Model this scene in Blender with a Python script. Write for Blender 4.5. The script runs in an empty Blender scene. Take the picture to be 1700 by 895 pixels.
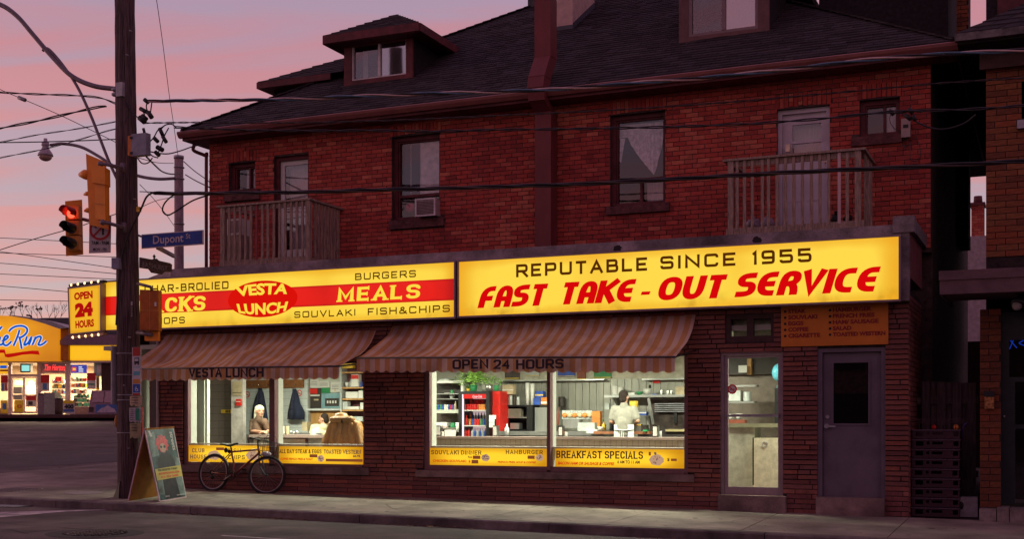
import bpy, math, random
from mathutils import Vector, Matrix
random.seed(11)
sc = bpy.context.scene
COL = sc.collection
V = Vector
# ---------------------------------------------------------------- camera, sky, light
YAW = math.radians(23.5); FPX = 2050.0; CX = 850.0; CY = 703.0; EYE = 1.36
FW = V((-math.sin(YAW), math.cos(YAW), 0)); RT = V((math.cos(YAW), math.sin(YAW), 0))
cam = bpy.data.cameras.new('camera'); cam.lens = FPX/1700*36; cam.sensor_width = 36
cam.shift_y = (CY-447.5)/1700; cam.clip_start = .1; cam.clip_end = 2000
co = bpy.data.objects.new('camera', cam); COL.objects.link(co)
co.location = (0, 0, EYE); co.rotation_euler = (math.pi/2, 0, YAW); sc.camera = co
sc.view_settings.view_transform = 'Standard'; sc.view_settings.look = 'None'
sc.view_settings.exposure = 0; sc.view_settings.gamma = 1
sc.cycles.max_bounces = 6; sc.cycles.transparent_max_bounces = 12; sc.cycles.sample_clamp_indirect = 3

SUN_EL = math.radians(3); SUN_ROT = math.radians(-62)      # afterglow low in the west, to the left behind the house
world = bpy.data.worlds.new('World'); sc.world = world; world.use_nodes = True
def nd(nt, t, **kw):
    n = nt.nodes.new(t)
    for k, v in kw.items(): setattr(n, k, v)
    return n
def mth(nt, op, a, b=None, c=None, clamp=False):
    n = nt.nodes.new('ShaderNodeMath'); n.operation = op; n.use_clamp = clamp
    for i, x in enumerate((a, b, c)):
        if x is None: continue
        if isinstance(x, (int, float)): n.inputs[i].default_value = x
        else: nt.links.new(x, n.inputs[i])
    return n.outputs[0]
def ramp(nt, fac, stops, interp='LINEAR'):
    n = nt.nodes.new('ShaderNodeValToRGB'); n.color_ramp.interpolation = interp
    els = n.color_ramp.elements
    while len(els) < len(stops): els.new(.5)
    for e, (p, c) in zip(els, stops):
        e.position = p; e.color = (c[0], c[1], c[2], 1) if not isinstance(c, (int, float)) else (c, c, c, 1)
    nt.links.new(fac, n.inputs[0]); return n.outputs[0]
def mixc(nt, fac, a, b, mode='MIX'):
    n = nt.nodes.new('ShaderNodeMix'); n.data_type = 'RGBA'; n.blend_type = mode
    for i, x in ((0, fac), (6, a), (7, b)):
        if isinstance(x, (int, float)): n.inputs[i].default_value = x
        elif isinstance(x, tuple): n.inputs[i].default_value = (*x[:3], 1)
        else: nt.links.new(x, n.inputs[i])
    return n.outputs[2]
wt = world.node_tree; wt.nodes.clear()
tc = nd(wt, 'ShaderNodeTexCoord'); sep = nd(wt, 'ShaderNodeSeparateXYZ'); wt.links.new(tc.outputs['Generated'], sep.inputs[0])
grad = ramp(wt, mth(wt, 'MULTIPLY_ADD', sep.outputs[2], .5, .5), [(0, (.05, .03, .04)), (.47, (.07, .04, .05)), (.5, (.66, .49, .42)), (.53, (.62, .43, .40)),
            (.58, (.57, .35, .36)), (.64, (.49, .28, .33)), (.78, (.42, .23, .33)), (1, (.34, .21, .34))])
# streaks of cloud, high and drawn out
dv = mth(wt, 'MAXIMUM', sep.outputs[2], .03)
cmb = nd(wt, 'ShaderNodeCombineXYZ')
wt.links.new(mth(wt, 'DIVIDE', mth(wt, 'MULTIPLY_ADD', sep.outputs[0], .8, mth(wt, 'MULTIPLY', sep.outputs[1], .35)), mth(wt, 'ADD', dv, .12)), cmb.inputs[0])
wt.links.new(mth(wt, 'DIVIDE', mth(wt, 'MULTIPLY_ADD', sep.outputs[1], .8, mth(wt, 'MULTIPLY', sep.outputs[0], -.35)), mth(wt, 'ADD', dv, .12)), cmb.inputs[1])
mp = nd(wt, 'ShaderNodeMapping'); wt.links.new(cmb.outputs[0], mp.inputs[0]); mp.inputs['Scale'].default_value = (.6, 2.8, 1)
ns = nd(wt, 'ShaderNodeTexNoise'); wt.links.new(mp.outputs[0], ns.inputs[0]); ns.inputs['Scale'].default_value = 1.15; ns.inputs['Detail'].default_value = 5; ns.inputs['Roughness'].default_value = .55; ns.inputs['Distortion'].default_value = .6
cl = mixc(wt, ramp(wt, sep.outputs[2], [(.02, .35), (.16, 1)]), (.4, .4, .4), ramp(wt, ns.outputs[0], [(.41, 0), (.59, 1)]))
skyc = mixc(wt, cl, mixc(wt, 1.0, grad, (.86, 1.04, 1.17), 'MULTIPLY'), mixc(wt, 1.0, grad, (1.13, .87, .87), 'MULTIPLY'))
# the east, behind the camera, is already duller
az = mth(wt, 'MULTIPLY_ADD', mth(wt, 'ADD', mth(wt, 'MULTIPLY', sep.outputs[0], -.6), mth(wt, 'MULTIPLY', sep.outputs[1], .8)), .5, .5)
skyc = mixc(wt, 1.0, skyc, ramp(wt, az, [(0, (1.0, .92, .98)), (.5, (1.0, .94, 1.0)), (.85, (1, 1, 1))]), 'MULTIPLY')
bg1 = nd(wt, 'ShaderNodeBackground'); wt.links.new(skyc, bg1.inputs[0]); bg1.inputs[1].default_value = 1.02
nk = nd(wt, 'ShaderNodeTexSky'); nk.sky_type = 'NISHITA'; nk.sun_disc = False; nk.sun_elevation = SUN_EL; nk.sun_rotation = SUN_ROT
bg2 = nd(wt, 'ShaderNodeBackground'); wt.links.new(nk.outputs[0], bg2.inputs[0]); bg2.inputs[1].default_value = .006
ad = nd(wt, 'ShaderNodeAddShader'); wt.links.new(bg1.outputs[0], ad.inputs[0]); wt.links.new(bg2.outputs[0], ad.inputs[1])
wo = nd(wt, 'ShaderNodeOutputWorld'); wt.links.new(ad.outputs[0], wo.inputs[0])

sl = bpy.data.lights.new('sun', 'SUN'); sl.energy = .5; sl.angle = math.radians(25); sl.color = (1, .55, .42)
so = bpy.data.objects.new('sun', sl); COL.objects.link(so)
sd = V((-.94, -.10, math.tan(math.radians(7)))).normalized()      # direction to the afterglow
so.rotation_euler = (-sd).to_track_quat('-Z', 'Y').to_euler()

# ---------------------------------------------------------------- pixel -> place helpers
def ray(px, py): return FW*FPX + RT*(px-CX) + V((0, 0, CY-py))
E0 = V((0, 0, EYE))
def U(px, py, y):
    d = ray(px, py); return E0 + d*(y/d.y)
def UX(px, py, x):
    d = ray(px, py); return E0 + d*(x/d.x)
def D(px, py, dep): return E0 + ray(px, py)*(dep/FPX)
def proj(p):
    q = V(p)-E0; d = q.dot(FW); return CX+q.dot(RT)/d*FPX, CY-q.z/d*FPX
def wz(x, y):                                   # height of the pavement surface
    b = .0116*(-1.93-x)
    if x > 4: b = .0116*(-5.93)
    if y < 15.8: return b-.07
    if y < 18.6: return b-.025*(18.6-y)
    return b+.036*(min(y, 56)-18.6)
def rz(x, y): return wz(x, y)-.125
def G(px, py, h=0.0):                           # where a pixel meets the pavement
    lo, hi = 6.0, 200.0
    for _ in range(60):
        m = (lo+hi)/2; p = D(px, py, m)
        if p.z > wz(p.x, p.y)+h: lo = m
        else: hi = m
    return D(px, py, (lo+hi)/2)

# ---------------------------------------------------------------- materials
MATS = {}
def newmat(name):
    m = bpy.data.materials.new(name); m.use_nodes = True; m.node_tree.nodes.clear(); MATS[name] = m; return m, m.node_tree
def out(nt, sh):
    o = nd(nt, 'ShaderNodeOutputMaterial'); nt.links.new(sh, o.inputs[0])
def pm(name, col, rough=.7, metal=0, var=.15, scale=8, bump=0, bscale=60, spec=.3, tint=False, stretch=None, col2=None, sss=0, coat=0, dirt=0):
    if name in MATS: return MATS[name]
    m, nt = newmat(name)
    b = nd(nt, 'ShaderNodeBsdfPrincipled'); tcn = nd(nt, 'ShaderNodeTexCoord'); mp = nd(nt, 'ShaderNodeMapping')
    nt.links.new(tcn.outputs['Object'], mp.inputs[0])
    if stretch: mp.inputs['Scale'].default_value = stretch
    n1 = nd(nt, 'ShaderNodeTexNoise'); nt.links.new(mp.outputs[0], n1.inputs[0]); n1.inputs['Scale'].default_value = scale; n1.inputs['Detail'].default_value = 6; n1.inputs['Roughness'].default_value = .65
    c2 = col2 or tuple(c*(1-var*2) for c in col); c1 = tuple(min(1, c*(1+var)) for c in col)
    c = ramp(nt, n1.outputs[0], [(.32, c2), (.68, c1)])
    if dirt:
        n3 = nd(nt, 'ShaderNodeTexNoise'); nt.links.new(tcn.outputs['Object'], n3.inputs[0]); n3.inputs['Scale'].default_value = scale*.22; n3.inputs['Detail'].default_value = 8
        c = mixc(nt, ramp(nt, n3.outputs[0], [(.45, 0), (.7, dirt)]), c, (.012, .009, .010))
    if tint:
        a = nd(nt, 'ShaderNodeAttribute'); a.attribute_name = 'tint'; c = mixc(nt, 1.0, c, a.outputs[0], 'MULTIPLY')
    nt.links.new(c, b.inputs['Base Color']); b.inputs['Roughness'].default_value = rough; b.inputs['Metallic'].default_value = metal
    b.inputs['Specular IOR Level'].default_value = spec
    if coat: b.inputs['Coat Weight'].default_value = coat; b.inputs['Coat Roughness'].default_value = .1
    if bump:
        n2 = nd(nt, 'ShaderNodeTexNoise'); nt.links.new(mp.outputs[0], n2.inputs[0]); n2.inputs['Scale'].default_value = bscale; n2.inputs['Detail'].default_value = 5
        bp = nd(nt, 'ShaderNodeBump'); nt.links.new(n2.outputs[0], bp.inputs['Height']); bp.inputs['Strength'].default_value = bump; bp.inputs['Distance'].default_value = .02
        nt.links.new(bp.outputs[0], b.inputs['Normal'])
    out(nt, b.outputs[0]); return m
def em(name, col, s=1.0):
    if name in MATS: return MATS[name]
    m, nt = newmat(name); e = nd(nt, 'ShaderNodeEmission'); e.inputs[0].default_value = (*col, 1); e.inputs[1].default_value = s
    out(nt, e.outputs[0]); return m
def glassm(name, refl=.12, rough=.02, tintc=(1, 1, 1)):
    if name in MATS: return MATS[name]
    m, nt = newmat(name)
    t = nd(nt, 'ShaderNodeBsdfTransparent'); t.inputs[0].default_value = (*tintc, 1)
    g = nd(nt, 'ShaderNodeBsdfGlossy'); g.inputs['Roughness'].default_value = rough
    mx = nd(nt, 'ShaderNodeMixShader'); mx.inputs[0].default_value = refl
    lw = nd(nt, 'ShaderNodeLayerWeight'); lw.inputs[0].default_value = .25
    nt.links.new(mth(nt, 'MULTIPLY_ADD', lw.outputs[1], .14, refl, clamp=True), mx.inputs[0])
    nt.links.new(t.outputs[0], mx.inputs[1]); nt.links.new(g.outputs[0], mx.inputs[2]); out(nt, mx.outputs[0]); return m
def litpanel(name, mid, edge, s=1.0, ex=.05, ez=.16, tubes=0, stain=.6):
    """Glowing plastic face: brightness over unseen tubes and the dim rim are painted into its colour."""
    m, nt = newmat(name)
    tcn = nd(nt, 'ShaderNodeTexCoord'); sp = nd(nt, 'ShaderNodeSeparateXYZ'); nt.links.new(tcn.outputs['Generated'], sp.inputs[0])
    def edgef(o, w):
        a = mth(nt, 'MINIMUM', o, mth(nt, 'SUBTRACT', 1, o)); n = nd(nt, 'ShaderNodeMapRange', interpolation_type='SMOOTHSTEP'); nt.links.new(a, n.inputs[0]); n.inputs[2].default_value = w; return n.outputs[0]
    fx = edgef(sp.outputs[0], ex); fz = edgef(sp.outputs[2], ez)
    n1 = nd(nt, 'ShaderNodeTexNoise'); nt.links.new(tcn.outputs['Object'], n1.inputs[0]); n1.inputs['Scale'].default_value = 1.1; n1.inputs['Detail'].default_value = 2
    f = mth(nt, 'MULTIPLY', mth(nt, 'MULTIPLY_ADD', fx, .75, .25), mth(nt, 'MULTIPLY_ADD', fz, .6, .4))
    f = mth(nt, 'MULTIPLY', f, mth(nt, 'MULTIPLY_ADD', n1.outputs[0], 1.1, .42), clamp=True)
    if tubes:
        wv = mth(nt, 'SINE', mth(nt, 'MULTIPLY', sp.outputs[0], tubes*math.pi)); f = mth(nt, 'MULTIPLY', f, mth(nt, 'MULTIPLY_ADD', mth(nt, 'ABSOLUTE', wv), .35, .68), clamp=True)
    c = ramp(nt, f, [(0, edge), (.85, mid)])  # backlight falloff painted into the emission colour
    mp = nd(nt, 'ShaderNodeMapping'); nt.links.new(tcn.outputs['Object'], mp.inputs[0]); mp.inputs['Scale'].default_value = (2.2, 2.2, 1.6)
    n2 = nd(nt, 'ShaderNodeTexNoise'); nt.links.new(mp.outputs[0], n2.inputs[0]); n2.inputs['Scale'].default_value = 1.6; n2.inputs['Detail'].default_value = 6
    st = mth(nt, 'MULTIPLY', ramp(nt, n2.outputs[0], [(.52, 0), (.72, stain)]), ramp(nt, sp.outputs[2], [(0, 1), (.28, 0)]))
    c = mixc(nt, st, c, tuple(k*.45 for k in edge))
    # plastic gives light and carries a little gloss of its own
    e = nd(nt, 'ShaderNodeEmission'); nt.links.new(c, e.inputs[0]); e.inputs[1].default_value = s
    d = nd(nt, 'ShaderNodeBsdfGlossy'); d.inputs['Roughness'].default_value = .25; d.inputs[0].default_value = (.04, .04, .04, 1)
    a = nd(nt, 'ShaderNodeAddShader'); nt.links.new(e.outputs[0], a.inputs[0]); nt.links.new(d.outputs[0], a.inputs[1]); out(nt, a.outputs[0]); return m

# ---------------------------------------------------------------- mesh builder (all coordinates are world ones)
BASE = {}
def base(o): return BASE.get(o.name, V((0, 0, 0))) if o else V((0, 0, 0))
class MB:
    def __init__(s): s.v = []; s.f = []; s.mi = []; s.t = []; s.m = 0; s.tint = None; s.smooth = False; s.sm = []
    def face(s, idx): s.f.append(idx); s.mi.append(s.m); s.t.append(s.tint); s.sm.append(s.smooth)
    def quad(s, *p):
        n = len(s.v); s.v += [V(q) for q in p]; s.face(tuple(range(n, n+len(p)))); return s
    def box(s, x0, x1, y0, y1, z0, z1):
        if x0 > x1: x0, x1 = x1, x0
        if y0 > y1: y0, y1 = y1, y0
        if z0 > z1: z0, z1 = z1, z0
        n = len(s.v); s.v += [V((x, y, z)) for z in (z0, z1) for y in (y0, y1) for x in (x0, x1)]
        for q in ((0, 2, 3, 1), (4, 5, 7, 6), (0, 1, 5, 4), (1, 3, 7, 5), (3, 2, 6, 7), (2, 0, 4, 6)): s.face(tuple(n+i for i in q))
        return s
    def obox(s, c, ax, ay, az, hx, hy, hz):     # oriented box
        n = len(s.v); c = V(c)
        s.v += [c+ax*(hx*i)+ay*(hy*j)+az*(hz*k) for k in (-1, 1) for j in (-1, 1) for i in (-1, 1)]
        for q in ((0, 2, 3, 1), (4, 5, 7, 6), (0, 1, 5, 4), (1, 3, 7, 5), (3, 2, 6, 7), (2, 0, 4, 6)): s.face(tuple(n+i for i in q))
        return s
    def bar(s, a, b, w, d=None, up=V((0, 0, 1))):
        a = V(a); b = V(b); x = (b-a).normalized(); y = up.cross(x)
        if y.length < 1e-4: y = V((0, 1, 0)).cross(x)
        y.normalize(); z = x.cross(y); return s.obox((a+b)/2, x, y, z, (b-a).length/2, w/2, (d or w)/2)
    def prism(s, pts, off):
        off = V(off); n = len(s.v); k = len(pts); s.v += [V(p) for p in pts]+[V(p)+off for p in pts]
        s.face(tuple(range(n+k-1, n-1, -1))); s.face(tuple(range(n+k, n+2*k)))
        for i in range(k): j = (i+1) % k; s.face((n+i, n+j, n+k+j, n+k+i))
        return s
    def tube(s, pts, r, n=6, cap=True, r2=None):
        pts = [V(p) for p in pts]; rings = []; K = len(pts)
        ref = None; sm = s.smooth; s.smooth = True
        for i, p in enumerate(pts):
            d = (pts[min(i+1, K-1)]-pts[max(i-1, 0)]).normalized()
            if ref is None: ref = V((0, 0, 1)) if abs(d.z) < .9 else V((0, 1, 0))
            u = ref-d*ref.dot(d)
            if u.length < 1e-5: u = d.orthogonal()
            u.normalize(); ref = u; w = d.cross(u)
            rr = r[i] if isinstance(r, (list, tuple)) else (r if r2 is None else r+(r2-r)*i/max(1, K-1))
            b = len(s.v); s.v += [p+(u*math.cos(2*math.pi*j/n)+w*math.sin(2*math.pi*j/n))*rr for j in range(n)]; rings.append(b)
        for a, b in zip(rings, rings[1:]):
            for j in range(n): k = (j+1) % n; s.face((a+j, a+k, b+k, b+j))
        s.smooth = sm
        if cap: s.face(tuple(rings[0]+j for j in range(n-1, -1, -1))); s.face(tuple(rings[-1]+j for j in range(n)))
        return s
    def cyl(s, a, b, r, r2=None, n=10): return s.tube([a, b], r, n, True, r if r2 is None else r2)
    def lathe(s, c, prof, n=12, ax=V((0, 0, 1))):      # prof [(r, h)]
        return s.tube([V(c)+ax*h for r, h in prof], [max(r, 1e-4) for r, h in prof], n)
    def ball(s, c, r, n=10, sx=1, sy=1, sz=1, m=6):
        c = V(c); b = len(s.v); sm = s.smooth; s.smooth = True
        for i in range(m+1):
            a = -math.pi/2+math.pi*i/m
            for j in range(n):
                t = 2*math.pi*j/n; s.v.append(c+V((math.cos(a)*math.cos(t)*r*sx, math.cos(a)*math.sin(t)*r*sy, math.sin(a)*r*sz)))
        for i in range(m):
            for j in range(n): k = (j+1) % n; s.face((b+i*n+j, b+i*n+k, b+(i+1)*n+k, b+(i+1)*n+j))
        s.smooth = sm; return s
    def torus(s, c, ax, R, r, n=32, k=6, a0=0, a1=2*math.pi):
        ax = V(ax).normalized(); u = ax.orthogonal().normalized(); w = ax.cross(u); full = abs(a1-a0-2*math.pi) < 1e-6
        pts = [V(c)+(u*math.cos(a0+(a1-a0)*i/n)+w*math.sin(a0+(a1-a0)*i/n))*R for i in range(n+1)]
        b = []; sm = s.smooth; s.smooth = True
        for i, p in enumerate(pts[:n] if full else pts):
            o = (p-V(c)).normalized(); q = len(s.v); b.append(q)
            s.v += [p+(o*math.cos(2*math.pi*j/k)+ax*math.sin(2*math.pi*j/k))*r for j in range(k)]
        for i in range(n if full else len(b)-1):
            a, e = b[i], b[(i+1) % len(b)]
            for j in range(k): l = (j+1) % k; s.face((a+j, e+j, e+l, a+l))
        s.smooth = sm; return s
    def data(s, name, off=V((0, 0, 0))):
        me = bpy.data.meshes.new(name); me.from_pydata([tuple(p-off) for p in s.v], [], s.f)
        if len(set(s.mi)) > 1 or (s.mi and s.mi[0]): me.polygons.foreach_set('material_index', s.mi)
        if any(s.sm): me.polygons.foreach_set('use_smooth', s.sm)
        if any(t is not None for t in s.t):
            at = me.color_attributes.new('tint', 'FLOAT_COLOR', 'CORNER'); cs = []
            for f, t in zip(s.f, s.t): cs += list((*(t or (1, 1, 1)), 1))*len(f)
            at.data.foreach_set('color', cs)
        return me
    def build(s, name, mats, parent=None, kind=None, label=None, cat=None, group=None):
        top = parent is None; off = base(parent)
        if top and cat:                       # a thing made of one mesh: origin at its foot
            xs = [p.x for p in s.v]; ys = [p.y for p in s.v]; off = V(((min(xs)+max(xs))/2, (min(ys)+max(ys))/2, min(p.z for p in s.v)))
        me = s.data(name, off)
        for m in (mats if isinstance(mats, (list, tuple)) else [mats]): me.materials.append(m)
        o = bpy.data.objects.new(name, me); COL.objects.link(o)
        if parent: o.parent = parent; BASE[o.name] = off
        else: o.location = off if cat else (0, 0, 0); BASE[o.name] = off
        tag(o, label, cat, group, kind); return o
def tag(o, label=None, cat=None, group=None, kind=None):
    if label: o['label'] = label
    if cat: o['category'] = cat
    if group: o['group'] = group
    if kind: o['kind'] = kind
    return o
def thing(name, label, cat, loc, group=None):
    o = bpy.data.objects.new(name, None); COL.objects.link(o); o.location = V(loc); o.empty_display_size = .1
    BASE[o.name] = V(loc); return tag(o, label, cat, group)
def piece(src, dloc, parent=None, scale=None):
    c = src.copy(); COL.objects.link(c); c.location = src.location+V(dloc)
    if scale: c.scale = scale
    if parent: c.parent = parent
    return c
def copy_tree(src, dloc, label=None, rot=None):
    r = src.copy(); COL.objects.link(r); r.location = src.location+V(dloc)
    if label: r['label'] = label
    for ch in src.children:
        c = ch.copy(); COL.objects.link(c); c.parent = r
        for g in ch.children: d = g.copy(); COL.objects.link(d); d.parent = c
    return r
def P(name, mats, parent, fn, **kw):
    mb = MB(); fn(mb); return mb.build(name, mats, parent, **kw)
def pbox(name, m, parent, *b, **kw): return MB().box(*b).build(name, m, parent, **kw)
def spline(pts, n=8):
    pts = [V(p) for p in pts]; o = []
    Q = [pts[0]*2-pts[1]]+pts+[pts[-1]*2-pts[-2]]
    for i in range(1, len(Q)-2):
        a, b, c, d = Q[i-1:i+3]
        for k in range(n):
            t = k/n; o.append(.5*((2*b)+(c-a)*t+(2*a-5*b+4*c-d)*t*t+(3*b-a-3*c+d)*t**3))
    o.append(pts[-1]); return o

# ---------------------------------------------------------------- lettering
S = 's'
GL = {
 'A': (1, [[(0, 0), (.5, 1, S), (1, 0)], [(.2, .3), (.8, .3)]]),
 'B': (.92, [[(0, 0, S), (0, 1, S), (.93, 1), (.93, .52), (0, .52)], [(.3, .52), (1, .52), (1, 0), (0, 0)]]),
 'C': (.95, [[(1, .74), (1, 1), (0, 1), (0, 0), (1, 0), (1, .26)]]),
 'D': (.98, [[(0, 0, S), (0, 1, S), (1, 1), (1, 0), (0, 0, S)]]),
 'E': (.85, [[(1, 1), (0, 1, S), (0, 0, S), (1, 0)], [(0, .5), (.86, .5)]]),
 'F': (.82, [[(1, 1), (0, 1, S), (0, 0)], [(0, .48), (.82, .48)]]),
 'G': (.98, [[(1, .76), (1, 1), (0, 1), (0, 0), (1, 0), (1, .46, S), (.55, .46)]]),
 'H': (.98, [[(0, 0), (0, 1)], [(1, 0), (1, 1)], [(0, .5), (1, .5)]]),
 'I': (.0, [[(.5, 0), (.5, 1)]]),
 'J': (.8, [[(1, 1), (1, 0), (0, 0), (0, .3)]]),
 'K': (.95, [[(0, 0), (0, 1)], [(1, 1), (.08, .42)], [(.36, .58), (1, 0)]]),
 'L': (.8, [[(0, 1), (0, 0, S), (1, 0)]]),
 'M': (1.2, [[(0, 0), (0, 1, S), (.5, .2, S), (1, 1, S), (1, 0)]]),
 'N': (1, [[(0, 0), (0, 1, S), (1, 0, S), (1, 1)]]),
 'O': (1.02, [[(0, .5), (0, 1), (1, 1), (1, 0), (0, 0), (0, .5)]]),
 'P': (.92, [[(0, 0), (0, 1, S), (1, 1), (1, .42), (0, .42)]]),
 'R': (.96, [[(0, 0), (0, 1, S), (1, 1), (1, .44), (0, .44)], [(.55, .44), (1, 0)]]),
 'S': (.92, [[(1, .78), (1, 1), (0, 1), (0, .52), (1, .52), (1, 0), (0, 0), (0, .22)]]),
 'T': (.9, [[(0, 1), (1, 1)], [(.5, 1), (.5, 0)]]),
 'U': (.98, [[(0, 1), (0, 0), (1, 0), (1, 1)]]),
 'V': (1, [[(0, 1), (.5, 0, S), (1, 1)]]),
 'W': (1.35, [[(0, 1), (.25, 0, S), (.5, .8, S), (.75, 0, S), (1, 1)]]),
 'X': (.95, [[(0, 0), (1, 1)], [(0, 1), (1, 0)]]),
 'Y': (.95, [[(0, 1), (.5, .45, S), (1, 1)], [(.5, .45), (.5, 0)]]),
 '&': (1, [[(1, 0), (.12, .78), (.3, 1), (.66, 1), (.66, .66), (0, .36), (0, 0), (.75, 0), (1, .45)]]),
 '-': (.45, [[(0, .42), (1, .42)]]), '/': (.5, [[(0, 0), (1, 1)]]), '.': (.05, [[(.5, 0), (.5, .1)]]),
 '0': (.8, [[(0, .5), (0, 1), (1, 1), (1, 0), (0, 0), (0, .5)]]),
 '1': (.2, [[(0, .8), (1, 1, S), (1, 0)]]),
 '2': (.85, [[(0, .75), (0, 1), (1, 1), (1, .55), (0, 0, S), (1, 0)]]),
 '4': (.85, [[(.75, 0), (.75, 1, S), (0, .3, S), (1, .3)]]),
 '5': (.85, [[(.95, 1), (0, 1, S), (0, .56, S), (1, .56), (1, 0), (0, 0), (0, .2)]]),
 '6': (.85, [[(.95, 1), (0, 1), (0, 0), (1, 0), (1, .55), (0, .55)]]),
 '7': (.8, [[(0, 1), (1, 1, S), (.3, 0)]]),
 '9': (.85, [[(0, .0), (1, 0), (1, 1), (0, 1), (0, .45), (1, .45)]]),
 '$': (.85, [[(1, .78), (1, .92), (0, .92), (0, .52), (1, .52), (1, .08), (0, .08), (0, .22)], [(.5, -.1), (.5, 1.1)]]),
}
FANCY = dict(GL)
FANCY.update({
 'F': (.8, [[(0, 0), (0, 1), (1, 1)], [(.15, .42), (.9, .42)]]),
 'A': (.85, [[(0, 0), (0, 1), (1, 1), (1, 0)], [(.35, .36), (1, .36)]]),
 'E': (.85, [[(1, 1), (0, 1), (0, 0), (1, 0)], [(.1, .5), (.92, .5)]]),
 'R': (.85, [[(0, 0), (0, 1), (1, 1), (1, .46), (.42, .46)], [(.62, .46), (1, .3), (1, 0)]]),
 'S': (.85, [[(1, 1), (0, 1), (0, .53), (1, .53), (1, 0), (-.1, 0)]]),
 'C': (.85, [[(1, 1), (0, 1), (0, 0), (1, 0)]]),
 'O': (1.1, [[(0, .5), (0, 1), (1, 1), (1, 0), (0, 0), (0, .5)]]),
 'T': (.9, [[(-.02, 1), (1, 1)], [(.5, 1), (.5, 0)]]),
})
def fillet(pts, r):
    closed = len(pts) > 2 and pts[0][:2] == pts[-1][:2]
    P2 = [V((p[0], p[1])) for p in pts]; sh = [len(p) > 2 for p in pts]; o = []
    n = len(P2)
    for i in range(n):
        if i in (0, n-1) or sh[i]: o.append(P2[i]); continue
        a = P2[i-1]-P2[i]; b = P2[i+1]-P2[i]
        la = a.length*(1 if (i-1 == 0 and not closed) else .5); lb = b.length*(1 if (i+1 == n-1 and not closed) else .5)
        if i-1 == 0 and closed and not sh[0]: la = a.length
        if i+1 == n-1 and closed and not sh[-1]: lb = b.length
        ra = min(r, la*.98); rb = min(r, lb*.98); p = P2[i]+a.normalized()*ra; q = P2[i]+b.normalized()*rb
        for k in range(7): t = k/6; o.append(p*(1-t)**2*1+P2[i]*2*t*(1-t)+q*t*t)
    res = [o[0]]
    for p in o[1:]:
        if (p-res[-1]).length > 1e-5: res.append(p)
    return res, closed
def ribbon(mb, pts, hw, closed, f3, z, fat=1.0):
    n = len(pts)
    if n < 2: return
    L = []
    for i in range(n):
        if closed and i in (0, n-1): d1 = (pts[n-1]-pts[n-2]).normalized(); d2 = (pts[1]-pts[0]).normalized()
        else:
            d1 = (pts[i]-pts[i-1]).normalized() if i else None; d2 = (pts[i+1]-pts[i]).normalized() if i < n-1 else None
            d1 = d1 or d2; d2 = d2 or d1
        m = V((-d1.y, d1.x))+V((-d2.y, d2.x))
        if m.length < 1e-4: m = V((-d1.y, d1.x))
        m.normalize(); k = 1/max(.5, m.dot(V((-d1.y, d1.x)))); m = m*(hw*k); L.append(V((m.x*fat, m.y)))
    b = len(mb.v)
    for p, m in zip(pts, L): mb.v.append(f3(p.x+m.x, p.y+m.y, z)); mb.v.append(f3(p.x-m.x, p.y-m.y, z))
    for i in range(n-1): mb.face((b+2*i, b+2*i+1, b+2*i+3, b+2*i+2))
def frame2(P0, ex, ez, nrm):
    return lambda u, v, z: P0+ex*u+ez*v+nrm*z
def stext(mb, s, P0, ex, ez, W, H, th=.14, r=.16, serif=0, slant=0, gap=.28, space=.5, glyphs=None, nrm=None, warp=None, wide=1.0, fat=1.0):
    """Stroke lettering: P0 lower left corner, W x H metres."""
    gl = glyphs or GL; nrm = nrm or ex.cross(ez)*1.0
    nrm = V((0, -1, 0)) if nrm is None else nrm
    T = th; x = 0; lay = []
    for ch in s:
        if ch == ' ': x += space; continue
        w, st = gl.get(ch, gl['-']); gw = w*.8*wide+T*fat
        if ch in 'I.': gw = T*1.02*fat
        lay.append((ch, x, gw, st)); x += gw+gap*(1 if ch not in '' else 1)
    tot = x-gap; kx = W/(tot*H)
    fr = frame2(P0, ex, ez, nrm); cnt = [0]
    def f3(u, v, z):
        uu = u*H; vv = v*H
        if warp: uu, vv = warp(uu/W, v)
        else: uu += slant*vv
        return fr(uu, vv, z)
    for ch, x0, gw, st in lay:
        for pl in st:
            c = [((x0+T*fat/2+p[0]*(gw-T*fat))*kx, T/2+p[1]*(1-T))+tuple(p[2:]) for p in pl] if ch not in 'I.' else [((x0+gw/2)*kx, T/2+p[1]*(1-T)) for p in pl]
            if len(c) == 2 or True:    # carry end points out to the letter's edge
                c = list(c)
                if not (c[0][:2] == c[-1][:2]):
                    for a, b in ((0, 1), (-1, -2)):
                        e = V(c[a][:2]); g = V(c[b][:2]); d = (e-g).normalized()
                        if abs(d.y) > .5 and (c[a][1] < T or c[a][1] > 1-T): e = e+d*(T/2/abs(d.y))
                        elif abs(d.x) > .9: e = e+d*T*.3
                        c[a] = (e.x, e.y)+tuple(c[a][2:])
            pp, cl_ = fillet(c, r); cnt[0] += 1
            ribbon(mb, pp, T/2, cl_, f3, .0004*cnt[0] % .004, fat)
            if serif and not (c[0][:2] == c[-1][:2]):
                for a, b in ((0, 1), (-1, -2)):
                    e = V(c[a][:2]); g = V(c[b][:2]); d = (e-g).normalized(); cnt[0] += 1
                    if ch in 'SCG&25$69' or abs(d.y) < .5: 
                        if abs(d.y) < .5 and ch in 'EFTLZ': ribbon(mb, [V((e.x, e.y-T*.75)), V((e.x, e.y+T*.75))], T*.24, False, f3, .0004*cnt[0] % .004)
                        elif ch in 'SCG': ribbon(mb, [V((e.x-T*.2, e.y)), V((e.x+T*.62, e.y))], T*.3, False, f3, .0004*cnt[0] % .004)
                        continue
                    yy = e.y+(-d.y)*T*.24
                    ribbon(mb, [V((e.x-serif*T, yy)), V((e.x+serif*T, yy))], T*.27, False, f3, .0004*cnt[0] % .004)
BT = {}
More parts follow.
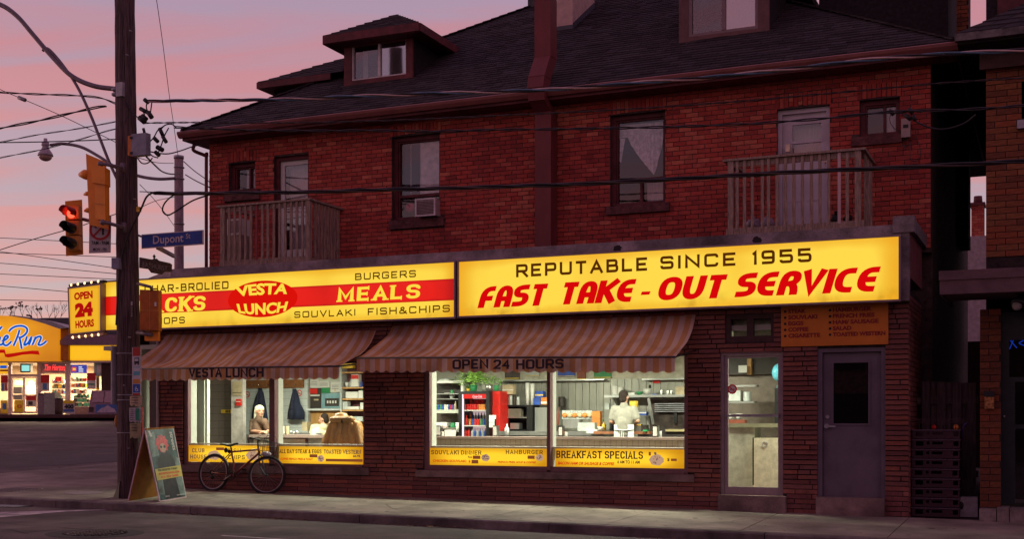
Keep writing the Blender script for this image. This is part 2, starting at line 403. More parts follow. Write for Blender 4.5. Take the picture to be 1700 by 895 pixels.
def btext(mb, s, P0, ex, ez, W, H, bold=.0, slant=0, nrm=None, warp=None, spacing=1.0):
    """Plain sans lettering, fitted to a W x H rectangle whose lower left corner is P0."""
    key = (s, bold, spacing)
    if key not in BT:
        c = bpy.data.curves.new('lettering', 'FONT'); c.body = s; c.offset = bold; c.resolution_u = 3; c.space_character = spacing
        o = bpy.data.objects.new('lettering', c); COL.objects.link(o)
        dg = bpy.context.evaluated_depsgraph_get(); me = bpy.data.meshes.new_from_object(o.evaluated_get(dg))
        BT[key] = ([tuple(v.co) for v in me.vertices], [tuple(p.vertices) for p in me.polygons])
        bpy.data.objects.remove(o); bpy.data.curves.remove(c); bpy.data.meshes.remove(me)
    vs, fs = BT[key]
    if not vs: return
    x0 = min(v[0] for v in vs); x1 = max(v[0] for v in vs); y0 = min(v[1] for v in vs); y1 = max(v[1] for v in vs)
    nrm = nrm or V((0, 0, 0)); b = len(mb.v)
    for v in vs:
        u = (v[0]-x0)/(x1-x0); w = (v[1]-y0)/(y1-y0)
        if warp: uu, ww = warp(u, w)
        else: uu, ww = u*W+slant*w*H, w*H
        mb.v.append(P0+ex*uu+ez*ww)
    for f in fs: mb.face(tuple(b+i for i in f))
EX = V((1, 0, 0)); EZ = V((0, 0, 1)); NY = V((0, -1, 0))
def qtext(mb, s, pl, pt, pr, pb, y, kind='b', **kw):
    """Text on a plane y=const between the pixel columns pl..pr, its rows measured at the left edge."""
    a = U(pl, pb, y); b = U(pl, pt, y); c = U(pr, pb, y); W = c.x-a.x; H = b.z-a.z
    if kind == 'b': btext(mb, s, a, EX, EZ, W, H, **kw)
    else: stext(mb, s, a, EX, EZ, W, H, nrm=NY, **kw)
def R4(pl, pt, pr, pb, y):       # rectangle on a plane y: x0, x1, z0, z1
    a = U(pl, pt, y); return a.x, U(pr, pt, y).x, U(pl, pb, y).z, a.z
# ---------------------------------------------------------------- shared materials
ASPH = pm('asphalt', (.105, .080, .076), .86, var=.34, scale=.9, bump=.5, bscale=170, dirt=.5)
CONC = pm('pavement concrete', (.26, .22, .175), .88, var=.24, scale=1.3, bump=.35, bscale=110, dirt=.65)
KERBM = pm('kerb concrete', (.16, .135, .125), .9, var=.2, scale=5, bump=.4, bscale=70, dirt=.7)
CEM = pm('weathered cement render', (.32, .26, .27), .92, var=.25, scale=3.2, bump=.7, bscale=26, dirt=.75)
REDBRICK = pm('red brick', (1, 1, 1), .9, var=.14, scale=16, bump=.5, bscale=90, tint=True, dirt=.25)
MORT = pm('sooty mortar', (.075, .045, .042), .95, var=.3, scale=9, bump=.5, bscale=50)
MORTD = pm('dark mortar', (.035, .024, .022), .95, var=.3, scale=9, bump=.5, bscale=50)
SHING = pm('asphalt shingle', (1, 1, 1), .95, var=.2, scale=12, bump=.6, bscale=240, tint=True)
ROOFB = pm('roof felt', (.03, .024, .026), .95)
TRIMR = pm('dark red painted trim', (.12, .022, .026), .6, var=.25, scale=5, bump=.15, bscale=60, dirt=.4)
MAROON = pm('maroon painted steel', (.16, .033, .034), .6, var=.12, scale=3, bump=.08, bscale=40, dirt=.3, stretch=(1, 1, .3))
MAUVE = pm('mauve painted metal', (.20, .13, .14), .45, var=.1, scale=6, bump=.06)
WOODG = pm('weathered grey wood', (.24, .17, .14), .9, var=.25, scale=12, bump=.5, bscale=50, stretch=(3, 3, .35), tint=True)
DARKW = pm('dark stained wood', (.045, .018, .018), .6, var=.25, scale=8)
WHITEP = pm('white paint', (.62, .60, .56), .5, var=.06, scale=3)
LILAC = pm('pale lilac door paint', (.48, .42, .46), .45, var=.08, scale=4)
BLK = pm('black rubber', (.012, .012, .013), .55)
DKMET = pm('dark steel', (.05, .05, .055), .4, metal=.6)
STEEL = pm('brushed stainless steel', (.50, .50, .48), .32, metal=.85, var=.12, scale=3, stretch=(1, 1, .15))
CHROME = pm('chrome', (.7, .7, .7), .15, metal=1, var=.03)
GALV = pm('galvanised metal', (.30, .29, .31), .5, metal=.5, var=.15, scale=10)
GLS = glassm('shop glass', .035, .01)
GLU = glassm('upper window glass', .10, .015, (.95, .95, .95))
GLD = glassm('door glass', .05, .01)
DARK = pm('unlit room black', (.015, .012, .013), .9)  # near black stands in for the darkness of unlit interiors
CURT = pm('thin curtain', (.42, .37, .38), .8, var=.12, scale=9, bump=.6, bscale=9, stretch=(4, 1, .5))
BRK = [(.47, .072, .052), (.40, .056, .044), (.52, .092, .062), (.31, .045, .039), (.56, .145, .090), (.45, .064, .047), (.48, .100, .070), (.37, .060, .048), (.43, .070, .052)]
BRKS = [(.27, .092, .076), (.22, .075, .066), (.30, .108, .086), (.18, .062, .058), (.32, .100, .070), (.25, .084, .070), (.23, .090, .080)]
BRKO = [(.27, .088, .040), (.23, .072, .036), (.30, .108, .046), (.19, .062, .034), (.32, .085, .038)]

POOL = {}
def unitbrick(col, mat):
    k = (col, mat.name)
    if k not in POOL:
        mb = MB(); mb.tint = col
        p = [V((x, y, z)) for z in (-.5, .5) for y in (-1, 0) for x in (-.5, .5)]
        mb.v = p
        for q in ((0, 1, 5, 4), (1, 3, 7, 5), (2, 0, 4, 6), (4, 5, 7, 6), (2, 3, 1, 0)): mb.face(q)
        me = mb.data('brick'); me.materials.append(mat); POOL[k] = me
    return POOL[k]
def lay(wall, items, y, mat, nind, name='brick', depth=.012, vis=None, key=None):
    """items: (x0, x1, z0, z1, colour). The largest in view become objects, the rest one mesh."""
    off = base(wall); its = []
    for it in items:
        x0, x1, z0, z1, c = it; cx = (x0+x1)/2; cz = (z0+z1)/2; u, v = proj((cx, y, cz))
        sc_ = FPX/(V((cx, y, cz))-E0).dot(FW)*(x1-x0)*min(1, (z1-z0)*12)
        seen = (vis is None or vis(u, v)) and -5 < u < 1705 and -5 < v < 900
        its.append((sc_ if seen else -1, it))
    its.sort(key=lambda t: -t[0]); mb = MB(); k = 0
    for s_, (x0, x1, z0, z1, c) in its:
        d = depth*random.uniform(.45, 1.25)
        if k < nind and s_ > 0:
            o = bpy.data.objects.new(name, unitbrick(c, mat)); COL.objects.link(o); o.parent = wall
            o.location = V(((x0+x1)/2, y, (z0+z1)/2))-off; o.scale = (x1-x0, d, z1-z0); o.rotation_euler = (0, random.uniform(-.004, .004), random.uniform(-.003, .003)); k += 1
        else: mb.tint = c; mb.box(x0, x1, y-d, y, z0, z1)
    if mb.v: mb.build(name+'work', mat, wall, kind='stuff')
def pick(pal, x, z, dark=()):
    p = sorted(pal, key=sum); n = len(p); m = .5+.22*(math.sin(x*.9+z*2.1)+math.sin(x*2.3-z*1.1+2))*.7
    if any(h[0]-.1 < x < h[1]+.1 and h[2]-.55 < z < h[2] for h in dark): m -= .25
    return p[min(n-1, max(0, int(random.gauss(m, .27)*n)))]
def courses(x0, x1, z0, z1, holes, pitch, length, pal, joint=.012, rnd=0, off=.5):
    o = []; k = 0; z = z0
    while z < z1-pitch*.3:
        a, b = z, z+pitch-joint; mid = (a+b)/2
        seg = [(x0, x1)]
        for hx0, hx1, hz0, hz1 in holes:
            if hz0 < mid < hz1:
                ns = []
                for s0, s1 in seg:
                    if hx1 <= s0 or hx0 >= s1: ns.append((s0, s1)); continue
                    if hx0 > s0: ns.append((s0, hx0))
                    if hx1 < s1: ns.append((hx1, s1))
                seg = ns
        ph = (k % 2)*length*off+random.uniform(0, .03)
        for s0, s1 in seg:
            if rnd:
                x = s0
                while x < s1-.02:
                    L = random.uniform(.16, .46); e = min(s1, x+L)
                    if s1-e < .09: e = s1
                    o.append((x, e-joint if e < s1 else e, a, b, pick(pal, x, z, holes))); x = e
            else:
                x = x0-ph
                while x < s1:
                    e = x+length; l = max(x, s0); r = min(e, s1)
                    if r-l > .03: o.append((l, r-(joint if r == e else 0), a, b, pick(pal, l, z, holes)))
                    x = e
        z += pitch; k += 1
    return o
def shell(mb, x0, x1, y0, y1, z0, z1, holes):
    xs = sorted({x0, x1, *[min(max(h[i], x0), x1) for h in holes for i in (0, 1)]}); zs = sorted({z0, z1, *[min(max(h[i], z0), z1) for h in holes for i in (2, 3)]})
    for a, b in zip(xs, xs[1:]):
        run = None
        for c, d in zip(zs, zs[1:]):
            inside = any(h[0] < (a+b)/2 < h[1] and h[2] < (c+d)/2 < h[3] for h in holes)
            if inside:
                if run: mb.box(a, b, y0, y1, run[0], run[1]); run = None
            else: run = (run[0], d) if run else (c, d)
        if run: mb.box(a, b, y0, y1, *run)

# ---------------------------------------------------------------- ground, pavement, kerb
def sheet(f, xs, ys, thick=0):
    mb = MB(); n = len(xs)
    for y in ys:
        for x in xs: mb.v.append(V((x, y, f(x, y))))
    for j in range(len(ys)-1):
        for i in range(n-1): a = j*n+i; mb.face((a, a+1, a+n+1, a+n))
    return mb
def arange(a, b, s):
    o = [a]
    while o[-1] < b-1e-6: o.append(min(b, o[-1]+s))
    return o
gx = arange(-600, -120, 60)+arange(-110, 4, 3)+[8, 20, 60, 200, 600]; gy = [-300, -100, -40, -10, 0, 5, 10, 14, 15.79, 18.6]+arange(21, 90, 3)+[120, 200, 400, 900]
def gz(x, y):
    if y > 90: return rz(max(x, -110), 90)-(y-90)*.01
    return rz(max(x, -110), y)
sheet(gz, gx, gy).build('road', ASPH, kind='structure')
KX = -21.0; KY = 15.8
base_walk = MB()
for a, b in zip(*(lambda L: (L, L[1:]))(arange(KX+.3, 40, 2.0))):
    for c, d in ((KY+.02, 18.6), (18.6, 60)):
        if c > 18 and a > -15.3: d = 21.5
        base_walk.quad(*(V((x, y, wz(x, y)-.012)) for x, y in ((a, c), (b, c), (b, d), (a, d))))
walk = base_walk.build('pavement', MORTD, kind='structure')
# slabs, cast bay by bay: the joints run from the wall to the kerb
SLX = [-1.85-1.85*k for k in range(-6, 11)]
for i, x in enumerate(SLX):
    x1 = x; x0 = x-1.85; g = .012
    for (c, d) in (((KY+.16, 18.6),) if x0 > -15.3 else ((KY+.16, 18.6), (18.612, 22.2), (22.212, 26), (26.012, 32), (32.012, 60))):
        if x1 < KX+.2: continue
        x0c = max(x0, KX+.16); t = .06; mb = MB()
        q = [(x0c+g, c), (x1-g*0, c), (x1-g*0, d), (x0c+g, d)]
        mb.prism([V((px_, py_, wz(px_, py_)-t)) for px_, py_ in q], (0, 0, t))
        mb.build('paving_slab', CONC, walk)
# kerb stones
kerb_base = MB().box(KX+.2, 40, KY+.03, KY+.14, -1, -.36).build('kerb', KERBM, kind='structure')
kerb_m = None; x = 6.0; 
while x > KX:
    L = random.uniform(2.6, 3.4); a = max(KX, x-L+.012); mb = MB()
    pr = [(KY, -.16), (KY, -.02), (KY+.025, 0), (KY+.15, 0), (KY+.15, -.16)]
    pts0 = [V((a, y, wz(a, KY)+dz)) for y, dz in pr]; pts1 = [V((x, y, wz(x, KY)+dz)) for y, dz in pr]
    n = len(mb.v); mb.v += pts0+pts1; mb.face((0, 1, 2, 3, 4)); mb.face((9, 8, 7, 6, 5))
    for i in range(5): j = (i+1) % 5; mb.face((i, 5+i, 5+j, j))
    mb.build('kerb_stone', KERBM, kerb_base); x -= L
mb = MB()
for y in arange(KY+.2, 58, 3): mb.box(KX, KX+.15, y, y+2.98, wz(KX, y)-.16, wz(KX, y)+.0)
mb.build('side_kerb', KERBM, kerb_base)
# tactile ramp plate
tp = MB(); a = G(28, 810); b = G(160, 803)
for i in range(34):
    for j in range(9):
        u = a.x+(b.x-a.x)*i/33; v = 16.75+j*.085; z = wz(u, v); tp.box(u-.02, u+.02, v-.02, v+.02, z-.002, z+.008)
tp.build('raised_dots', pm('pale tactile concrete', (.36, .31, .30), .8), walk, kind='stuff')
c = G(120, 815); mb = MB(); mb.smooth = False
def disc(mb, c, r, f, h, n=28, rx=1):
    pts = [V((c.x+math.cos(2*math.pi*i/n)*r*rx, c.y+math.sin(2*math.pi*i/n)*r, 0)) for i in range(n)]
    mb.v += [V((p.x, p.y, f(p.x, p.y)+h)) for p in pts]; mb.face(tuple(range(len(mb.v)-n, len(mb.v))))
disc(mb, G(140, 819), .33, wz, .004); mb.build('valve_cover', DKMET, walk)
# manhole, road line, drain, cracks, leaves
def ground_road(px, py):
    lo, hi = 4., 60.
    for _ in range(50):
        m = (lo+hi)/2; p = D(px, py, m)
        if p.z > rz(p.x, p.y): lo = m
        else: hi = m
    return D(px, py, lo)
mc = ground_road(158, 886.5)
IRON = pm('cast iron', (.055, .045, .045), .55, metal=.3, var=.3, scale=20, bump=.6, bscale=60)
mh = thing('manhole_cover', 'round cast iron manhole cover set in the road in front of the kerb', 'manhole cover', (mc.x, mc.y, rz(mc.x, mc.y)))
mb = MB(); disc(mb, mc, .62, rz, .004); mb.build('collar', pm('tar collar', (.03, .026, .028), .9), mh)
mb = MB(); disc(mb, mc, .36, rz, .010)
for i in range(-5, 6):
    for j in range(-5, 6):
        if i*i+j*j < 26: mb.box(mc.x+i*.06-.02, mc.x+i*.06+.02, mc.y+j*.06-.02, mc.y+j*.06+.02, rz(mc.x, mc.y)+.008, rz(mc.x, mc.y)+.018)
mb.build('lid', IRON, mh)
mb = MB()
for i in range(28):
    a = 2*math.pi*i/28; mb.box(mc.x+math.cos(a)*.385-.02, mc.x+math.cos(a)*.385+.02, mc.y+math.sin(a)*.385-.012, mc.y+math.sin(a)*.385+.012, rz(mc.x, mc.y)+.003, rz(mc.x, mc.y)+.016)
mb.build('rim', IRON, mh)
LINE = pm('worn white road paint', (.46, .40, .40), .8, var=.3, scale=5, bump=.2, dirt=.5)
mb = MB(); q = [ground_road(*p) for p in ((-60, 853), (100, 848.5), (195, 846.5), (100, 851), (0, 860), (-60, 864))]
mb.v += [V((p.x, p.y, rz(p.x, p.y)+.004)) for p in q]; mb.face(tuple(range(6))); mb.build('road_line', LINE, kind='structure')
mb = MB(); a = ground_road(370, 890); mb.quad(*(V((x, y, rz(x, y)+.004)) for x, y in ((a.x, a.y-.05), (a.x+1.6, a.y-.12), (a.x+1.6, a.y-.02), (a.x, a.y+.02)))); mb.build('road_line', LINE, kind='structure')
dg = ground_road(15, 841); dr = thing('storm_drain', 'iron storm drain grate at the kerb near the corner', 'drain', (dg.x, dg.y, rz(dg.x, dg.y)))
mb = MB(); mb.box(dg.x-1.0, dg.x+.35, dg.y-.22, dg.y+.22, rz(dg.x, dg.y)-.02, rz(dg.x, dg.y)+.003); mb.build('well', BLK, dr)
for i in range(14): MB().box(dg.x-.98+i*.095, dg.x-.93+i*.095, dg.y-.22, dg.y+.22, rz(dg.x, dg.y), rz(dg.x, dg.y)+.014).build('grate_bar', GALV, dr)
mb = MB()
for pts in ([(0, 868), (30, 872), (60, 874), (95, 876), (130, 879), (155, 878)], [(30, 886), (60, 883), (100, 880), (140, 877), (230, 876), (330, 880)], [(0, 880), (20, 881), (45, 887)]):
    w = [ground_road(*p) for p in pts]; w = spline(w, 6)
    for a, b in zip(w, w[1:]):
        n_ = V((-(b-a).y, (b-a).x, 0)).normalized()*random.uniform(.006, .016)
        mb.quad(*(V((p.x, p.y, rz(p.x, p.y)+.004)) for p in (a-n_, b-n_, b+n_, a+n_)))
mb.build('road_crack', pm('tar', (.016, .013, .014), .8), kind='structure')
mb = MB()       # tyre-worn streaks on the side street
for pts in ([(0, 745), (190, 735)], [(0, 752), (190, 741)], [(120, 756), (196, 753)], [(60, 724), (196, 717)]):
    a, b = ground_road(*pts[0]), ground_road(*pts[1]); n_ = V((-(b-a).y, (b-a).x, 0)).normalized()*.06
    for k in range(12):
        p = a+(b-a)*k/12; r = a+(b-a)*(k+1)/12
        mb.quad(*(V((q.x, q.y, rz(q.x, q.y)+.005)) for q in (p-n_, r-n_, r+n_, p+n_)))
mb.build('road_line', pm('faint yellow paint', (.13, .08, .055), .8, var=.3, scale=3), kind='structure')
mb = MB(); q = [ground_road(*p) for p in ((-60, 762), (60, 752), (196, 746), (196, 765), (120, 772), (-60, 782))]; q = [V((p.x, p.y, rz(p.x, p.y)+.004)) for p in q]; mb.v += q; mb.face(tuple(range(6))); mb.build('asphalt_patch', pm('newer asphalt', (.045, .036, .038), .85, var=.2, scale=2), kind='structure')
LEAF = pm('fallen leaves', (1, 1, 1), .9, tint=True)
mb = MB(); 
def leaf(p, s, f):
    a = random.uniform(0, 6.28); u = V((math.cos(a), math.sin(a), random.uniform(-.3, .3)))*s; v = V((-math.sin(a), math.cos(a), random.uniform(-.3, .3)))*s*.6
    c = V((p.x, p.y, f(p.x, p.y)+s*.4+.004)); mb.tint = random.choice([(.18, .06, .02), (.12, .05, .025), (.22, .10, .04), (.09, .04, .02)]); mb.quad(c-u, c-v*.8, c+u, c+v)
for _ in range(420):
    x = random.choice([random.gauss(-12.3, .5), random.gauss(-11.2, .35), random.gauss(-10.6, .3), random.gauss(-8.2, .4), random.gauss(-13.4, .5), random.uniform(-14, -4)])
    leaf(V((x, KY-abs(random.gauss(0, .10))-.02, 0)), random.uniform(.015, .035), rz)
for _ in range(60): leaf(V((random.uniform(-15, -2), random.uniform(15.95, 18.5), 0)), random.uniform(.008, .02), wz)
mb.build('dry_leaves', LEAF, kind='stuff')

# ---------------------------------------------------------------- the brick house behind and above
YH = 20.4; YE = 19.9; ZE = 7.18; PIT = .64
HX0 = U(348, 300, YH).x; HX1 = U(1545, 300, YH).x; RX0 = U(300, 213, YE).x; RX1 = U(1590, 72, YE).x; RD = 5.46
house = thing('brick_house', 'two storey red brick house with a dark shingled hip roof rising behind the illuminated signs', 'house', ((HX0+HX1)/2, YH, wz(-8, 18.6)))
def opening(pl, pt, pr, pb): return R4(pl, pt, pr, pb, YH)
oW1 = opening(380, 272, 424, 320); oDL = opening(455, 261, 513, 440); oW2 = opening(650.5, 228, 730.7, 367); oW3 = opening(1013, 192, 1104.7, 344)
oDR = opening(1290, 182.5, 1377.7, 400); oW4 = opening(1427, 167, 1494, 228.5)
opens = [oW1, oDL, oW2, oW3, oDR, oW4]
mb = MB(); shell(mb, HX0, HX1, YH, YH+.3, 4.05, 7.1, opens)
mb.box(HX0, HX0+.3, YH+.3, YH+9.7, 3.4, 7.1); mb.box(HX1-.3, HX1, YH+.3, YH+9.7, 0, 7.1); mb.box(HX0+.3, HX1-.3, YH+9.4, YH+9.7, 0, 7.1); mb.box(HX0+.3, HX1-.3, YH+.3, YH+9.4, 3.95, 4.04)
hwall = mb.build('wall', MORT, house)
holes = []
arch = []
for o, h in ((oW1, .23), (oW2, .21), (oW3, .23), (oDR, .25), (oW4, .25)):
    holes.append(o); a0, a1 = o[0]-.03, o[1]+.03; holes.append((a0, a1, o[3], o[3]+h)); n = round((a1-a0)/.078)
    for i in range(n):
        x0 = a0+(a1-a0)*i/n; x1 = a0+(a1-a0)*(i+1)/n-.012; rise = .03*math.sin(math.pi*(i+.5)/n)
        if random.random() < .25: arch.append((x0, x1, o[3]+.01+rise, o[3]+h*.42, random.choice(BRK))); arch.append((x0, x1, o[3]+h*.45, o[3]+h-.01, random.choice(BRK)))
        else: arch.append((x0, x1, o[3]+.01+rise*.6, o[3]+h-.01+rise*.4, random.choice(BRK)))
holes += [oDL]
sills = []
for o, (pl, pt, pr, pb) in ((oW1, (371, 322, 430, 335)), (oW2, (646, 369, 736, 381)), (oW3, (1006, 344, 1111, 357)), (oW4, (1413, 229, 1497, 243))):
    s_ = R4(pl, pt, pr, pb, YH-.06); sills.append(s_); holes.append((s_[0], s_[1], s_[2], o[2]+.02))
bricks = courses(HX0, HX1, 4.12, 7.1, holes, .0785, .222, BRK)
lay(hwall, bricks, YH, REDBRICK, 285, vis=lambda u, v: v < 375)
lay(hwall, arch, YH, REDBRICK, 60, name='arch_brick', depth=.016, vis=lambda u, v: u > 600)
STONE = pm('rough sandstone', (.12, .045, .045), .95, var=.3, scale=7, bump=1.0, bscale=18)
def hwindow(o, s_, rails=(), mulls=(), frame=TRIMR, fw=.07, curt=None, dark=False, label=None, rec=.13, dmat=GLU):
    x0, x1, z0, z1 = o; y = YH+rec; mb = MB()
    mb.box(x0, x0+fw, y-.03, y+.08, z0, z1); mb.box(x1-fw, x1, y-.03, y+.08, z0, z1); mb.box(x0+fw, x1-fw, y-.03, y+.08, z1-fw, z1); mb.box(x0+fw, x1-fw, y-.03, y+.08, z0, z0+fw)
    mb.box(x0+fw, x0+fw+.03, y+.005, y+.08, z0+fw, z1-fw); mb.box(x0+fw+.03, x1-fw, y+.005, y+.08, z1-fw-.03, z1-fw)
    for r in rails: mb.box(x0+fw+.03, x1-fw, y-.01, y+.07, r-.025, r+.025)
    for (mx, a, b) in mulls: mb.box(mx-.02, mx+.02, y-.005, y+.06, a, b)
    w = mb.build('window', frame, house, label=label)
    MB().quad((x0+fw+.03, y+.05, z0+fw), (x1-fw, y+.05, z0+fw), (x1-fw, y+.05, z1-fw-.03), (x0+fw+.03, y+.05, z1-fw-.03)).build('pane', dmat, w)
    if s_: MB().box(s_[0], s_[1], YH-.07, YH+.12, s_[2], z0-.003).build('sill', STONE, w)
    return w
w = hwindow(oW1, sills[0], mulls=[(U(409, 300, YH).x, oW1[2]+.07, oW1[3]-.1)], label='small dark two light window at the left corner')
MB().box(U(410, 300, YH+.2).x, oW1[1]-.08, YH+.20, YH+.21, oW1[2]+.07, oW1[3]-.1).build('blind', CURT, w)
w = hwindow(oW2, sills[1], rails=[U(700, 322, YH).z], label='tall sash window with an air conditioner in its lower part')
mb = MB()
for a, b in ((672, 681), (683, 697)): x0 = U(a, 300, YH+.2).x; x1 = U(b, 300, YH+.2).x; mb.box(x0, x1, YH+.20, YH+.205, U(700, 319, YH).z, oW2[3]-.12)
mb.build('reflection_dark_band', pm('reflection dark grey', (.03, .03, .045), .9), w)  # dark strips stand in for a band in the pane's reflection
MB().box(U(664, 300, YH).x, oW2[1]-.07, YH+.22, YH+.23, U(700, 319, YH).z, oW2[3]-.1).build('blind', pm('pale reflection sheet', (.60, .52, .52), .8), w)  # pale sheet stands in for the reflection filling the pane
w = hwindow(oW3, sills[2], rails=[U(1060, 296, YH).z], mulls=[(U(1061, 320, YH).x, oW3[2]+.07, U(1060, 296, YH).z)], label='tall sash window with a lace curtain tied to one side')
# lace curtain hanging in swags to a point
mb = MB(); zt = U(1060, 222, YH).z; y = YH+.215; n = 26; zpt = U(1078, 287, YH).z; xl = U(1036, 220, YH).x; xr = oW3[1]-.09; xp = U(1080, 280, YH).x
for i in range(n):
    def prof(t):
        x = xl+(xr-xl)*t; z = zt-(zt-zpt)*(max(0, 1-abs((x-xp)/((xp-xl) if x < xp else (xr-xp))))**.8); return x, z
    (a, za), (b, zb) = prof(i/n), prof((i+1)/n); wv = .02*math.sin(i*1.9)
    mb.quad((a, y+wv, za), (b, y+.02*math.sin((i+1)*1.9), zb), (b, y+.02*math.sin((i+1)*1.9), zt+.05), (a, y+wv, zt+.05))
mb.box(U(1028, 210, YH+.3).x, xr, y+.05, y+.055, zt+.02, oW3[3]-.12)
mb.quad((oW3[0]+.11, y, zt), (oW3[0]+.2, y+.02, zt), (oW3[0]+.12, y+.02, zt-.42), (oW3[0]+.1, y, zt-.4))
mb.build('lace_curtain', pm('white lace', (.66, .58, .60), .8, var=.2, scale=14, bump=.8, bscale=16), w)
MB().box(U(1066, 320, YH).x, oW3[1]-.09, YH+.3, YH+.31, oW3[2]+.08, U(1060, 299, YH).z).build('blind', CURT, w)
w = hwindow(oW4, sills[3], mulls=[(U(1467, 200, YH).x, oW4[2]+.07, oW4[3]-.1)], label='small dark window under the eave beside the grey meter box')
MB().box(U(1470, 200, YH+.2).x, oW4[1]-.09, YH+.20, YH+.21, oW4[2]+.08, oW4[3]-.11).build('blind', CURT, w)
# upper doors
def updoor(o, frame, leaf, g, label, fw=.07):
    x0, x1, z0, z1 = o; y = YH+.13; mb = MB(); mb.box(x0, x0+fw, y-.06, y+.08, z0, z1); mb.box(x1-fw, x1, y-.06, y+.08, z0, z1); mb.box(x0+fw, x1-fw, y-.06, y+.08, z1-fw, z1)
    d = mb.build('door', frame, house, label=label); gx0, gx1, gz0, gz1 = g; mb = MB()
    lx0, lx1, lz1 = x0+fw, x1-fw, z1-fw; shell(mb, lx0, lx1, y, y+.045, z0, lz1, [g])
    zb = gz0-.12
    for (a, b) in ((lx0+.1, (lx0+lx1)/2-.04), ((lx0+lx1)/2+.04, lx1-.1)):
        for c, e in ((z0+.15, (z0+zb)/2-.04), ((z0+zb)/2+.04, zb)):
            if e-c > .06: mb.box(a, b, y-.008, y, c, e)
    mb.build('door_leaf', leaf, d)
    mb = MB(); mb.box(gx0, gx1, y+.02, y+.026, gz0, gz1); mb.build('pane', GLU, d)
    MB().box(gx0-.02, gx1+.02, y-.012, y-.001, (gz0+gz1)/2-.02, (gz0+gz1)/2+.02).build('glazing_bar', leaf, d)
    MB().box(gx0, gx1, y+.2, y+.21, gz0, gz1).build('blind', CURT, d)
    return d
g = (U(1313, 205, YH).x, U(1361.5, 205, YH).x, U(1337, 262, YH).z, U(1313, 205, YH).z)
d = updoor(oDR, LILAC, LILAC, g, 'pale lilac panelled door with a tall glass light')
BRASS = pm('brass', (.7, .42, .10), .25, metal=1)
p = U(1371, 283, YH+.1); mb = MB(); mb.ball(p, .03); mb.ball(p+V((0, 0, .14)), .026); mb.build('knob', BRASS, d)
mb = MB(); q = U(1304, 250, YH-.02); mb.box(q.x, q.x+.07, YH-.03, YH+.07, q.z-.02, q.z+.10); mb.build('porch_light', pm('frosted lamp glass', (.7, .55, .4), .4), house)
g = (oDL[0]+.16, oDL[1]-.08, oDL[2]+.3, oDL[3]-.16)
updoor(oDL, TRIMR, WHITEP, g, 'white door in a dark red frame')
# roof
ridge = V(((RX0+RX1)/2, YE+RD, ZE+PIT*RD)); A_ = V((RX0, YE, ZE)); B_ = V((RX1, YE, ZE)); Cc = V((RX1, YE+2*RD, ZE)); Dd = V((RX0, YE+2*RD, ZE))
rl = V((RX0+RD, YE+RD, ZE+PIT*RD)); rr = V((RX1-RD, YE+RD, ZE+PIT*RD))
mb = MB(); mb.v = [A_, B_, Cc, Dd, rl, rr]+[q-V((0, 0, .05)) for q in (A_, B_, Cc, Dd)]
for f in ((0, 1, 5, 4), (1, 2, 5), (2, 3, 4, 5), (3, 0, 4), (0, 6, 7, 1), (1, 7, 8, 2), (2, 8, 9, 3), (3, 9, 6, 0), (9, 8, 7, 6)): mb.face(f)
roof = mb.build('roof', ROOFB, house)
mb = MB(); SC = [(.040, .030, .036), (.032, .025, .030), (.048, .036, .040), (.028, .020, .024), (.052, .042, .048)]
nr = 46; sl_ = math.sqrt(1+PIT*PIT)
for r in range(nr):
    d0 = RD*r/nr; d1 = RD*(r+1)/nr; x = RX0+d0+.02
    while x < RX1-d0-.05:
        e = min(x+random.uniform(.16, .34), RX1-d0-.02); lift = random.uniform(.010, .019); dx = d1-d0
        xa = max(x, RX0+d1) if x < RX0+d1 else x; xb = min(e, RX1-d1)
        if xb > xa-.0:
            mb.tint = random.choice(SC); y0 = YE+d0-.012; z0 = ZE+PIT*d0; y1 = YE+d1; z1 = ZE+PIT*d1+.003
            j = random.uniform(-.008, .008)
            mb.quad((x, y0+j, z0+lift), (e-.004, y0+j, z0+lift), (xb-.004, y1, z1), (xa, y1, z1)); mb.quad((x, y0+j, z0-.002), (e-.004, y0+j, z0-.002), (e-.004, y0+j, z0+lift), (x, y0+j, z0+lift))
        x = e
mb.build('shingles', SHING, roof, kind='stuff')
mb = MB(); n = 40      # hip caps
for s0, s1 in ((A_, rl), (B_, rr)):
    for i in range(n):
        a = s0+(s1-s0)*i/n; b = s0+(s1-s0)*((i+1)/n); mb.tint = random.choice(SC); mb.bar(a+V((0, 0, .022)), b+V((0, 0, .01)), .20, .022)
mb.build('hip_caps', SHING, roof, kind='stuff')
# soffit, fascia, gutter
mb = MB(); z = ZE-.16
for i, x in enumerate(arange(RX0+.02, RX1-.02, .28)[:-1]): mb.box(x, x+.272, YE+.10, YH-.02, z-.03, z-.02+(.002*(i % 2)))
mb.box(RX0+.02, HX0, YH-.02, YH+9, z-.03, z-.018); mb.build('soffit', TRIMR, house)
mb = MB(); mb.box(RX0, RX1, YE+.05, YE+.09, ZE-.19, ZE-.02); mb.box(RX0, RX0+.03, YE+.09, YE+9, ZE-.19, ZE-.02); mb.box(RX1-.03, RX1, YE+.09, YE+9, ZE-.19, ZE-.02); mb.build('fascia_board', TRIMR, house)
mb = MB(); gp = [(0, .0), (-.10, .0), (-.115, -.015), (-.105, -.06), (-.06, -.12), (0, -.125), (0, -.115), (-.055, -.11), (-.095, -.055), (-.10, -.012), (0, -.012)]
mb.prism([V((RX0-.05, YE+.05+a, ZE-.02+b)) for a, b in gp][::-1], (RX1-RX0+.1, 0, 0)); mb.build('gutter', pm('glossy maroon gutter', (.20, .06, .055), .28, var=.15, scale=2, spec=.6), house)
mb = MB(); q = U(331, 232, YH-.1)
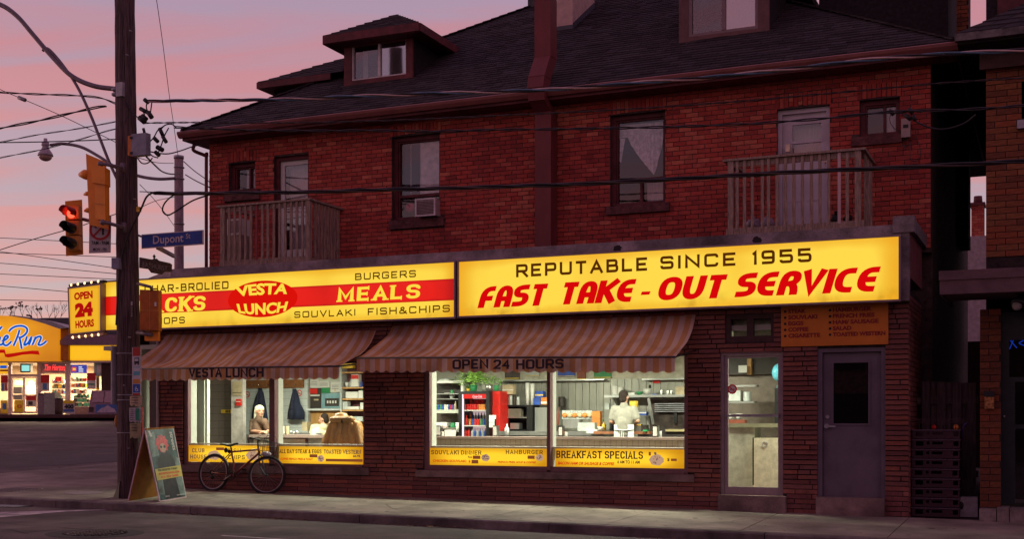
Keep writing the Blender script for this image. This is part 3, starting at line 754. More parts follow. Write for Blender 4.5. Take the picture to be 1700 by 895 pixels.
mb.smooth = True; mb.tube(spline([V((HX0-.15, YE+.2, ZE-.25)), V((HX0-.16, YE+.2, ZE-.36)), V((HX0-.06, YH-.12, ZE-.42)), V((HX0+.0, YH-.10, ZE-.46)), V((HX0-.02, YH-.08, ZE-.6)), V((HX0-.02, YH-.08, 4.2))], 6), .035, 8)
mb.build('downpipe', TRIMR, house)
# dormers
def rooft(px, py):
    d = ray(px, py); t = (EYE-ZE+PIT*YE)/(PIT*d.y-d.z); return E0+d*t
def dormer(xa, xb, yf, z0, z1, over, rise, name='dormer', trim=TRIMR, win=None, label=None, deep=3.2, sidem=None):
    """Box dormer on the front slope: face plane yf between xa..xb."""
    mb = MB(); fwid = .13
    wx0, wx1, wz0, wz1 = win
    shell(mb, xa, xb, yf, yf+.05, z0, z1, [win]); 
    d = mb.build(name, trim, house, label=label)
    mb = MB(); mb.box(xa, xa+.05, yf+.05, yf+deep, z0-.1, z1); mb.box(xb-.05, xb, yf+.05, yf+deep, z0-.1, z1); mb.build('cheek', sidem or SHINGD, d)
    ex0, ex1, ey0 = xa-over, xb+over, yf-over; mb = MB(); zc = z1+.0; hw = (ex1-ex0)/2; ap = V(((ex0+ex1)/2, ey0+hw, zc+.16+rise)); back = V((ap.x, yf+deep+hw, ap.z))
    a, b, c_, e = V((ex0, ey0, zc+.16)), V((ex1, ey0, zc+.16)), V((ex1, yf+deep+1.5, zc+.16)), V((ex0, yf+deep+1.5, zc+.16))
    mb.v = [a, b, c_, e, ap, back]; [mb.face(f) for f in ((0, 1, 4), (1, 2, 5, 4), (3, 0, 4, 5), (0, 3, 2, 1))]
    rf = mb.build('dormer_roof', ROOFB, d)
    mb = MB(); nr = 9
    for r in range(nr):          # front slope courses
        for (p0, p1, ax_) in (((a, b, ap)), (None, None, None))[:1]:
            l0 = p0+(ax_-p0)*r/nr; r0 = p1+(ax_-p1)*r/nr; l1 = p0+(ax_-p0)*(r+1)/nr; r1 = p1+(ax_-p1)*(r+1)/nr; k = max(1, int((r0-l0).length/.26))
            for i in range(k):
                mb.tint = random.choice(SC); li = random.uniform(.012, .022); q0 = l0+(r0-l0)*i/k; q1 = l0+(r0-l0)*((i+.98)/k); q2 = l1+(r1-l1)*((i+.98)/k); q3 = l1+(r1-l1)*i/k
                mb.quad(q0+V((0, -.01, li)), q1+V((0, -.01, li)), q2+V((0, 0, .003)), q3+V((0, 0, .003))); mb.quad(q0+V((0, -.01, -.002)), q1+V((0, -.01, -.002)), q1+V((0, -.01, li)), q0+V((0, -.01, li)))
    mb.build('shingles', SHING, d, kind='stuff')
    mb = MB(); mb.box(ex0, ex1, ey0-.02, ey0+.02, zc+.0, zc+.158); mb.box(ex1-.02, ex1+.02, ey0+.02, yf+deep, zc+.0, zc+.158); mb.box(ex0-.02, ex0+.02, ey0+.02, yf+deep, zc, zc+.158); mb.box(ex0+.02, ex1-.02, ey0+.02, yf+deep, zc-.012, zc+.002); mb.build('eave_board', trim, d)
    return d
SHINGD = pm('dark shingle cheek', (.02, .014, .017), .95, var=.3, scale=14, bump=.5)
p = rooft(628, 137); yf = p.y
xa = U(571, 100, yf).x; xb = U(685, 100, yf).x; zb = U(573, 143, yf).z; ztp = U(571, 77, yf).z
win = (U(583.5, 100, yf).x, U(674, 100, yf).x, U(583.5, 134, yf).z, U(583.5, 78.5, yf).z)
dm = dormer(xa, xb, yf, zb, ztp, .30, .62, win=win, label='red framed dormer with a sliding window left of the tall flue')
WHT = pm('white vinyl frame', (.55, .48, .48), .5)
mb = MB(); x0, x1, z0, z1 = win; mx = U(628.5, 100, yf).x
mb.box(x0, x0+.035, yf+.02, yf+.07, z0, z1); mb.box(mx-.02, mx+.03, yf+.01, yf+.06, z0+.03, z1); mb.box(x0+.035, x1, yf+.02, yf+.07, z0, z0+.03); mb.box(x1-.02, x1, yf+.02, yf+.07, z0+.03, z1); mb.build('window', WHT, dm)
MB().box(mx+.03, x1-.02, yf+.05, yf+.055, z0+.03, z1).build('pane', glassm('bright dormer glass', .42, .04, (.7, .7, .7)), dm); MB().box(x0+.035, mx-.02, yf+.06, yf+.065, z0+.03, z1).build('pane', GLU, dm)
mb = MB(); mb.box(mx, x1, yf+.12, yf+.125, z0, z1); mb.box(x0+.09, x0+.2, yf+.3, yf+.31, z0, z1); mb.build('curtain', CURT, dm)
p = rooft(1200, 62); yf = p.y
xa = U(1127, 30, yf).x; xb = U(1277, 30, yf).x; zb = U(1127, 71, yf).z; ztp = U(1127, -45, yf).z
win = (U(1143, 30, yf).x, U(1258, 30, yf).x, U(1143, 61, yf).z, ztp-.2)
dm = dormer(xa, xb, yf, zb, ztp, .30, .6, trim=pm('mauve brown trim', (.13, .06, .06), .6, var=.15, scale=4), win=win, label='brown framed dormer at the top right, its roof out of view')
mb = MB(); x0, x1, z0, z1 = win; mx = U(1201, 30, yf).x; mb.box(x0, x0+.06, yf+.01, yf+.07, z0, z1); mb.box(x1-.05, x1, yf+.01, yf+.07, z0, z1); mb.box(mx-.03, mx+.03, yf+.0, yf+.06, z0+.05, z1); mb.box(x0+.06, x1-.05, yf+.01, yf+.07, z0, z0+.05); mb.build('window', MAUVE, dm)
MB().box(mx+.03, x1-.05, yf+.05, yf+.055, z0+.05, z1).build('pane', bpy.data.materials['bright dormer glass'], dm); MB().box(x0+.06, mx-.03, yf+.05, yf+.055, z0+.05, z1).build('pane', GLU, dm)
MB().box(mx, x1-.05, yf+.2, yf+.21, z0, z1).build('blind', CURT, dm)
# side dormer on the left hip, seen in profile
yn = 21.7; tip = U(428, 137, yn); zt_ = tip.z; bx = U(455, 150, yn+.3); wv = 1.9
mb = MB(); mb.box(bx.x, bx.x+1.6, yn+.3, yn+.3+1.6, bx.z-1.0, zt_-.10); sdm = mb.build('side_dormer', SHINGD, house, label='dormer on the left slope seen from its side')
apx = U(572, 96, yn+1.1)
eX = U(549, 121, yn).x; rX = rooft(600, 96).x+.9
mb = MB(); a = V((tip.x, yn, zt_)); b = V((tip.x, yn+2.2, zt_)); c_ = V((apx.x, yn+1.1, apx.z)); e = V((rX, yn+1.1, apx.z)); f_ = V((eX, yn, zt_)); g_ = V((eX, yn+2.2, zt_))
mb.v = [a, b, c_, e, f_, g_]; [mb.face(q) for q in ((0, 4, 3, 2), (0, 2, 1), (1, 2, 3, 5), (0, 1, 5, 4), (4, 5, 3))]; mb.build('dormer_roof', ROOFB, sdm)
mb = MB(); nr = 8
for r in range(nr):
    l0 = a+(c_-a)*r/nr; l1 = a+(c_-a)*(r+1)/nr; X1 = eX+(rX-eX)*(r+.5)/nr
    x = l0.x
    while x < X1:
        w_ = .26; mb.tint = random.choice(SC); li = random.uniform(.01, .02)
        mb.quad((x, l0.y-.01, l0.z+li), (x+w_-.005, l0.y-.01, l0.z+li), (max(x, l1.x)+w_-.005, l1.y, l1.z+.002), (max(x, l1.x), l1.y, l1.z+.002)); mb.quad((x, l0.y-.01, l0.z-.002), (x+w_-.005, l0.y-.01, l0.z-.002), (x+w_-.005, l0.y-.01, l0.z+li), (x, l0.y-.01, l0.z+li)); x += w_
mb.build('shingles', SHING, sdm, kind='stuff')
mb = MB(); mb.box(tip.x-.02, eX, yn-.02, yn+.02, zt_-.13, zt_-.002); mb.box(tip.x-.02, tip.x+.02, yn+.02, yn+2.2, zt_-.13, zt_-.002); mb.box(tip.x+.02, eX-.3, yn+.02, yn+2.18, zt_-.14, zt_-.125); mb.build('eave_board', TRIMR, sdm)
# tall flue in red painted sheet metal, kinked round the eave
fy = YH-.33; X0 = U(888, 380, fy).x; X1 = U(914.5, 380, fy).x; dpt = .30
def fluepath(y, z): return [V((X0, y, z)), V((X1, y, z)), V((X1, y+dpt, z)), V((X0, y+dpt, z))]
zA = U(900, 186, fy).z; zB = U(895, 165, fy-.3).z; zC = U(895, 125, fy-.3).z; zD = U(900, 92, fy-.05).z; zE = 10.4
secs = [(fy, 4.25), (fy, zA), (fy-.30, zB), (fy-.36, (zB+zC)/2), (fy-.30, zC), (fy-.02, zD), (fy-.02, zE)]
fl = MB(); 
for (ya, za), (yb, zb_) in zip(secs, secs[1:]):
    q0 = fluepath(ya, za); q1 = fluepath(yb, zb_); n = len(fl.v); fl.v += q0+q1
    for i in range(4): j = (i+1) % 4; fl.face((n+i, n+j, n+4+j, n+4+i))
flue = fl.build('kitchen_flue', MAROON, None, label='tall maroon sheet metal flue kinked around the eave between the two tall windows', cat='flue')
mb = MB()
for y_, z_ in secs[1:6]:
    mb.box(X0-.006, X1+.006, y_-.006, y_+dpt, z_-.006, z_+.006)
mb.box(X1-.002, X1+.05, fy+.12, fy+.16, zA-.3, zA-.26)
mb.build('seam', MAROON, flue)
# stucco chimney
cx0 = rooft(941, 50); yc = cx0.y; x0 = U(932, 40, yc).x; x1 = U(950.5, 40, yc).x; x2w = .55
ch = thing('stucco_chimney', 'pale stucco chimney on the roof just right of the maroon flue', 'chimney', ((x0+x1)/2, yc, cx0.z))
MB().box(x0-.1, x1, yc, yc+1.3, cx0.z-.5, 11.6).build('stack', pm('pale stucco', (.50, .34, .30), .9, var=.12, scale=5, bump=.4, bscale=40), ch)
mb = MB(); mb.box(x0-.11, x1+.012, yc-.012, yc+.0, cx0.z-.02, cx0.z+.10); mb.build('flashing', pm('lead flashing', (.06, .06, .075), .5), ch)
mb = MB()
for k in range(40): mb.box(x1, x1+.012, yc+k*.032, yc+k*.032+.0315, cx0.z+k*.032*PIT-.05, cx0.z+k*.032*PIT+.13)
mb.build('step_flashing', pm('lead flashing', (.06, .06, .075), .5), ch)
v1 = rooft(886, 10); vt = thing('roof_vent', 'small dark box vent low on the ridge left of the flue', 'vent', v1); MB().box(v1.x-.1, v1.x+.25, v1.y-.1, v1.y+.25, v1.z-.1, v1.z+.18).build('hood', DKMET, vt); MB().box(v1.x-.16, v1.x+.3, v1.y-.2, v1.y+.3, v1.z+.18, v1.z+.2).build('cap', DKMET, vt)
# right slope: dormer cheek and brick chimney behind
mb = MB(); q = U(1480, 20, 24.3); mb.box(q.x-1.2, U(1574, 20, 23.4).x, 23.4, 25.6, 8, 10.9); rd_ = mb.build('side_dormer', SHINGD, house, label='dark dormer on the right slope above the alley')
mb = MB(); mb.box(q.x-1.6, U(1579, 20, 23.0).x, 23.0, 26, 10.9, 11.0); mb.build('dormer_roof', ROOFB, rd_)
yk = 27.0; kx0 = U(1577, 40, yk).x; kx1 = U(1608, 40, yk).x
bc = thing('brick_chimney', 'orange brick chimney rising beyond the right eave above the alley', 'chimney', ((kx0+kx1)/2, yk, 8)); mb = MB(); mb.box(kx0, kx1, yk, yk+.7, 5.0, 12.6); bcw = mb.build('stack', MORTD, bc)
lay(bcw, courses(kx0, kx1, 7.0, 12.6, [], .085, .24, BRKO), yk, REDBRICK, 60)
# ---------------------------------------------------------------- the diner: one storey shop front
YS = 18.6; ZT = 2.41
SX0 = U(263.5, 700, YS).x; SX1 = U(1508.5, 700, YS).x
WL = (U(304, 700, YS).x, U(605.5, 700, YS).x, U(307, 771.5, YS).z, ZT); WR = (U(703.5, 700, YS).x, U(1142, 700, YS).x, U(703, 780.5, YS).z, ZT)
GD = R4(1196, 585, 1300, 823, YS); SD = R4(1357, 579, 1470, 826, YS); TR = R4(1204, 523, 1285, 569, YS)
diner = thing('diner_building', 'one storey brick diner with lit windows, two doors and a concrete fascia along the pavement', 'diner', ((SX0+SX1)/2, YS, wz(-8, YS)))
fl0 = .27
mb = MB(); shell(mb, SX0, SX1, YS, YS+.13, -.6, 3.3, [WL, WR, GD, SD, TR])
mb.box(SX1-.2, SX1, YS+.13, YH, -.6, 3.3); mb.box(SX0, SX0+.12, YS+.13, 19.0, -.6, 3.3)
dwall = mb.build('wall', MORTD, diner)
SL = R4(290, 771.5, 612, 783.5, YS-.05); SR = R4(690, 781, 1152, 792, YS-.05)
STL = R4(1192, 822.5, 1304, 852, YS-.12); STR = R4(1354.5, 826, 1468, 856, YS-.12)
hs = [WL, WR, GD, SD, TR, (SL[0], SL[1], SL[2], WL[2]+.03), (SR[0], SR[1], SR[2], WR[2]+.03), (STL[0], STL[1], -1, STL[3]), (STR[0], STR[1], -1, STR[3])]
zsp = SL[2]-.005
low = courses(SX0, SX1, zsp-.0735*12, zsp-.01, hs, .0735, .515, BRKS, joint=.0125)
upp = courses(SX0, SX1, zsp, 3.25, hs, .0735, .3, [tuple(k*.85 for k in c) for c in BRKS], joint=.018, rnd=1)
low = [b for b in low if b[3] > wz((b[0]+b[1])/2, YS)-.02]; upp = [b for b in upp if b[3] > wz((b[0]+b[1])/2, YS)-.02]
lay(dwall, low, YS, REDBRICK, 110, depth=.014, vis=lambda u, v: v > 700)
lay(dwall, upp, YS, REDBRICK, 185, depth=.026, vis=lambda u, v: v > 500 and not (600 < v < 0))
mb = MB()          # alley side of the shop, bricks in relief
k = 0; z = -.3
while z < 3.2:
    y = YS+.02-(.12 if k % 2 else 0)
    while y < YH: mb.tint = random.choice(BRKS); mb.box(SX1, SX1+.012, max(y, YS), min(y+.24, YH), z, z+.062); y += .25
    z += .0735; k += 1
mb.build('alley_brickwork', REDBRICK, dwall, kind='stuff')
SILLM = pm('painted concrete sill', (.19, .12, .115), .85, var=.2, scale=5, bump=.4, bscale=40, dirt=.5)
for s_, w_ in ((SL, WL), (SR, WR)): MB().box(s_[0], s_[1], YS-.06, YS+.14, s_[2], w_[2]-.004).build('sill', SILLM, diner)
for s_ in (STL, STR):
    st = MB().box(s_[0], s_[1], YS-.13, YS+.3, wz(s_[0], YS)-.2, s_[3]).build('door_step', pm('old concrete step', (.22, .15, .14), .9, var=.2, scale=4, bump=.6, bscale=30, dirt=.8), diner)
# fascia with its chamfered left corner and returned right end
YF = 18.45; FZ1 = U(880, 410.3, YF).z; FZ0 = 3.12; fx0 = U(283, 443, YF).x; fx1 = U(1509.5, 370, YF).x
cz = D(241, 459, 24.45)
mb = MB(); mb.box(fx0, fx1-.001, YF, YS-.002, FZ0, FZ1); mb.prism([V((fx0, YF, FZ0)), V((fx0, YS+.3, FZ0)), V((cz.x+.25, cz.y+.35, FZ0)), V((cz.x, cz.y, FZ0))], (0, 0, FZ1-FZ0-.003))
mb.box(fx0, fx1-.2, YS+.002, YS+.02, 3.3, FZ1-.002)
fas = mb.build('fascia', CEM, diner)
ex = U(1482, 360, YF-.02).x; zt_ = U(1482, 359.5, YF-.02).z
MB().box(ex, fx1+.07, YF-.03, YS+.1, FZ1-.12, zt_).build('coping_block', CEM, fas)
mb = MB(); mb.box(fx1+.0, fx1+.07, YS+.1, YH+.6, FZ1-.10, zt_-.03); mb.build('coping', pm('grey coping', (.16, .14, .15), .8), fas)
mb = MB(); mb.box(fx1-.16, fx1, YS+.0, YH, U(1509, 459, YF).z, FZ1-.1); mb.build('side_panel', pm('brown side panel', (.16, .055, .065), .7, var=.15, scale=4), fas)
for px_ in (1025, 1257):         # spalled holes along the top of the render, as flat dark patches
    q = U(px_, 408 if px_ < 1100 else 393, YF-.004); mb = MB(); mb.v = [V((q.x+math.cos(6.283*i/16)*random.uniform(.05, .10), YF-.002, q.z-.05+math.sin(6.283*i/16)*random.uniform(.035, .065))) for i in range(16)]; mb.face(tuple(range(16)))
    mb.build('spalled_patch', pm('dark hole', (.03, .022, .024), .95), fas)
MB().box(cz.x+.3, SX1-.16, YS+.02, YH, 4.02, 4.09).build('flat_roof', ROOFB, diner)
# window frames, menu lightboxes, glass
ink = em('brown lettering on lit plastic', (.045, .012, .010)); inkb = em('navy lettering on lit plastic', (.05, .018, .05)); inkr = em('red lettering on lit plastic', (.62, .012, .004)); patch = em('price sticker on lit plastic', (.22, .06, .02)); plate = em('food picture on lit plastic', (.50, .30, .19)); plate2 = em('food picture dark part', (.16, .09, .07))
MENU = litpanel('menu lightbox amber', (1.0, .58, .025), (.45, .175, .002), 1.2, .22, .42, 1, .1)
MLIGHT = em('menu lightbox glow', (1, .85, .2), 1.5)
WFR = pm('mauve aluminium frame', (.19, .10, .11), .4, metal=.2, var=.1, scale=6); WIN = pm('white interior trim', (.42, .42, .37), .6, var=.05)
def shopwin(w, cols, band, label):
    x0, x1, z0, z1 = w; y = YS+.02; mb = MB(); e = .035
    fx = [x0+.0, U(cols[0][0], 700, y).x]; mb.box(x0, fx[1], y, y+.09, z0, z1); mb.box(U(cols[-1][1], 700, y).x, x1, y, y+.09, z0, z1)
    for a, b in zip(cols, cols[1:]): mb.box(U(a[1], 700, y).x, U(b[0], 700, y).x-.075, y-.03, y+.09, z0, z1)
    xa, xb = fx[1], U(cols[-1][1], 700, y).x; zb = U(cols[0][0], band[1], y).z
    mb.box(xa, xb, y, y+.04, z0+.03, zb-.003); mb.box(xa, xb, y-.03, y+.06, z0, z0+.028)
    wn = mb.build('window', WFR, diner, label=label)
    mb = MB(); zt2 = U(cols[0][0], band[0], y).z
    mb.box(x0, fx[1]-.0, y+.092, y+.26, z0, z1)
    for a, b in zip(cols, cols[1:]): mb.box(U(a[1], 700, y).x+.005, U(b[0], 700, y).x-.075, y+.092, y+.24, z0, z1)
    mb.box(xa, xb, y+.055, y+.26, zt2+.003, zt2+.03); mb.build('inner_trim', WIN, wn)
    for a, b in cols: MB().box(U(a, 700, y).x-(.075 if a != cols[0][0] else 0), U(b, 700, y).x, y+.04, y+.046, zt2+.03, z1).build('pane', GLS, wn)
    return wn
LC = [(312, 448.5), (463.3, 603)]; RC = [(713, 909), (921.5, 1136)]
shopwin(WL, LC, (739, 767.2), 'two pane shop window on the left with amber menu strips'); shopwin(WR, RC, (743.8, 772), 'two pane shop window on the right with amber menu strips')
def menustrip(pl, pt, pr, pb, label, texts, blobs=(), patches=()):
    y = YS+.035; x0, x1, z0, z1 = R4(pl, pt, pr, pb, y)
    t = thing('menu_lightbox', label, 'menu sign', ((x0+x1)/2, y, z0), 'amber menu lightboxes along the bottom of the shop windows')
    MB().box(x0, x1, y, y+.02, z0, z1).build('panel', MENU, t)
    mb = MB(); yy = y-.004
    for m_, tx in texts:
        mb.m = m_; s, a, b, c, d, kind = tx
        if kind == 'c': qtext(mb, s, a, b, c, d, yy, 's', th=.155, fat=1.25, r=.45, serif=.9, gap=.34, wide=1.0)
        elif kind == 'i': qtext(mb, s, a, b, c, d, yy, 'b', bold=.03, slant=.25)
        else: qtext(mb, s, a, b, c, d, yy, 'b', bold=.03)
    mb.build('lettering', [ink, inkb, inkr], t)
    for a, b, c, d in blobs:
        q = R4(a, b, c, d, yy); mb = MB(); cx = (q[0]+q[1])/2; cz_ = (q[2]+q[3])/2; rx = (q[1]-q[0])/2; rz_ = (q[3]-q[2])/2; n = 18
        mb.v = [V((cx+math.cos(6.283*i/n)*rx*(1+.08*math.sin(i*2.3)), yy, cz_+math.sin(6.283*i/n)*rz_*(1+.07*math.cos(i*1.7)))) for i in range(n)]; mb.face(tuple(range(n)))
        mb.m = 1
        for k in range(12): aa = random.uniform(0, 6.28); rr_ = random.uniform(0, .75); s_ = random.uniform(.006, .014); px_ = cx+math.cos(aa)*rx*rr_; pz_ = cz_+math.sin(aa)*rz_*rr_; mb.quad(*(V((px_+u*s_, yy-.002-.0002*k, pz_+v*s_*.7)) for u, v in ((-1, -1), (1, -.8), (.9, 1), (-1, .8))))
        mb.build('food_picture', [plate, plate2], t)
    for a, b, c, d in patches:
        q = R4(a, b, c, d, yy); MB().box(q[0], q[1], yy-.003, yy, q[2], q[3]).build('price_sticker', patch, t)
menustrip(313, 739.5, 447.5, 767, 'amber menu strip reading CLUB HOUSE and FISH and CHIPS, behind the bicycle',
    [(1, ('CLUB', 319, 745, 339.5, 751.5, 'c')), (1, ('HOUSE', 316, 755.3, 343, 761.8, 'c')), (0, ('FISH', 378, 745.5, 400, 751.5, 'c')), (0, ('CHIPS', 379, 756, 406.5, 762.8, 'c')), (0, ('& ', 370, 757, 375, 762.8, 'c'))],
    [(345, 748.5, 366, 764), (408.5, 748.5, 431, 764.5)], [(359, 743.5, 372, 748)])
menustrip(463.5, 741.5, 602.7, 770.5, 'amber menu strip reading ALL DAY STEAK AND EGGS, TOASTED WESTERN',
    [(0, ('ALL DAY STEAK & EGGS', 464, 746.3, 533.5, 753, 'c')), (1, ('TOASTED WESTERN', 538, 747, 599, 753.8, 'c')), (2, ('COFFEE FRENCH FRIES & TOAST', 465, 760.5, 519, 764, 'i')), (1, ('$6.95', 586, 755.8, 598, 760, 'b'))],
    [(527, 756, 538, 767.5)], [(541, 762.2, 602, 766.6), (514, 754.8, 527, 760)])
menustrip(713.3, 744, 908.6, 773, 'amber menu strip reading SOUVLAKI DINNER and HAMBURGER',
    [(0, ('SOUVLAKI DINNER', 716, 748, 799, 754.8, 'c')), (0, ('HAMBURGER', 840, 747.5, 901, 754.2, 'c')), (2, ('CHICKEN SOUVLAKI  $', 718.5, 763.4, 781, 768, 'b')), (2, ('FRENCH FRIES, SOUP & COFFEE', 826, 766, 889, 769.6, 'i')), (0, ('Pork', 777, 757.5, 784, 761.5, 'b'))],
    [(799, 754.5, 813, 766.5), (889.5, 754.5, 902.5, 766)], [(785, 757, 797.5, 762.6), (783, 764, 794, 770), (876, 757, 887.5, 762.5)])
menustrip(921.8, 745.2, 1135.3, 777, 'amber menu strip reading BREAKFAST SPECIALS',
    [(0, ('BREAKFAST SPECIALS', 924, 748.8, 1067, 761, 'c')), (2, ('BACON HAM OR SAUSAGE & COFFEE', 926, 767, 1019, 771.8, 'i')), (0, ('6 AM TO 11 AM', 1025, 764.7, 1062, 770.2, 'b')), (0, ('$', 1107.5, 761, 1111.5, 766.5, 'b'))],
    [(1078, 755, 1102, 773.5), (1086, 751, 1090, 756)], [(1114, 762, 1123.5, 766), (1077, 750.8, 1080.5, 757)])
# glass door
def ringframe(mb, x0, x1, z0, z1, y0, y1, l, r, t, b): mb.box(x0, x0+l, y0, y1, z0, z1); mb.box(x1-r, x1, y0, y1, z0, z1); mb.box(x0+l, x1-r, y0, y1, z1-t, z1); mb.box(x0+l, x1-r, y0, y1, z0, z0+b) if b else None
LILM = pm('lilac grey aluminium', (.26, .19, .21), .45, metal=.15, var=.1, scale=5)
x0, x1, z0, z1 = GD; y = YS+.05; mb = MB(); ringframe(mb, x0, x1, z0, z1, y-.03, y+.08, .045, .03, .05, .0)
gd = mb.build('door', LILM, diner, label='glass door with a push bar and no smoking sticker')
mb = MB(); ringframe(mb, x0+.05, x1-.035, z0+.015, z1-.055, y, y+.045, .055, .05, .035, .12); mb.build('door_leaf', LILM, gd)
MB().box(x0+.105, x1-.085, y+.02, y+.026, z0+.135, z1-.09).build('pane', GLD, gd)
q = U(1207, 690.5, y); mb = MB(); mb.bar((x0+.07, y-.05, q.z), (x1-.06, y-.05, q.z), .035, .04); mb.box(x0+.07, x0+.1, y-.05, y, q.z-.02, q.z+.02); mb.box(x1-.09, x1-.06, y-.05, y, q.z-.02, q.z+.02); mb.build('push_bar', GALV, gd)
MB().box(x0, x1, y-.05, y+.08, z0-.0, z0+.014).build('threshold', pm('worn brass threshold', (.35, .30, .14), .4, metal=.5), gd)
def nosmoke(parent, c, r, y, name='no_smoking_sticker'):
    mb = MB(); n = 20; c = V(c); mb.v = [V((c.x+math.cos(6.283*i/n)*r, y, c.z+math.sin(6.283*i/n)*r)) for i in range(n)]; mb.face(tuple(range(n)))
    mb.m = 1; pts = [V((math.cos(6.283*i/24)*r*.84, math.sin(6.283*i/24)*r*.84)) for i in range(25)]; ribbon(mb, pts, r*.13, True, frame2(V((c.x, y-.002, c.z)), EX, EZ, NY), 0)
    ribbon(mb, [V((-.6*r, .6*r)), V((.6*r, -.6*r))], r*.1, False, frame2(V((c.x, y-.003, c.z)), EX, EZ, NY), 0)
    mb.m = 2; ribbon(mb, [V((-.5*r, -.05*r)), V((.5*r, -.05*r))], r*.09, False, frame2(V((c.x, y-.001, c.z)), EX, EZ, NY), 0)
    return mb.build(name, [WHITEP, pm('sticker red', (.65, .03, .02), .5), BLK], parent)
nosmoke(gd, U(1215.5, 646.5, y+.01), .075, y+.012)
# steel door
x0, x1, z0, z1 = SD; y = YS+.06; DG = pm('dull purple grey door paint', (.115, .088, .115), .5, var=.12, scale=3, bump=.05, dirt=.3)
mb = MB(); ringframe(mb, x0, x1, z0, z1, y-.05, y+.09, .07, .06, .06, 0); sdn = mb.build('door', DG, diner, label='plain purple grey steel door with one glass light')
g = R4(1383, 602.5, 1442, 704, y); mb = MB(); shell(mb, x0+.075, x1-.065, y+.01, y+.05, z0+.01, z1-.065, [g]); mb.build('door_leaf', DG, sdn)
mb = MB(); ringframe(mb, g[0]-.025, g[1]+.025, g[2]-.025, g[3]+.025, y-.002, y+.01, .03, .03, .03, .03); mb.build('glazing_bead', DG, sdn)
MB().box(g[0], g[1], y+.02, y+.026, g[2], g[3]).build('pane', glassm('dark door glass', .22, .01, (.5, .5, .5)), sdn)
q = U(1373, 708, y); mb = MB(); mb.cyl(q+V((0, 0, 0)), q+V((0, -.05, 0)), .035, n=14); mb.bar(q+V((0, -.05, 0)), q+V((.13, -.05, -.005)), .02, .022); q2 = U(1374, 692.5, y); mb.cyl(q2, q2+V((0, -.02, 0)), .028, n=14); mb.build('handle', GALV, sdn)
MB().box(x0, x1, YS+.18, YS+.2, z0, z1).build('hall_dark_board', DARK, sdn)  # added dark board, keeps the lit interior out of the door pane
# small transom window above the glass door
x0, x1, z0, z1 = TR; mb = MB(); ringframe(mb, x0, x1, z0, z1, YS+.01, YS+.1, .08, .05, .07, .09); mx = U(1245, 540, YS).x; mb.box(mx-.05, mx+.05, YS+.01, YS+.1, z0+.09, z1-.07)
tr = mb.build('window', DARKW, diner, label='small dark transom window above the glass door'); MB().box(x0+.08, x1-.05, YS+.06, YS+.066, z0+.09, z1-.07).build('pane', GLD, tr)
MB().box(x0+.08, x1-.05, YS+.2, YS+.21, z0+.09, z1-.07).build('frosted_panel', pm('greenish frosted glass', (.30, .38, .20), .6, var=.2, scale=12), tr)
# rainwater pipe and end pier at the chamfered corner
mb = MB(); q = U(262, 700, YS-.05); mb.smooth = True; mb.tube([(q.x, YS-.05, wz(q.x, YS)), (q.x, YS-.05, 3.1)], .028, 10); mb.build('downpipe', pm('pale grey pipe', (.32, .26, .27), .6), diner)
q0 = U(250.5, 700, 19.7); q1 = U(261, 700, 19.7); mb = MB(); mb.box(q0.x, q1.x, 19.7, 20.1, -.3, 3.3); ep = mb.build('corner_pier', MORTD, diner)
mb = MB(); z = -.2; 
while z < 3.2: mb.tint = random.choice(BRKS); mb.box(q0.x-.01, q1.x+.005, 19.685, 19.7, z, z+.062); z += .0735
mb.build('pier_brickwork', REDBRICK, ep, kind='stuff')

# ---------------------------------------------------------------- illuminated signs
YG = 18.33
YEL = litpanel('yellow sign plastic', (1.0, .69, .06), (.82, .37, .004), 1.0, .035, .20, 3, .4)
YEL2 = litpanel('yellow sign plastic long', (1.0, .69, .06), (.84, .36, .004), 1.0, .06, .22, 3, .55)
REDL = litpanel('red sign plastic', (.80, .010, .003), (.40, .002, .001), 1.0, .03, .15, 3, .2)
BRN = em('brown letters on lit sign', (.085, .020, .001)); RED = em('red letters on lit sign', (.68, .002, .003), 1.0); YLT = em('yellow letters on lit sign', (.98, .72, .06), 1.0)
FR = pm('sign frame metal', (.24, .17, .19), .4, metal=.3, var=.15, scale=3)
def lightbox(name, label, pl, pr, top, bot, panelmat, y=YG, depth=.115):
    x0, x1 = U(pl, 500, y).x, U(pr, 500, y).x; z1 = U(top[0], top[1], y).z; z0 = U(bot[0], bot[1], y).z
    t = thing(name, label, 'sign', ((x0+x1)/2, y, z0), 'yellow lightbox signs on the fascia'); f = .028
    mb = MB(); mb.box(x0, x1, y+.02, y+depth, z0, z1); mb.build('cabinet', FR, t)
    mb = MB(); ringframe(mb, x0, x1, z0, z1, y-.025, y+.018, f, f, f, f); mb.build('frame', FR, t)
    MB().box(x0+f, x1-f, y, y+.012, z0+f, z1-f).build('panel', panelmat, t)
    return t, x0+f, x1-f, z0+f, z1-f
s1, sx0, sx1, sz0, sz1 = lightbox('lightbox_sign', 'long yellow lightbox sign with a red band reading VESTA LUNCH, SNACKS and MEALS', 167.5, 757, (756, 432.6), (756, 529), YEL)
h = sz1-sz0; ya = YG-.004
MB().box(sx0, sx1, ya, YG-.001, sz0+h*.305, sz0+h*.70).build('red_band', REDL, s1)
cx = (U(379, 500, YG).x+U(494, 500, YG).x)/2; rx = (U(494, 500, YG).x-U(379, 500, YG).x)/2; czs = sz0+h*.495; rz2 = h*.36
mb = MB(); n = 48; mb.v = [V((cx+math.cos(6.2832*i/n)*rx, ya-.004, czs+math.sin(6.2832*i/n)*rz2)) for i in range(n)]; mb.face(tuple(range(n))); mb.build('red_oval', em('red oval on lit sign', (.70, .006, .003)), s1)
mb = MB(); yb = YG-.006
SQ = dict(th=.185, r=.17, gap=.33, wide=1.15)
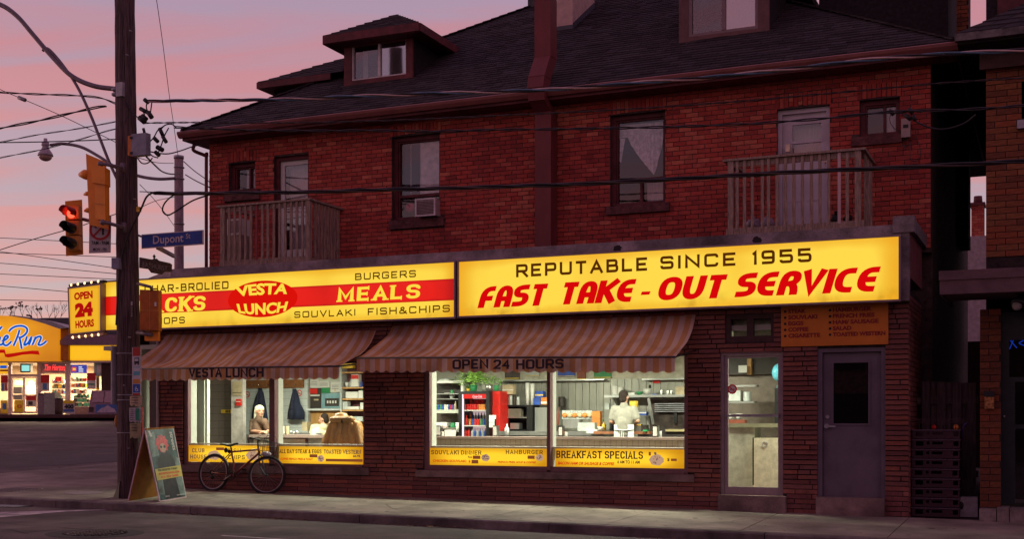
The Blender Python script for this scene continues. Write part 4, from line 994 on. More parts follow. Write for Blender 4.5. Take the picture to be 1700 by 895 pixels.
for s, a, b, c, d in (('CHAR-BROLIED', 240, 474.5, 379.5, 487), ('CHOPS', 247, 528.5, 307, 539.5), ('BURGERS', 589.5, 454, 690.5, 465.5), ('SOUVLAKI', 488.5, 517.5, 590, 528.3), ('FISH&CHIPS', 610.5, 512, 747, 523.6)): qtext(mb, s, a, b, c, d, yb, 's', **SQ)
mb.build('small_lettering', BRN, s1)
mb = MB(); yb = YG-.010
for s, a, b, c, d in (('SNACKS', 204, 498, 340, 521.5), ('MEALS', 560, 478.5, 697, 501.5)): qtext(mb, s, a, b, c, d, yb, 's', th=.19, fat=1.75, r=.5, serif=1.35, gap=.26, slant=.08, wide=1.05)
def arcw(sign, w0, h0, zc0):
    def f(u, v):
        x = (u-.5)*w0; k = x/rx; top = zc0+sign*h0*math.sqrt(max(0, 1-(k*.82)**2)); ang = .36*k*sign; b = zc0*0+sign*(.06+.02*(1-k*k))
        if sign > 0: lo = zc0+(top-zc0)*.30-.015*(1-abs(k)); z = lo+(top-lo)*v; xx = x+math.sin(ang*1.2)*(v)*.20
        else: hi = zc0+(top-zc0)*.30+.015*(1-abs(k)); z = top+(hi-top)*v; xx = x+math.sin(-ang*1.1)*(v-.2)*.20*-1*-1
        return xx, z
    return f
P0 = V((cx, YG-.012, 0))
btext(mb, 'VESTA', P0, EX, EZ, 1, 1, bold=.04, warp=arcw(1, 1.42*rx, rz2*.86, czs))
btext(mb, 'LUNCH', P0, EX, EZ, 1, 1, bold=.04, warp=arcw(-1, 1.38*rx, rz2*.86, czs))
mb.build('yellow_lettering', YLT, s1)
s2, tx0, tx1, tz0, tz1 = lightbox('lightbox_sign', 'long yellow lightbox sign reading REPUTABLE SINCE 1955, FAST TAKE-OUT SERVICE', 759.8, 1495.5, (1495, 389.5), (1495, 500.4), YEL2)
mb = MB(); yb = YG-.004
for s, a, b, c, d in (('REPUTABLE', 857, 439.2, 1075, 460.6), ('SINCE', 1096, 425.8, 1222, 447.6), ('1955', 1247.5, 417, 1347.5, 440)): qtext(mb, s, a, b, c, d, yb, 's', th=.205, r=.17, gap=.32, wide=1.1)
mb.build('brown_lettering', BRN, s2)
mb = MB()
for s, a, b, c, d in (('FAST', 794, 476.5, 902, 511.8), ('TAKE', 927, 469.5, 1048, 506.2), ('OUT', 1090, 461.2, 1199, 499.4), ('SERVICE', 1219, 454.4, 1452, 493.7)): qtext(mb, s, a, b, c, d, yb, 's', th=.23, fat=1.45, r=.40, gap=.18, glyphs=FANCY, slant=.30, wide=1.05)
q = R4(1063.5, 484.5, 1078, 490, yb); mb.quad((q[0], yb, q[2]), (q[1], yb, q[2]), (q[1]+.02, yb, q[3]), (q[0]+.02, yb, q[3]))
mb.build('red_lettering', RED, s2)
# the tilted OPEN 24 HOURS box hung off the corner
yo = 18.2; c4 = [U(114.8, 557.3, yo), U(168, 551.5, yo), U(168, 470, yo), U(112, 477.4, yo)]
o24 = thing('lightbox_sign', 'small orange lightbox sign reading OPEN 24 HOURS, edged with bulbs at the far left end', 'sign', c4[0], 'yellow lightbox signs on the fascia')
mb = MB(); mb.prism([q+V((0, .02, 0)) for q in c4], (0, .12, 0)); mb.build('cabinet', FR, o24)
ctr = sum(c4, V())/4; inn = [ctr+(q-ctr)*.93 for q in c4]
mb = MB()
for i in range(4): j = (i+1) % 4; mb.prism([c4[i], c4[j], inn[j], inn[i]], (0, .019, 0))
mb.build('frame', FR, o24)
mb = MB(); mb.prism([q+V((0, .006, 0)) for q in inn], (0, .01, 0)); mb.build('panel', litpanel('orange sign plastic', (.86, .44, .012), (.62, .25, .004), 1.0, .12, .12, 0, .1), o24)
ux = (inn[1]-inn[0]); uz = (inn[3]-inn[0]); mb = MB(); exn = ux.normalized(); W_ = ux.length; H_ = uz.length; P0 = inn[0]+V((0, -.003, 0)); ezn = uz.normalized()
for s, u0, v0, w_, h_, bd in (('OPEN', .18, .73, .62, .17, .05), ('24', .19, .34, .60, .32, .08), ('HOURS', .19, .10, .62, .17, .05)): btext(mb, s, P0+exn*(u0*W_)+ezn*(v0*H_), exn, ezn, w_*W_, h_*H_, bold=bd)
mb.build('lettering', em('deep red letters on lit sign', (.42, .004, .004)), o24)
BULB = em('warm bulb', (1, .62, .30), 2.6); STRIP = pm('bulb glow strip metal', (.55, .33, .2), .4, metal=.4)  # lower strip's orange is the bulbs' glow put into its colour
for (a, b, up_) in ((c4[3], c4[2], 1), (c4[0], c4[1], -1)):
    d_ = (b-a).normalized(); st = MB(); st.bar(a+V((.02, .06, .035*up_)), b+V((.04, .06, .035*up_)), .10, .05); so_ = st.build('bulb_strip', STRIP if up_ < 0 else DKMET, o24)
    for i in range(5): mb = MB(); p = a+(b-a)*((i+.5)/5); mb.ball(p+V((0, .02, .04*up_)), .028, n=10); mb.build('bulb', BULB, so_)
# painted menu board
mbx = R4(1296.7, 503, 1474.5, 576, YS-.05); brd = thing('menu_board', 'unlit orange menu board listing steak, souvlaki, eggs and coffee above the steel door', 'menu board', ((mbx[0]+mbx[1])/2, YS-.05, mbx[2]))
MB().box(mbx[0], mbx[1], YS-.05, YS-.022, mbx[2], FZ0-.01).build('board', pm('orange board paint', (.50, .15, .015), .6, var=.08, scale=3, dirt=.2), brd)
mb = MB(); yy = YS-.054
for i, (s, r) in enumerate((('STEAK', 1338), ('SOUVLAKI', 1357), ('EGGS', 1334), ('COFFEE', 1342), ('CIGARETTE', 1361.5))):
    t_ = 513.6+i*10.15; mb.m = 0; qtext(mb, s, 1308.5, t_, r, t_+7.2, yy, 'b', bold=.05); mb.m = 1; q = U(1303.5, t_+4, yy); fr = frame2(q, EX, EZ, NY); k = len(mb.v); mb.v += [fr(.021*math.cos(.6283*j), .021*math.sin(.6283*j), 0) for j in range(10)]; mb.face(tuple(range(k, k+10)))
for i, (s, r) in enumerate((('HAMBURGER', 1447), ('FRENCH FRIES', 1452), ('HAM/ SAUSAGE', 1458.5), ('SALAD', 1413.7), ('TOASTED WESTERN', 1470))):
    t_ = 511.2+i*10.2; mb.m = 0; qtext(mb, s, 1382.5, t_, r, t_+7.2, yy, 'b', bold=.05); mb.m = 1; q = U(1378, t_+4, yy); fr = frame2(q, EX, EZ, NY); k = len(mb.v); mb.v += [fr(.021*math.cos(.6283*j), .021*math.sin(.6283*j), 0) for j in range(10)]; mb.face(tuple(range(k, k+10)))
mb.build('lettering', [pm('dark red sign paint', (.22, .015, .012), .6), BLK], brd)

# ---------------------------------------------------------------- awnings
def stripem():
    m, nt = newmat('striped awning cloth'); b = nd(nt, 'ShaderNodeBsdfPrincipled'); tcn = nd(nt, 'ShaderNodeTexCoord'); sp = nd(nt, 'ShaderNodeSeparateXYZ'); nt.links.new(tcn.outputs['Object'], sp.inputs[0])
    f = mth(nt, 'FRACT', mth(nt, 'DIVIDE', sp.outputs[0], .186)); f = mth(nt, 'GREATER_THAN', f, .5)
    n1 = nd(nt, 'ShaderNodeTexNoise'); nt.links.new(tcn.outputs['Object'], n1.inputs[0]); n1.inputs['Scale'].default_value = 2.2; n1.inputs['Detail'].default_value = 7
    c = mixc(nt, f, (.58, .40, .36), (.52, .25, .12)); c = mixc(nt, ramp(nt, n1.outputs[0], [(.45, 0), (.75, .6)]), c, (.13, .065, .055))
    n2 = nd(nt, 'ShaderNodeTexNoise'); nt.links.new(tcn.outputs['Object'], n2.inputs[0]); n2.inputs['Scale'].default_value = 6; n2.inputs['Detail'].default_value = 4
    bp = nd(nt, 'ShaderNodeBump'); nt.links.new(n2.outputs[0], bp.inputs['Height']); bp.inputs['Strength'].default_value = .9; bp.inputs['Distance'].default_value = .03; nt.links.new(bp.outputs[0], b.inputs['Normal'])
    nt.links.new(c, b.inputs['Base Color']); b.inputs['Roughness'].default_value = .85; b.inputs['Specular IOR Level'].default_value = .15
    tr_ = nd(nt, 'ShaderNodeBsdfTranslucent'); nt.links.new(c, tr_.inputs[0]); mx = nd(nt, 'ShaderNodeMixShader'); mx.inputs[0].default_value = .4
    nt.links.new(b.outputs[0], mx.inputs[1]); nt.links.new(tr_.outputs[0], mx.inputs[2]); out(nt, mx.outputs[0]); return m
AWN = stripem()
def awning(label, TL, TR_, FL, FRt, drop, text, wsag):
    """Corner points: top left/right on the wall, front left/right on the bar."""
    t = thing('awning', label, 'awning', ((TL.x+TR_.x)/2, YS, min(FL.z, FRt.z)), 'striped cloth awnings')
    NXs = 72; prof = [(0, 0), (.06, .14), (.15, .30), (.28, .45), (.44, .61), (.62, .75), (.80, .88), (1, 1)]; pr = []
    for i in range(len(prof)-1):
        for k in range(2): a, b = prof[i], prof[i+1]; pr.append((a[0]+(b[0]-a[0])*k/2, a[1]+(b[1]-a[1])*k/2))
    pr.append((1, 1)); mb = MB(); mb.smooth = True
    for j, (fy, fz) in enumerate(pr):
        for i in range(NXs+1):
            u = i/NXs; T = TL+(TR_-TL)*u; Fp = FL+(FRt-FL)*u
            s_ = math.sin(math.pi*fy); w = s_*(.016*math.sin(u*23+fy*4)+.012*math.sin(u*51+1.3*fy)-.03*math.sin(u*7.1))*wsag
            tw = .035*wsag*s_*math.exp(-((u-.25-fy*.45)*9)**2)-.03*wsag*s_*math.exp(-((u-.31-fy*.45)*12)**2)
            mb.v.append(V((T.x+(Fp.x-T.x)*fy, T.y+(Fp.y-T.y)*fy, T.z+(Fp.z-T.z)*fz+w+tw)))
    n = NXs+1
    for j in range(len(pr)-1):
        for i in range(NXs): a = j*n+i; mb.face((a, a+1, a+n+1, a+n))
    mb.build('canopy', AWN, t)
    mb = MB(); L = FRt.x-FL.x; ns = max(1, round(L/.186)); mb.smooth = True; k = 8
    for i in range(ns*k+1):
        u = i/(ns*k); p = FL+(FRt-FL)*u; w = .008*math.sin(u*40); ph = (i % k)/k; sc_ = .035*(1-abs(math.sin(math.pi*ph)))
        mb.v += [p+V((0, -.012, .0)), p+V((0, -.016+w, -drop*.5)), p+V((0, -.018+w*1.6, -drop+sc_))]
    for i in range(ns*k):
        for r in range(2): a = i*3+r; mb.face((a, a+3, a+4, a+1))
    vl = mb.build('valance', AWN, t)
    mb = MB(); mb.smooth = True; mb.tube([FL, FRt], .018, 8)
    for T, Fp in ((TL, FL), (TR_, FRt)): mb.tube([V((Fp.x, Fp.y, Fp.z)), V((T.x, YS, T.z-.55))], .012, 6)
    mb.build('folding_arm', DKMET, t)
    if text: mb = MB(); text(mb); mb.build('lettering', pm('black awning print', (.035, .02, .03), .8), vl)
    return t
def vtext(mb, words, yv):
    for s, a, b, c, d in words: qtext(mb, s, a, b, c, d, yv-.03, 's', th=.20, fat=1.35, r=.2, gap=.20, slant=.0, wide=1.12)
TLl = V((-15.15, YS-.01, 3.02)); TRl = V((U(625, 548, YS).x, YS-.01, 2.97)); FLl = V((-15.15, 17.4, U(201, 613.5, 17.4).z)); FRl = U(563.6, 608.5, 17.38)
awning('brown and buff striped awning on the left reading VESTA LUNCH', TLl, TRl, FLl, FRl, .215, lambda mb: vtext(mb, (('VESTA', 314, 611.5, 368, 627.5), ('LUNCH', 375, 612, 437.5, 627.5)), 17.39), 2.3)
TL2 = V((U(652, 540, YS).x, YS-.01, 3.03)); TR2 = V((U(1156, 523, YS).x, YS-.01, 3.04)); FL2 = U(593, 594.8, 17.41); FR2 = U(1121, 593.3, 17.46); TL2.x = FL2.x; TR2.x = FR2.x
awning('brown and buff striped awning on the right reading OPEN 24 HOURS', TL2, TR2, FL2, FR2, .235, lambda mb: vtext(mb, (('OPEN', 751.5, 597.5, 810.5, 613.5), ('24', 819.5, 597.5, 846.5, 613.5), ('HOURS', 857, 597.5, 935.5, 613.5)), 17.43), 1.5)

# ---------------------------------------------------------------- balconies of weathered wood
WOOD = pm('grey deck board', (.33, .235, .185), .9, var=.3, scale=10, bump=.5, bscale=50, stretch=(4, 4, .5))
WOODP = pm('pinkish new board', (.52, .36, .36), .8, var=.1, scale=10, stretch=(4, 4, .5)); WOODR = pm('reddish board', (.26, .06, .06), .8, var=.2, scale=10, stretch=(4, 4, .5))
def balcony(label, yb, pl, pr, rail, bot, xs, posts, side_n, special):
    z1 = U(pl, rail, yb).z; z0 = U(pl, bot, yb).z; xl = U(pl, 300, yb).x; xr = U(pr, 300, yb).x
    t = thing('balcony', label, 'balcony', ((xl+xr)/2, yb, 4.1), 'wooden balconies over the diner roof'); yk = YH-.02
    MB().box(xl-.06, xr+.05, yb-.05, yb+.09, z1-.035, z1).build('rail', WOOD, t)
    MB().box(xr-.08, xr+.05, yb+.09, yk, z1-.04, z1-.004).build('rail', WOOD, t)
    MB().box(xl-.05, xl+.06, yb+.09, yk, z1-.04, z1-.004).build('rail', WOOD, t)
    MB().box(xl+.06, xr-.06, yb+.0, yb+.035, z1-.13, z1-.037).build('top_stringer', WOOD, t); MB().box(xl-.01, xr+.02, yb-.022, yb+.03, z0-.12, z0).build('bottom_board', WOOD, t)
    MB().box(xl, xr, yb+.032, yk, z0-.09, z0-.05).build('deck', WOOD, t)
    for p in posts: x = U(p, 300, yb).x; MB().box(x-.045, x+.045, yb-.03, yb+.055, z0-.1, z1-.037).build('post', WOOD, t)
    src = None
    for x_ in xs:
        x = U(x_, 300, yb).x; m = special.get(x_, WOOD)
        if m is WOOD and src is not None:
            o = piece(src, (x-src['bx'], random.uniform(-.004, .004), random.uniform(-.01, .01)), t); o.rotation_euler = (0, 0, 0)
            o.scale = (random.uniform(.92, 1.08), 1, 1)
            o.location.x = base(t).x*0+(x-SB)  # set from the prototype's own origin
            continue
        mb = MB(); hw = .023; b0 = V((x, yb, z0))
        mb.box(x-hw, x+hw, yb-.026, yb-.001, z0-.03, z1-.04)
        if m is WOOD:
            off = base(t); mesh = MB(); mesh.v = [q-V((x, 0, 0)) for q in mb.v]; mesh.f = mb.f; mesh.mi = mb.mi; mesh.t = mb.t; mesh.sm = mb.sm
            me = mesh.data('baluster', V((0, off.y, off.z))); me.materials.append(WOOD); o = bpy.data.objects.new('baluster', me); COL.objects.link(o); o.parent = t; o.location = (x-off.x, 0, 0); o['bx'] = x; src = o; SB = off.x
        else: mb.build('baluster', m, t)
    if src is not None: 
        for o in t.children:
            if 'bx' in o: del o['bx']
    for i in range(side_n):
        y = yb+.12+(yk-yb-.2)*(i+.5)/side_n; MB().box(xr-.005, xr+.02, y-.03, y+.03, z0-.03, z1-.042).build('baluster', WOOD, t)
    MB().box(xr-.03, xr+.022, yb+.04, yk, z0-.12, z0-.031).build('bottom_board', WOOD, t)
    return t, xl, xr, z0, z1
YBF = YH/1.059
bL = balcony('small grey wooden balcony on the left with one reddish baluster', YBF, 366, 514, 342, 434, [381.5, 390.3, 399.4, 408.4, 417.3, 426.8, 436.4, 445.7, 455.4, 465, 474.4, 484.4, 493.6, 503.2], (370.5, 512), 8, {426.8: WOODR})
bR = balcony('grey wooden balcony on the right with one pale pink baluster', YBF, 1207, 1432, 265, 380, [1224.4, 1236.3, 1249.4, 1266, 1276.3, 1290.5, 1304.3, 1318, 1332.4, 1347.3, 1361.4, 1376, 1393.6, 1406.8], (1213.5, 1424.5), 5, {1393.6: WOODP})
# things kept on the balconies
y = YBF+.3; q0 = U(376, 395, y); ac = thing('air_conditioner', 'white window air conditioner standing behind the left balcony balusters', 'air conditioner', (q0.x, y, U(376, 428, y).z))
q1 = R4(377, 364, 391, 391, y); MB().box(q1[0], q1[1]+.12, y, y+.35, q1[2], q1[3]).build('casing', WHITEP, ac); MB().box(q1[0]+.06, q1[1]+.08, y-.008, y-.001, q1[2]+.04, q1[3]-.04).build('grille', pm('mauve grille', (.25, .18, .19), .6), ac)
MB().box(q1[0]-.02, q1[1]+.14, y-.01, y+.36, bL[3]-.05, q1[2]-.002).build('stand', WOOD, ac)
bagm = pm('plastic bag', (.35, .27, .34), .35, var=.3, scale=9, bump=.8, bscale=14)
for i, (a, b, c, d, lb, m_) in enumerate(((1238, 352, 1262, 376, 'crumpled clear rubbish bag at the left end of the right balcony', bagm), (1262, 348, 1286, 378, 'tied grey rubbish bag beside the clear one on the right balcony', bagm), (1378, 362, 1396, 380, 'small black rubbish bag behind the pink baluster', BLK), (1400, 358, 1416, 380, 'black rubbish bag at the right post of the balcony', BLK))):
    q = R4(a, b, c, d, YBF+.3); mb = MB(); mb.ball(V(((q[0]+q[1])/2, YBF+.33, bR[3]+.09)), (q[1]-q[0])/2, 12, 1, .8, .9, 8)
    for k, v in enumerate(mb.v): mb.v[k] = v+V((random.uniform(-.02, .02), random.uniform(-.02, .02), random.uniform(-.02, .02)))
    mb.ball(V(((q[0]+q[1])/2, YBF+.33, bR[3]+.2)), .03, 6); mb.build('rubbish_bag', m_, cat='rubbish bag', label=lb, group='rubbish bags on the right balcony')
# window air conditioner in the second window
yA = YH-.22; q = R4(690, 331.5, 722, 359, yA); wa = thing('air_conditioner', 'window air conditioner jutting from the tall window left of the flue', 'air conditioner', ((q[0]+q[1])/2, yA, q[2]))
mb = MB(); mb.box(q[0], q[1], yA+.012, YH+.3, q[2], q[3]); mb.build('casing', pm('beige casing', (.42, .33, .33), .5), wa); mb = MB(); ringframe(mb, q[0]-.01, q[1]+.01, q[2]-.01, q[3]+.01, yA-.01, yA+.01, .03, .03, .025, .025); mb.build('bezel', WHT, wa)
mb = MB(); 
for i in range(9): zz = q[2]+.03+(q[3]-q[2]-.06)*i/9; mb.box(q[0]+.025, q[1]-.025, yA+.002, yA+.011, zz, zz+.012)
mb.build('grille', pm('brown fins', (.10, .055, .055), .6), wa)
mb = MB(); q = U(681, 345, YH+.25); mb.ball(q, .1, 10, 1, .6, .9); mb.build('pink_bundle', pm('pink cloth', (.45, .03, .10), .8, bump=.6, bscale=20), cat='bundle', label='bright pink bundle on the sill beside the window air conditioner')
# electricity box on the wall
mbx_ = thing('meter_box', 'grey beige electrical box with dangling wires on the brick near the small right window', 'meter box', U(1503, 228, YH-.1)); q = R4(1496, 197, 1511, 228, YH-.12)
MB().box(q[0], q[1], YH-.12, YH-.001, q[2], q[3]).build('box', pm('beige plastic', (.33, .25, .23), .6, dirt=.3), mbx_); MB().box(q[0]+.03, q[1]-.03, YH-.128, YH-.1201, (q[2]+q[3])/2, (q[2]+q[3])/2+.05).build('label_plate', BLK, mbx_)
mb = MB()
for pts in ([(1503, 228), (1500, 238), (1503, 248)], [(1505, 228), (1507, 240), (1500, 244)], [(1511, 232), (1511, 262), (1520, 267), (1528, 258), (1526, 240), (1520, 225), (1521, 212)], [(1497, 222), (1482, 210), (1477, 198), (1480, 188)]):
    mb.tube(spline([U(a, b, YH-.04) for a, b in pts], 6), .006, 5)
mb.build('loose_wire', DKMET, mbx_)
# ---------------------------------------------------------------- inside the diner
FLZ = .27; CLZ = 2.78
IW = pm('cream interior paint', (.50, .52, .45), .6, var=.05, scale=2); TILEW = pm('white glazed tile', (.58, .61, .59), .18, var=.06, scale=3, spec=.5)
TILED = pm('grey brown tile', (.17, .135, .12), .35, var=.08, scale=3); GROUT = pm('grout', (.30, .30, .28), .9); GROUTD = pm('dark grout', (.06, .055, .05), .9)
TILEC = pm('beige counter tile', (.66, .63, .54), .25, var=.08, scale=4); CTOP = pm('brown laminate', (.34, .25, .22), .35, var=.08, scale=9)
PANW = pm('honey wood panelling', (.46, .24, .08), .5, var=.18, scale=3, stretch=(5, 5, .5)); PANG = pm('grey panelling', (.30, .29, .25), .4, metal=.35, var=.12, scale=2, stretch=(3, 1, .25))
inx0, inx1 = SX0+.13, SX1-.21
mbf = MB(); mbf.box(inx0, inx1, YS+.13, 23.1, FLZ-.1, FLZ); mbf.box(-16.9, inx0-.001, 19.4, 23.1, FLZ-.1, FLZ); mbf.build('floor', pm('brown floor tile', (.14, .10, .08), .5), diner)
mbf = MB(); mbf.box(inx0, inx1, YS+.13, 23.1, CLZ, CLZ+.08); mbf.box(-16.9, inx0-.001, 18.9, 23.1, CLZ, CLZ+.08); mbf.build('ceiling', IW, diner)
mb = MB(); mb.box(-16.9, inx1, 22.95, 23.05, FLZ, CLZ); mb.box(inx1+.001, inx1+.1, YS+.14, 23.05, FLZ, CLZ); mb.box(-17.0, -16.91, 19.9, 23.05, FLZ, CLZ); mb.prism([V((SX0, 19.0, FLZ)), V((SX0, 19.12, FLZ)), V((-16.6, 20.12, FLZ)), V((-16.6, 20.0, FLZ))], (0, 0, CLZ-FLZ)); mb.build('interior_wall', IW, diner)
mb = MB(); mb.box(-17.12, -17.01, 19.9, 23.2, -.5, 3.9); mb.box(-17.0, inx1, 23.06, 23.2, -.5, 3.9); mb.box(-17.0, HX0-.01, 19.9, 23.05, 3.7, 3.9); mb.prism([V((SX0-.02, 18.62, -.3)), V((SX0-.02, 18.72, -.3)), V((-16.6, 19.98, -.3)), V((-16.6, 19.88, -.3))], (0, 0, 3.6)); mb.build('rear_wall', MORTD, diner)
def pl(name, m, a, b, y, zt=CLZ, zb=FLZ, th=.08):
    x0 = U(a, 700, y).x; x1 = U(b, 700, y).x; return MB().box(x0, x1, y, y+th, zb, zt).build(name, m, diner)
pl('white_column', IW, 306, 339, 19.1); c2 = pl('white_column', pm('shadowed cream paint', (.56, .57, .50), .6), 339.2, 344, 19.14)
dk = pl('passage_wall', GROUTD, 343, 386, 21.2); pl('partition', pm('pinkish partition paint', (.56, .50, .47), .6), 384, 403.5, 20.9, th=.1)
tw = pl('tiled_wall', GROUT, 403, 512, 22.0)
def tiles(parent, pa, pb, y, t, m, z0, z1, name='tile', th=.007):
    x = U(pa, 700, y).x; xe = U(pb, 700, y).x; me = None; off = base(parent); z = z0
    while z < z1-.01:
        xx = x
        while xx < xe-.02:
            if me is None:
                b = MB(); b.box(0, t-.006, -th, 0, 0, t-.006); me = b.data(name); me.materials.append(m)
            o = bpy.data.objects.new(name, me); COL.objects.link(o); o.parent = parent; o.location = V((xx, y, z))-off; o.scale = (min(1, (xe-xx)/t), random.uniform(.8, 1.1), 1); xx += t
        z += t
tiles(tw, 403.6, 511, 22.0, .152, TILEW, 1.12, 2.3)
tiles(dk, 344, 384, 21.2, .152, TILED, .80, 2.3)
CA0, CA1 = U(415.5, 700, 20.2).x, U(509, 700, 20.2).x; zA = U(500, 722.5, 20.2).z
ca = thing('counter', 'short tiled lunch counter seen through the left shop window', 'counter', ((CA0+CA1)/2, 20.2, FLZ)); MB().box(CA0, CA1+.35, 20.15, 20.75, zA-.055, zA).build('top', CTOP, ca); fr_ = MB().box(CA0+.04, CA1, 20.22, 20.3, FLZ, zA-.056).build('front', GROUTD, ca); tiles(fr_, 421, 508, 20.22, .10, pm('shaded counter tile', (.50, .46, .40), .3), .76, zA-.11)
mb = MB(); mb.prism([V((CA1+.01, 20.25, FLZ)), V((CA1+.35, 20.25, FLZ)), V((CA1+.35, 20.25, zA-.056)), V((CA1-.03, 20.25, zA-.056))][::1], (0, .4, 0)); mb.build('end_panel', pm('grey panel', (.42, .43, .42), .5), ca)
CB0, CB1 = U(716, 700, 19.9).x, inx1-.02; zB = U(815, 725.5, 19.9).z
cb = thing('counter', 'long tiled lunch counter seen through the right shop window', 'counter', ((CB0+CB1)/2, 19.9, FLZ)); xg = U(1140, 700, 19.9).x
MB().box(CB0-.6, xg, 19.85, 20.4, zB-.045, zB).build('top', CTOP, cb); fr_ = MB().box(CB0-.6, xg, 19.93, 20.0, FLZ, zB-.046).build('front', GROUTD, cb); tiles(fr_, 716, 1139, 19.93, .098, TILEC, zB-.046-.098*4, zB-.05)
# fluorescent fittings: real tubes in the ceiling
TUBE = em('fluorescent tube', (.93, 1, .84), 5.0)
fit = None
for i, (x, y) in enumerate(((-13.4, 19.75), (-11.2, 19.75), (-8.4, 19.7), (-5.9, 19.7), (-3.4, 19.25))):
    t = thing('ceiling_light', ['fluorescent fitting over the left counter', 'fluorescent fitting over the seated cook', 'fluorescent fitting over the drinks fridge', 'fluorescent fitting over the cook at the grill', 'fluorescent fitting inside the glass door'][i]+', hidden behind the window head', 'ceiling light', (x, y, CLZ-.1), 'fluorescent ceiling lights in the diner')
    MB().box(x-.65, x+.65, y-.16, y+.16, CLZ-.07, CLZ-.002).build('housing', WHITEP, t)
    for dy_ in (-.07, .07): MB().cyl((x-.6, y+dy_, CLZ-.09), (x+.6, y+dy_, CLZ-.09), .017, n=8).build('tube', TUBE, t)
    la = bpy.data.lights.new('fluorescent', 'AREA'); la.shape = 'RECTANGLE'; la.size = 1.2; la.size_y = .26; la.energy = (160, 128, 175, 165, 80)[i]; la.color = (.95, 1, .76)
    lo = bpy.data.objects.new('fluorescent', la); COL.objects.link(lo); lo.parent = t; lo.location = (0, 0, -.03)
# generic small things: boxes, cylinders
def cm(name, c, r=.5, **k): return pm(name, c, r, **k)
C_ = {'w': WHITEP, 's': STEEL, 'b': cm('blue card', (.03, .08, .35)), 'r': cm('red card', (.60, .02, .015)), 'g': cm('green plastic', (.03, .22, .08)), 'k': BLK, 'y': cm('yellow plastic', (.70, .45, .05)), 'o': cm('orange plastic', (.60, .20, .04)), 'd': cm('dark brown appliance', (.045, .035, .03)), 'bu': cm('buff card', (.48, .38, .24)), 'n': cm('navy cloth', (.020, .024, .05), .9), 't': cm('teal picture', (.18, .32, .36)), 'wd': PANW, 'gl': cm('clear grey plastic', (.45, .47, .45), .2), 'rb': cm('rusty red steel', (.20, .05, .03))}
def item(name, label, cat, m, pl_, pt, pr, pb, y, d=.2, kind='box', group=None, extra=None):
    x0, x1, z0, z1 = R4(pl_, pt, pr, pb, y); mt = C_.get(m, m) if isinstance(m, str) else m
    if name.endswith('_item'): name = cat.replace(' ', '_')
    t = thing(name, label, cat, ((x0+x1)/2, y+d/2, z0), group)
    if kind == 'box': MB().box(x0, x1, y, y+d, z0, z1).build('body', mt, t)
    elif kind == 'cup': MB().lathe(((x0+x1)/2, y+d/2, z0), [((x1-x0)*.36, 0), ((x1-x0)*.5, z1-z0)], 14).build('body', mt, t)
    elif kind == 'bottle': r = (x1-x0)/2; h = z1-z0; MB().lathe(((x0+x1)/2, y+d/2, z0), [(r*.9, 0), (r, h*.1), (r, h*.6), (r*.35, h*.78), (r*.3, h)], 12).build('body', mt, t)
    elif kind == 'can': MB().lathe(((x0+x1)/2, y+d/2, z0), [((x1-x0)*.48, 0), ((x1-x0)*.5, .01), ((x1-x0)*.5, z1-z0-.01), ((x1-x0)*.44, z1-z0)], 12).build('body', mt, t)
    elif kind == 'bowl': MB().lathe(((x0+x1)/2, y+d/2, z0), [((x1-x0)*.25, 0), ((x1-x0)*.42, (z1-z0)*.5), ((x1-x0)*.5, z1-z0)], 16).build('body', mt, t)
    if extra: extra(t, x0, x1, z0, z1, y)
    return t
def cap(col, f=.8, w=.5):
    def g(t, x0, x1, z0, z1, y): MB().cyl(((x0+x1)/2, y+.04, z1), ((x0+x1)/2, y+.04, z1+(z1-z0)*.25), (x1-x0)*w*.5, (x1-x0)*.1, 8).build('cap', C_[col], t)
    return g
def band(m, a, b, nm='label_band'):
    def g(t, x0, x1, z0, z1, y): MB().box(x0, x1, y-.003, y-.0005, z0+(z1-z0)*a, z0+(z1-z0)*b).build(nm, C_[m], t)
    return g
def napkin(label, a, b, c, d, y):
    def g(t, x0, x1, z0, z1, y): MB().box(x0+.012, x1-.012, y-.006, y-.001, z0+.02, z1-.02).build('napkins', WHITEP, t)
    item('napkin_dispenser', label, 'napkin dispenser', CHROME, a, b, c, d, y, .10, extra=g, group='napkin dispensers on the counters')
# ---- left window
mb = MB(); qtext(mb, 'M', 318.6, 644.5, 325, 663.4, 19.09, 'b', bold=.05); qtext(mb, 'MENU', 319, 664.5, 325.5, 667.5, 19.09, 'b'); mb.build('wall_lettering', C_['r'], diner)
item('warning_tape', 'strip of yellow caution tape across the dim tiled passage', 'tape', 'y', 367, 680.5, 384, 686.5, 21.15, .01, extra=lambda t, x0, x1, z0, z1, y: [MB().box(x0+(x1-x0)*k, x0+(x1-x0)*(k+.1), y-.003, y, z0+.015, z1-.015).build('print', BLK, t) for k in (.45, .62, .8)])
item('notice', 'yellowed paper notice on the partition above the red alarm', 'notice', 'bu', 386, 634, 401.5, 657.5, 20.88, .01, extra=band('d', .2, .24))
item('fire_alarm', 'small red fire alarm box on the partition', 'fire alarm', 'r', 391.6, 663, 399, 674, 20.84, .05, extra=band('w', .55, .66))
q = R4(409, 632, 470, 645, 21.93); cr = thing('coat_rail', 'wooden coat rail on the white tiled wall, under the left awning', 'coat rail', ((q[0]+q[1])/2, 21.93, q[2])); MB().box(q[0], U(503, 700, 21.93).x, 21.93, 21.98, q[2], q[3]).build('board', cm('brown rail wood', (.26, .10, .035)), cr)
for px_ in (420, 431, 445, 462, 475, 490): x = U(px_, 700, 21.9).x; mb = MB(); mb.tube([(x, 21.93, q[2]+.06), (x, 21.87, q[2]+.05), (x, 21.86, q[2]+.08)], .008, 6); mb.build('hook', CHROME, cr)
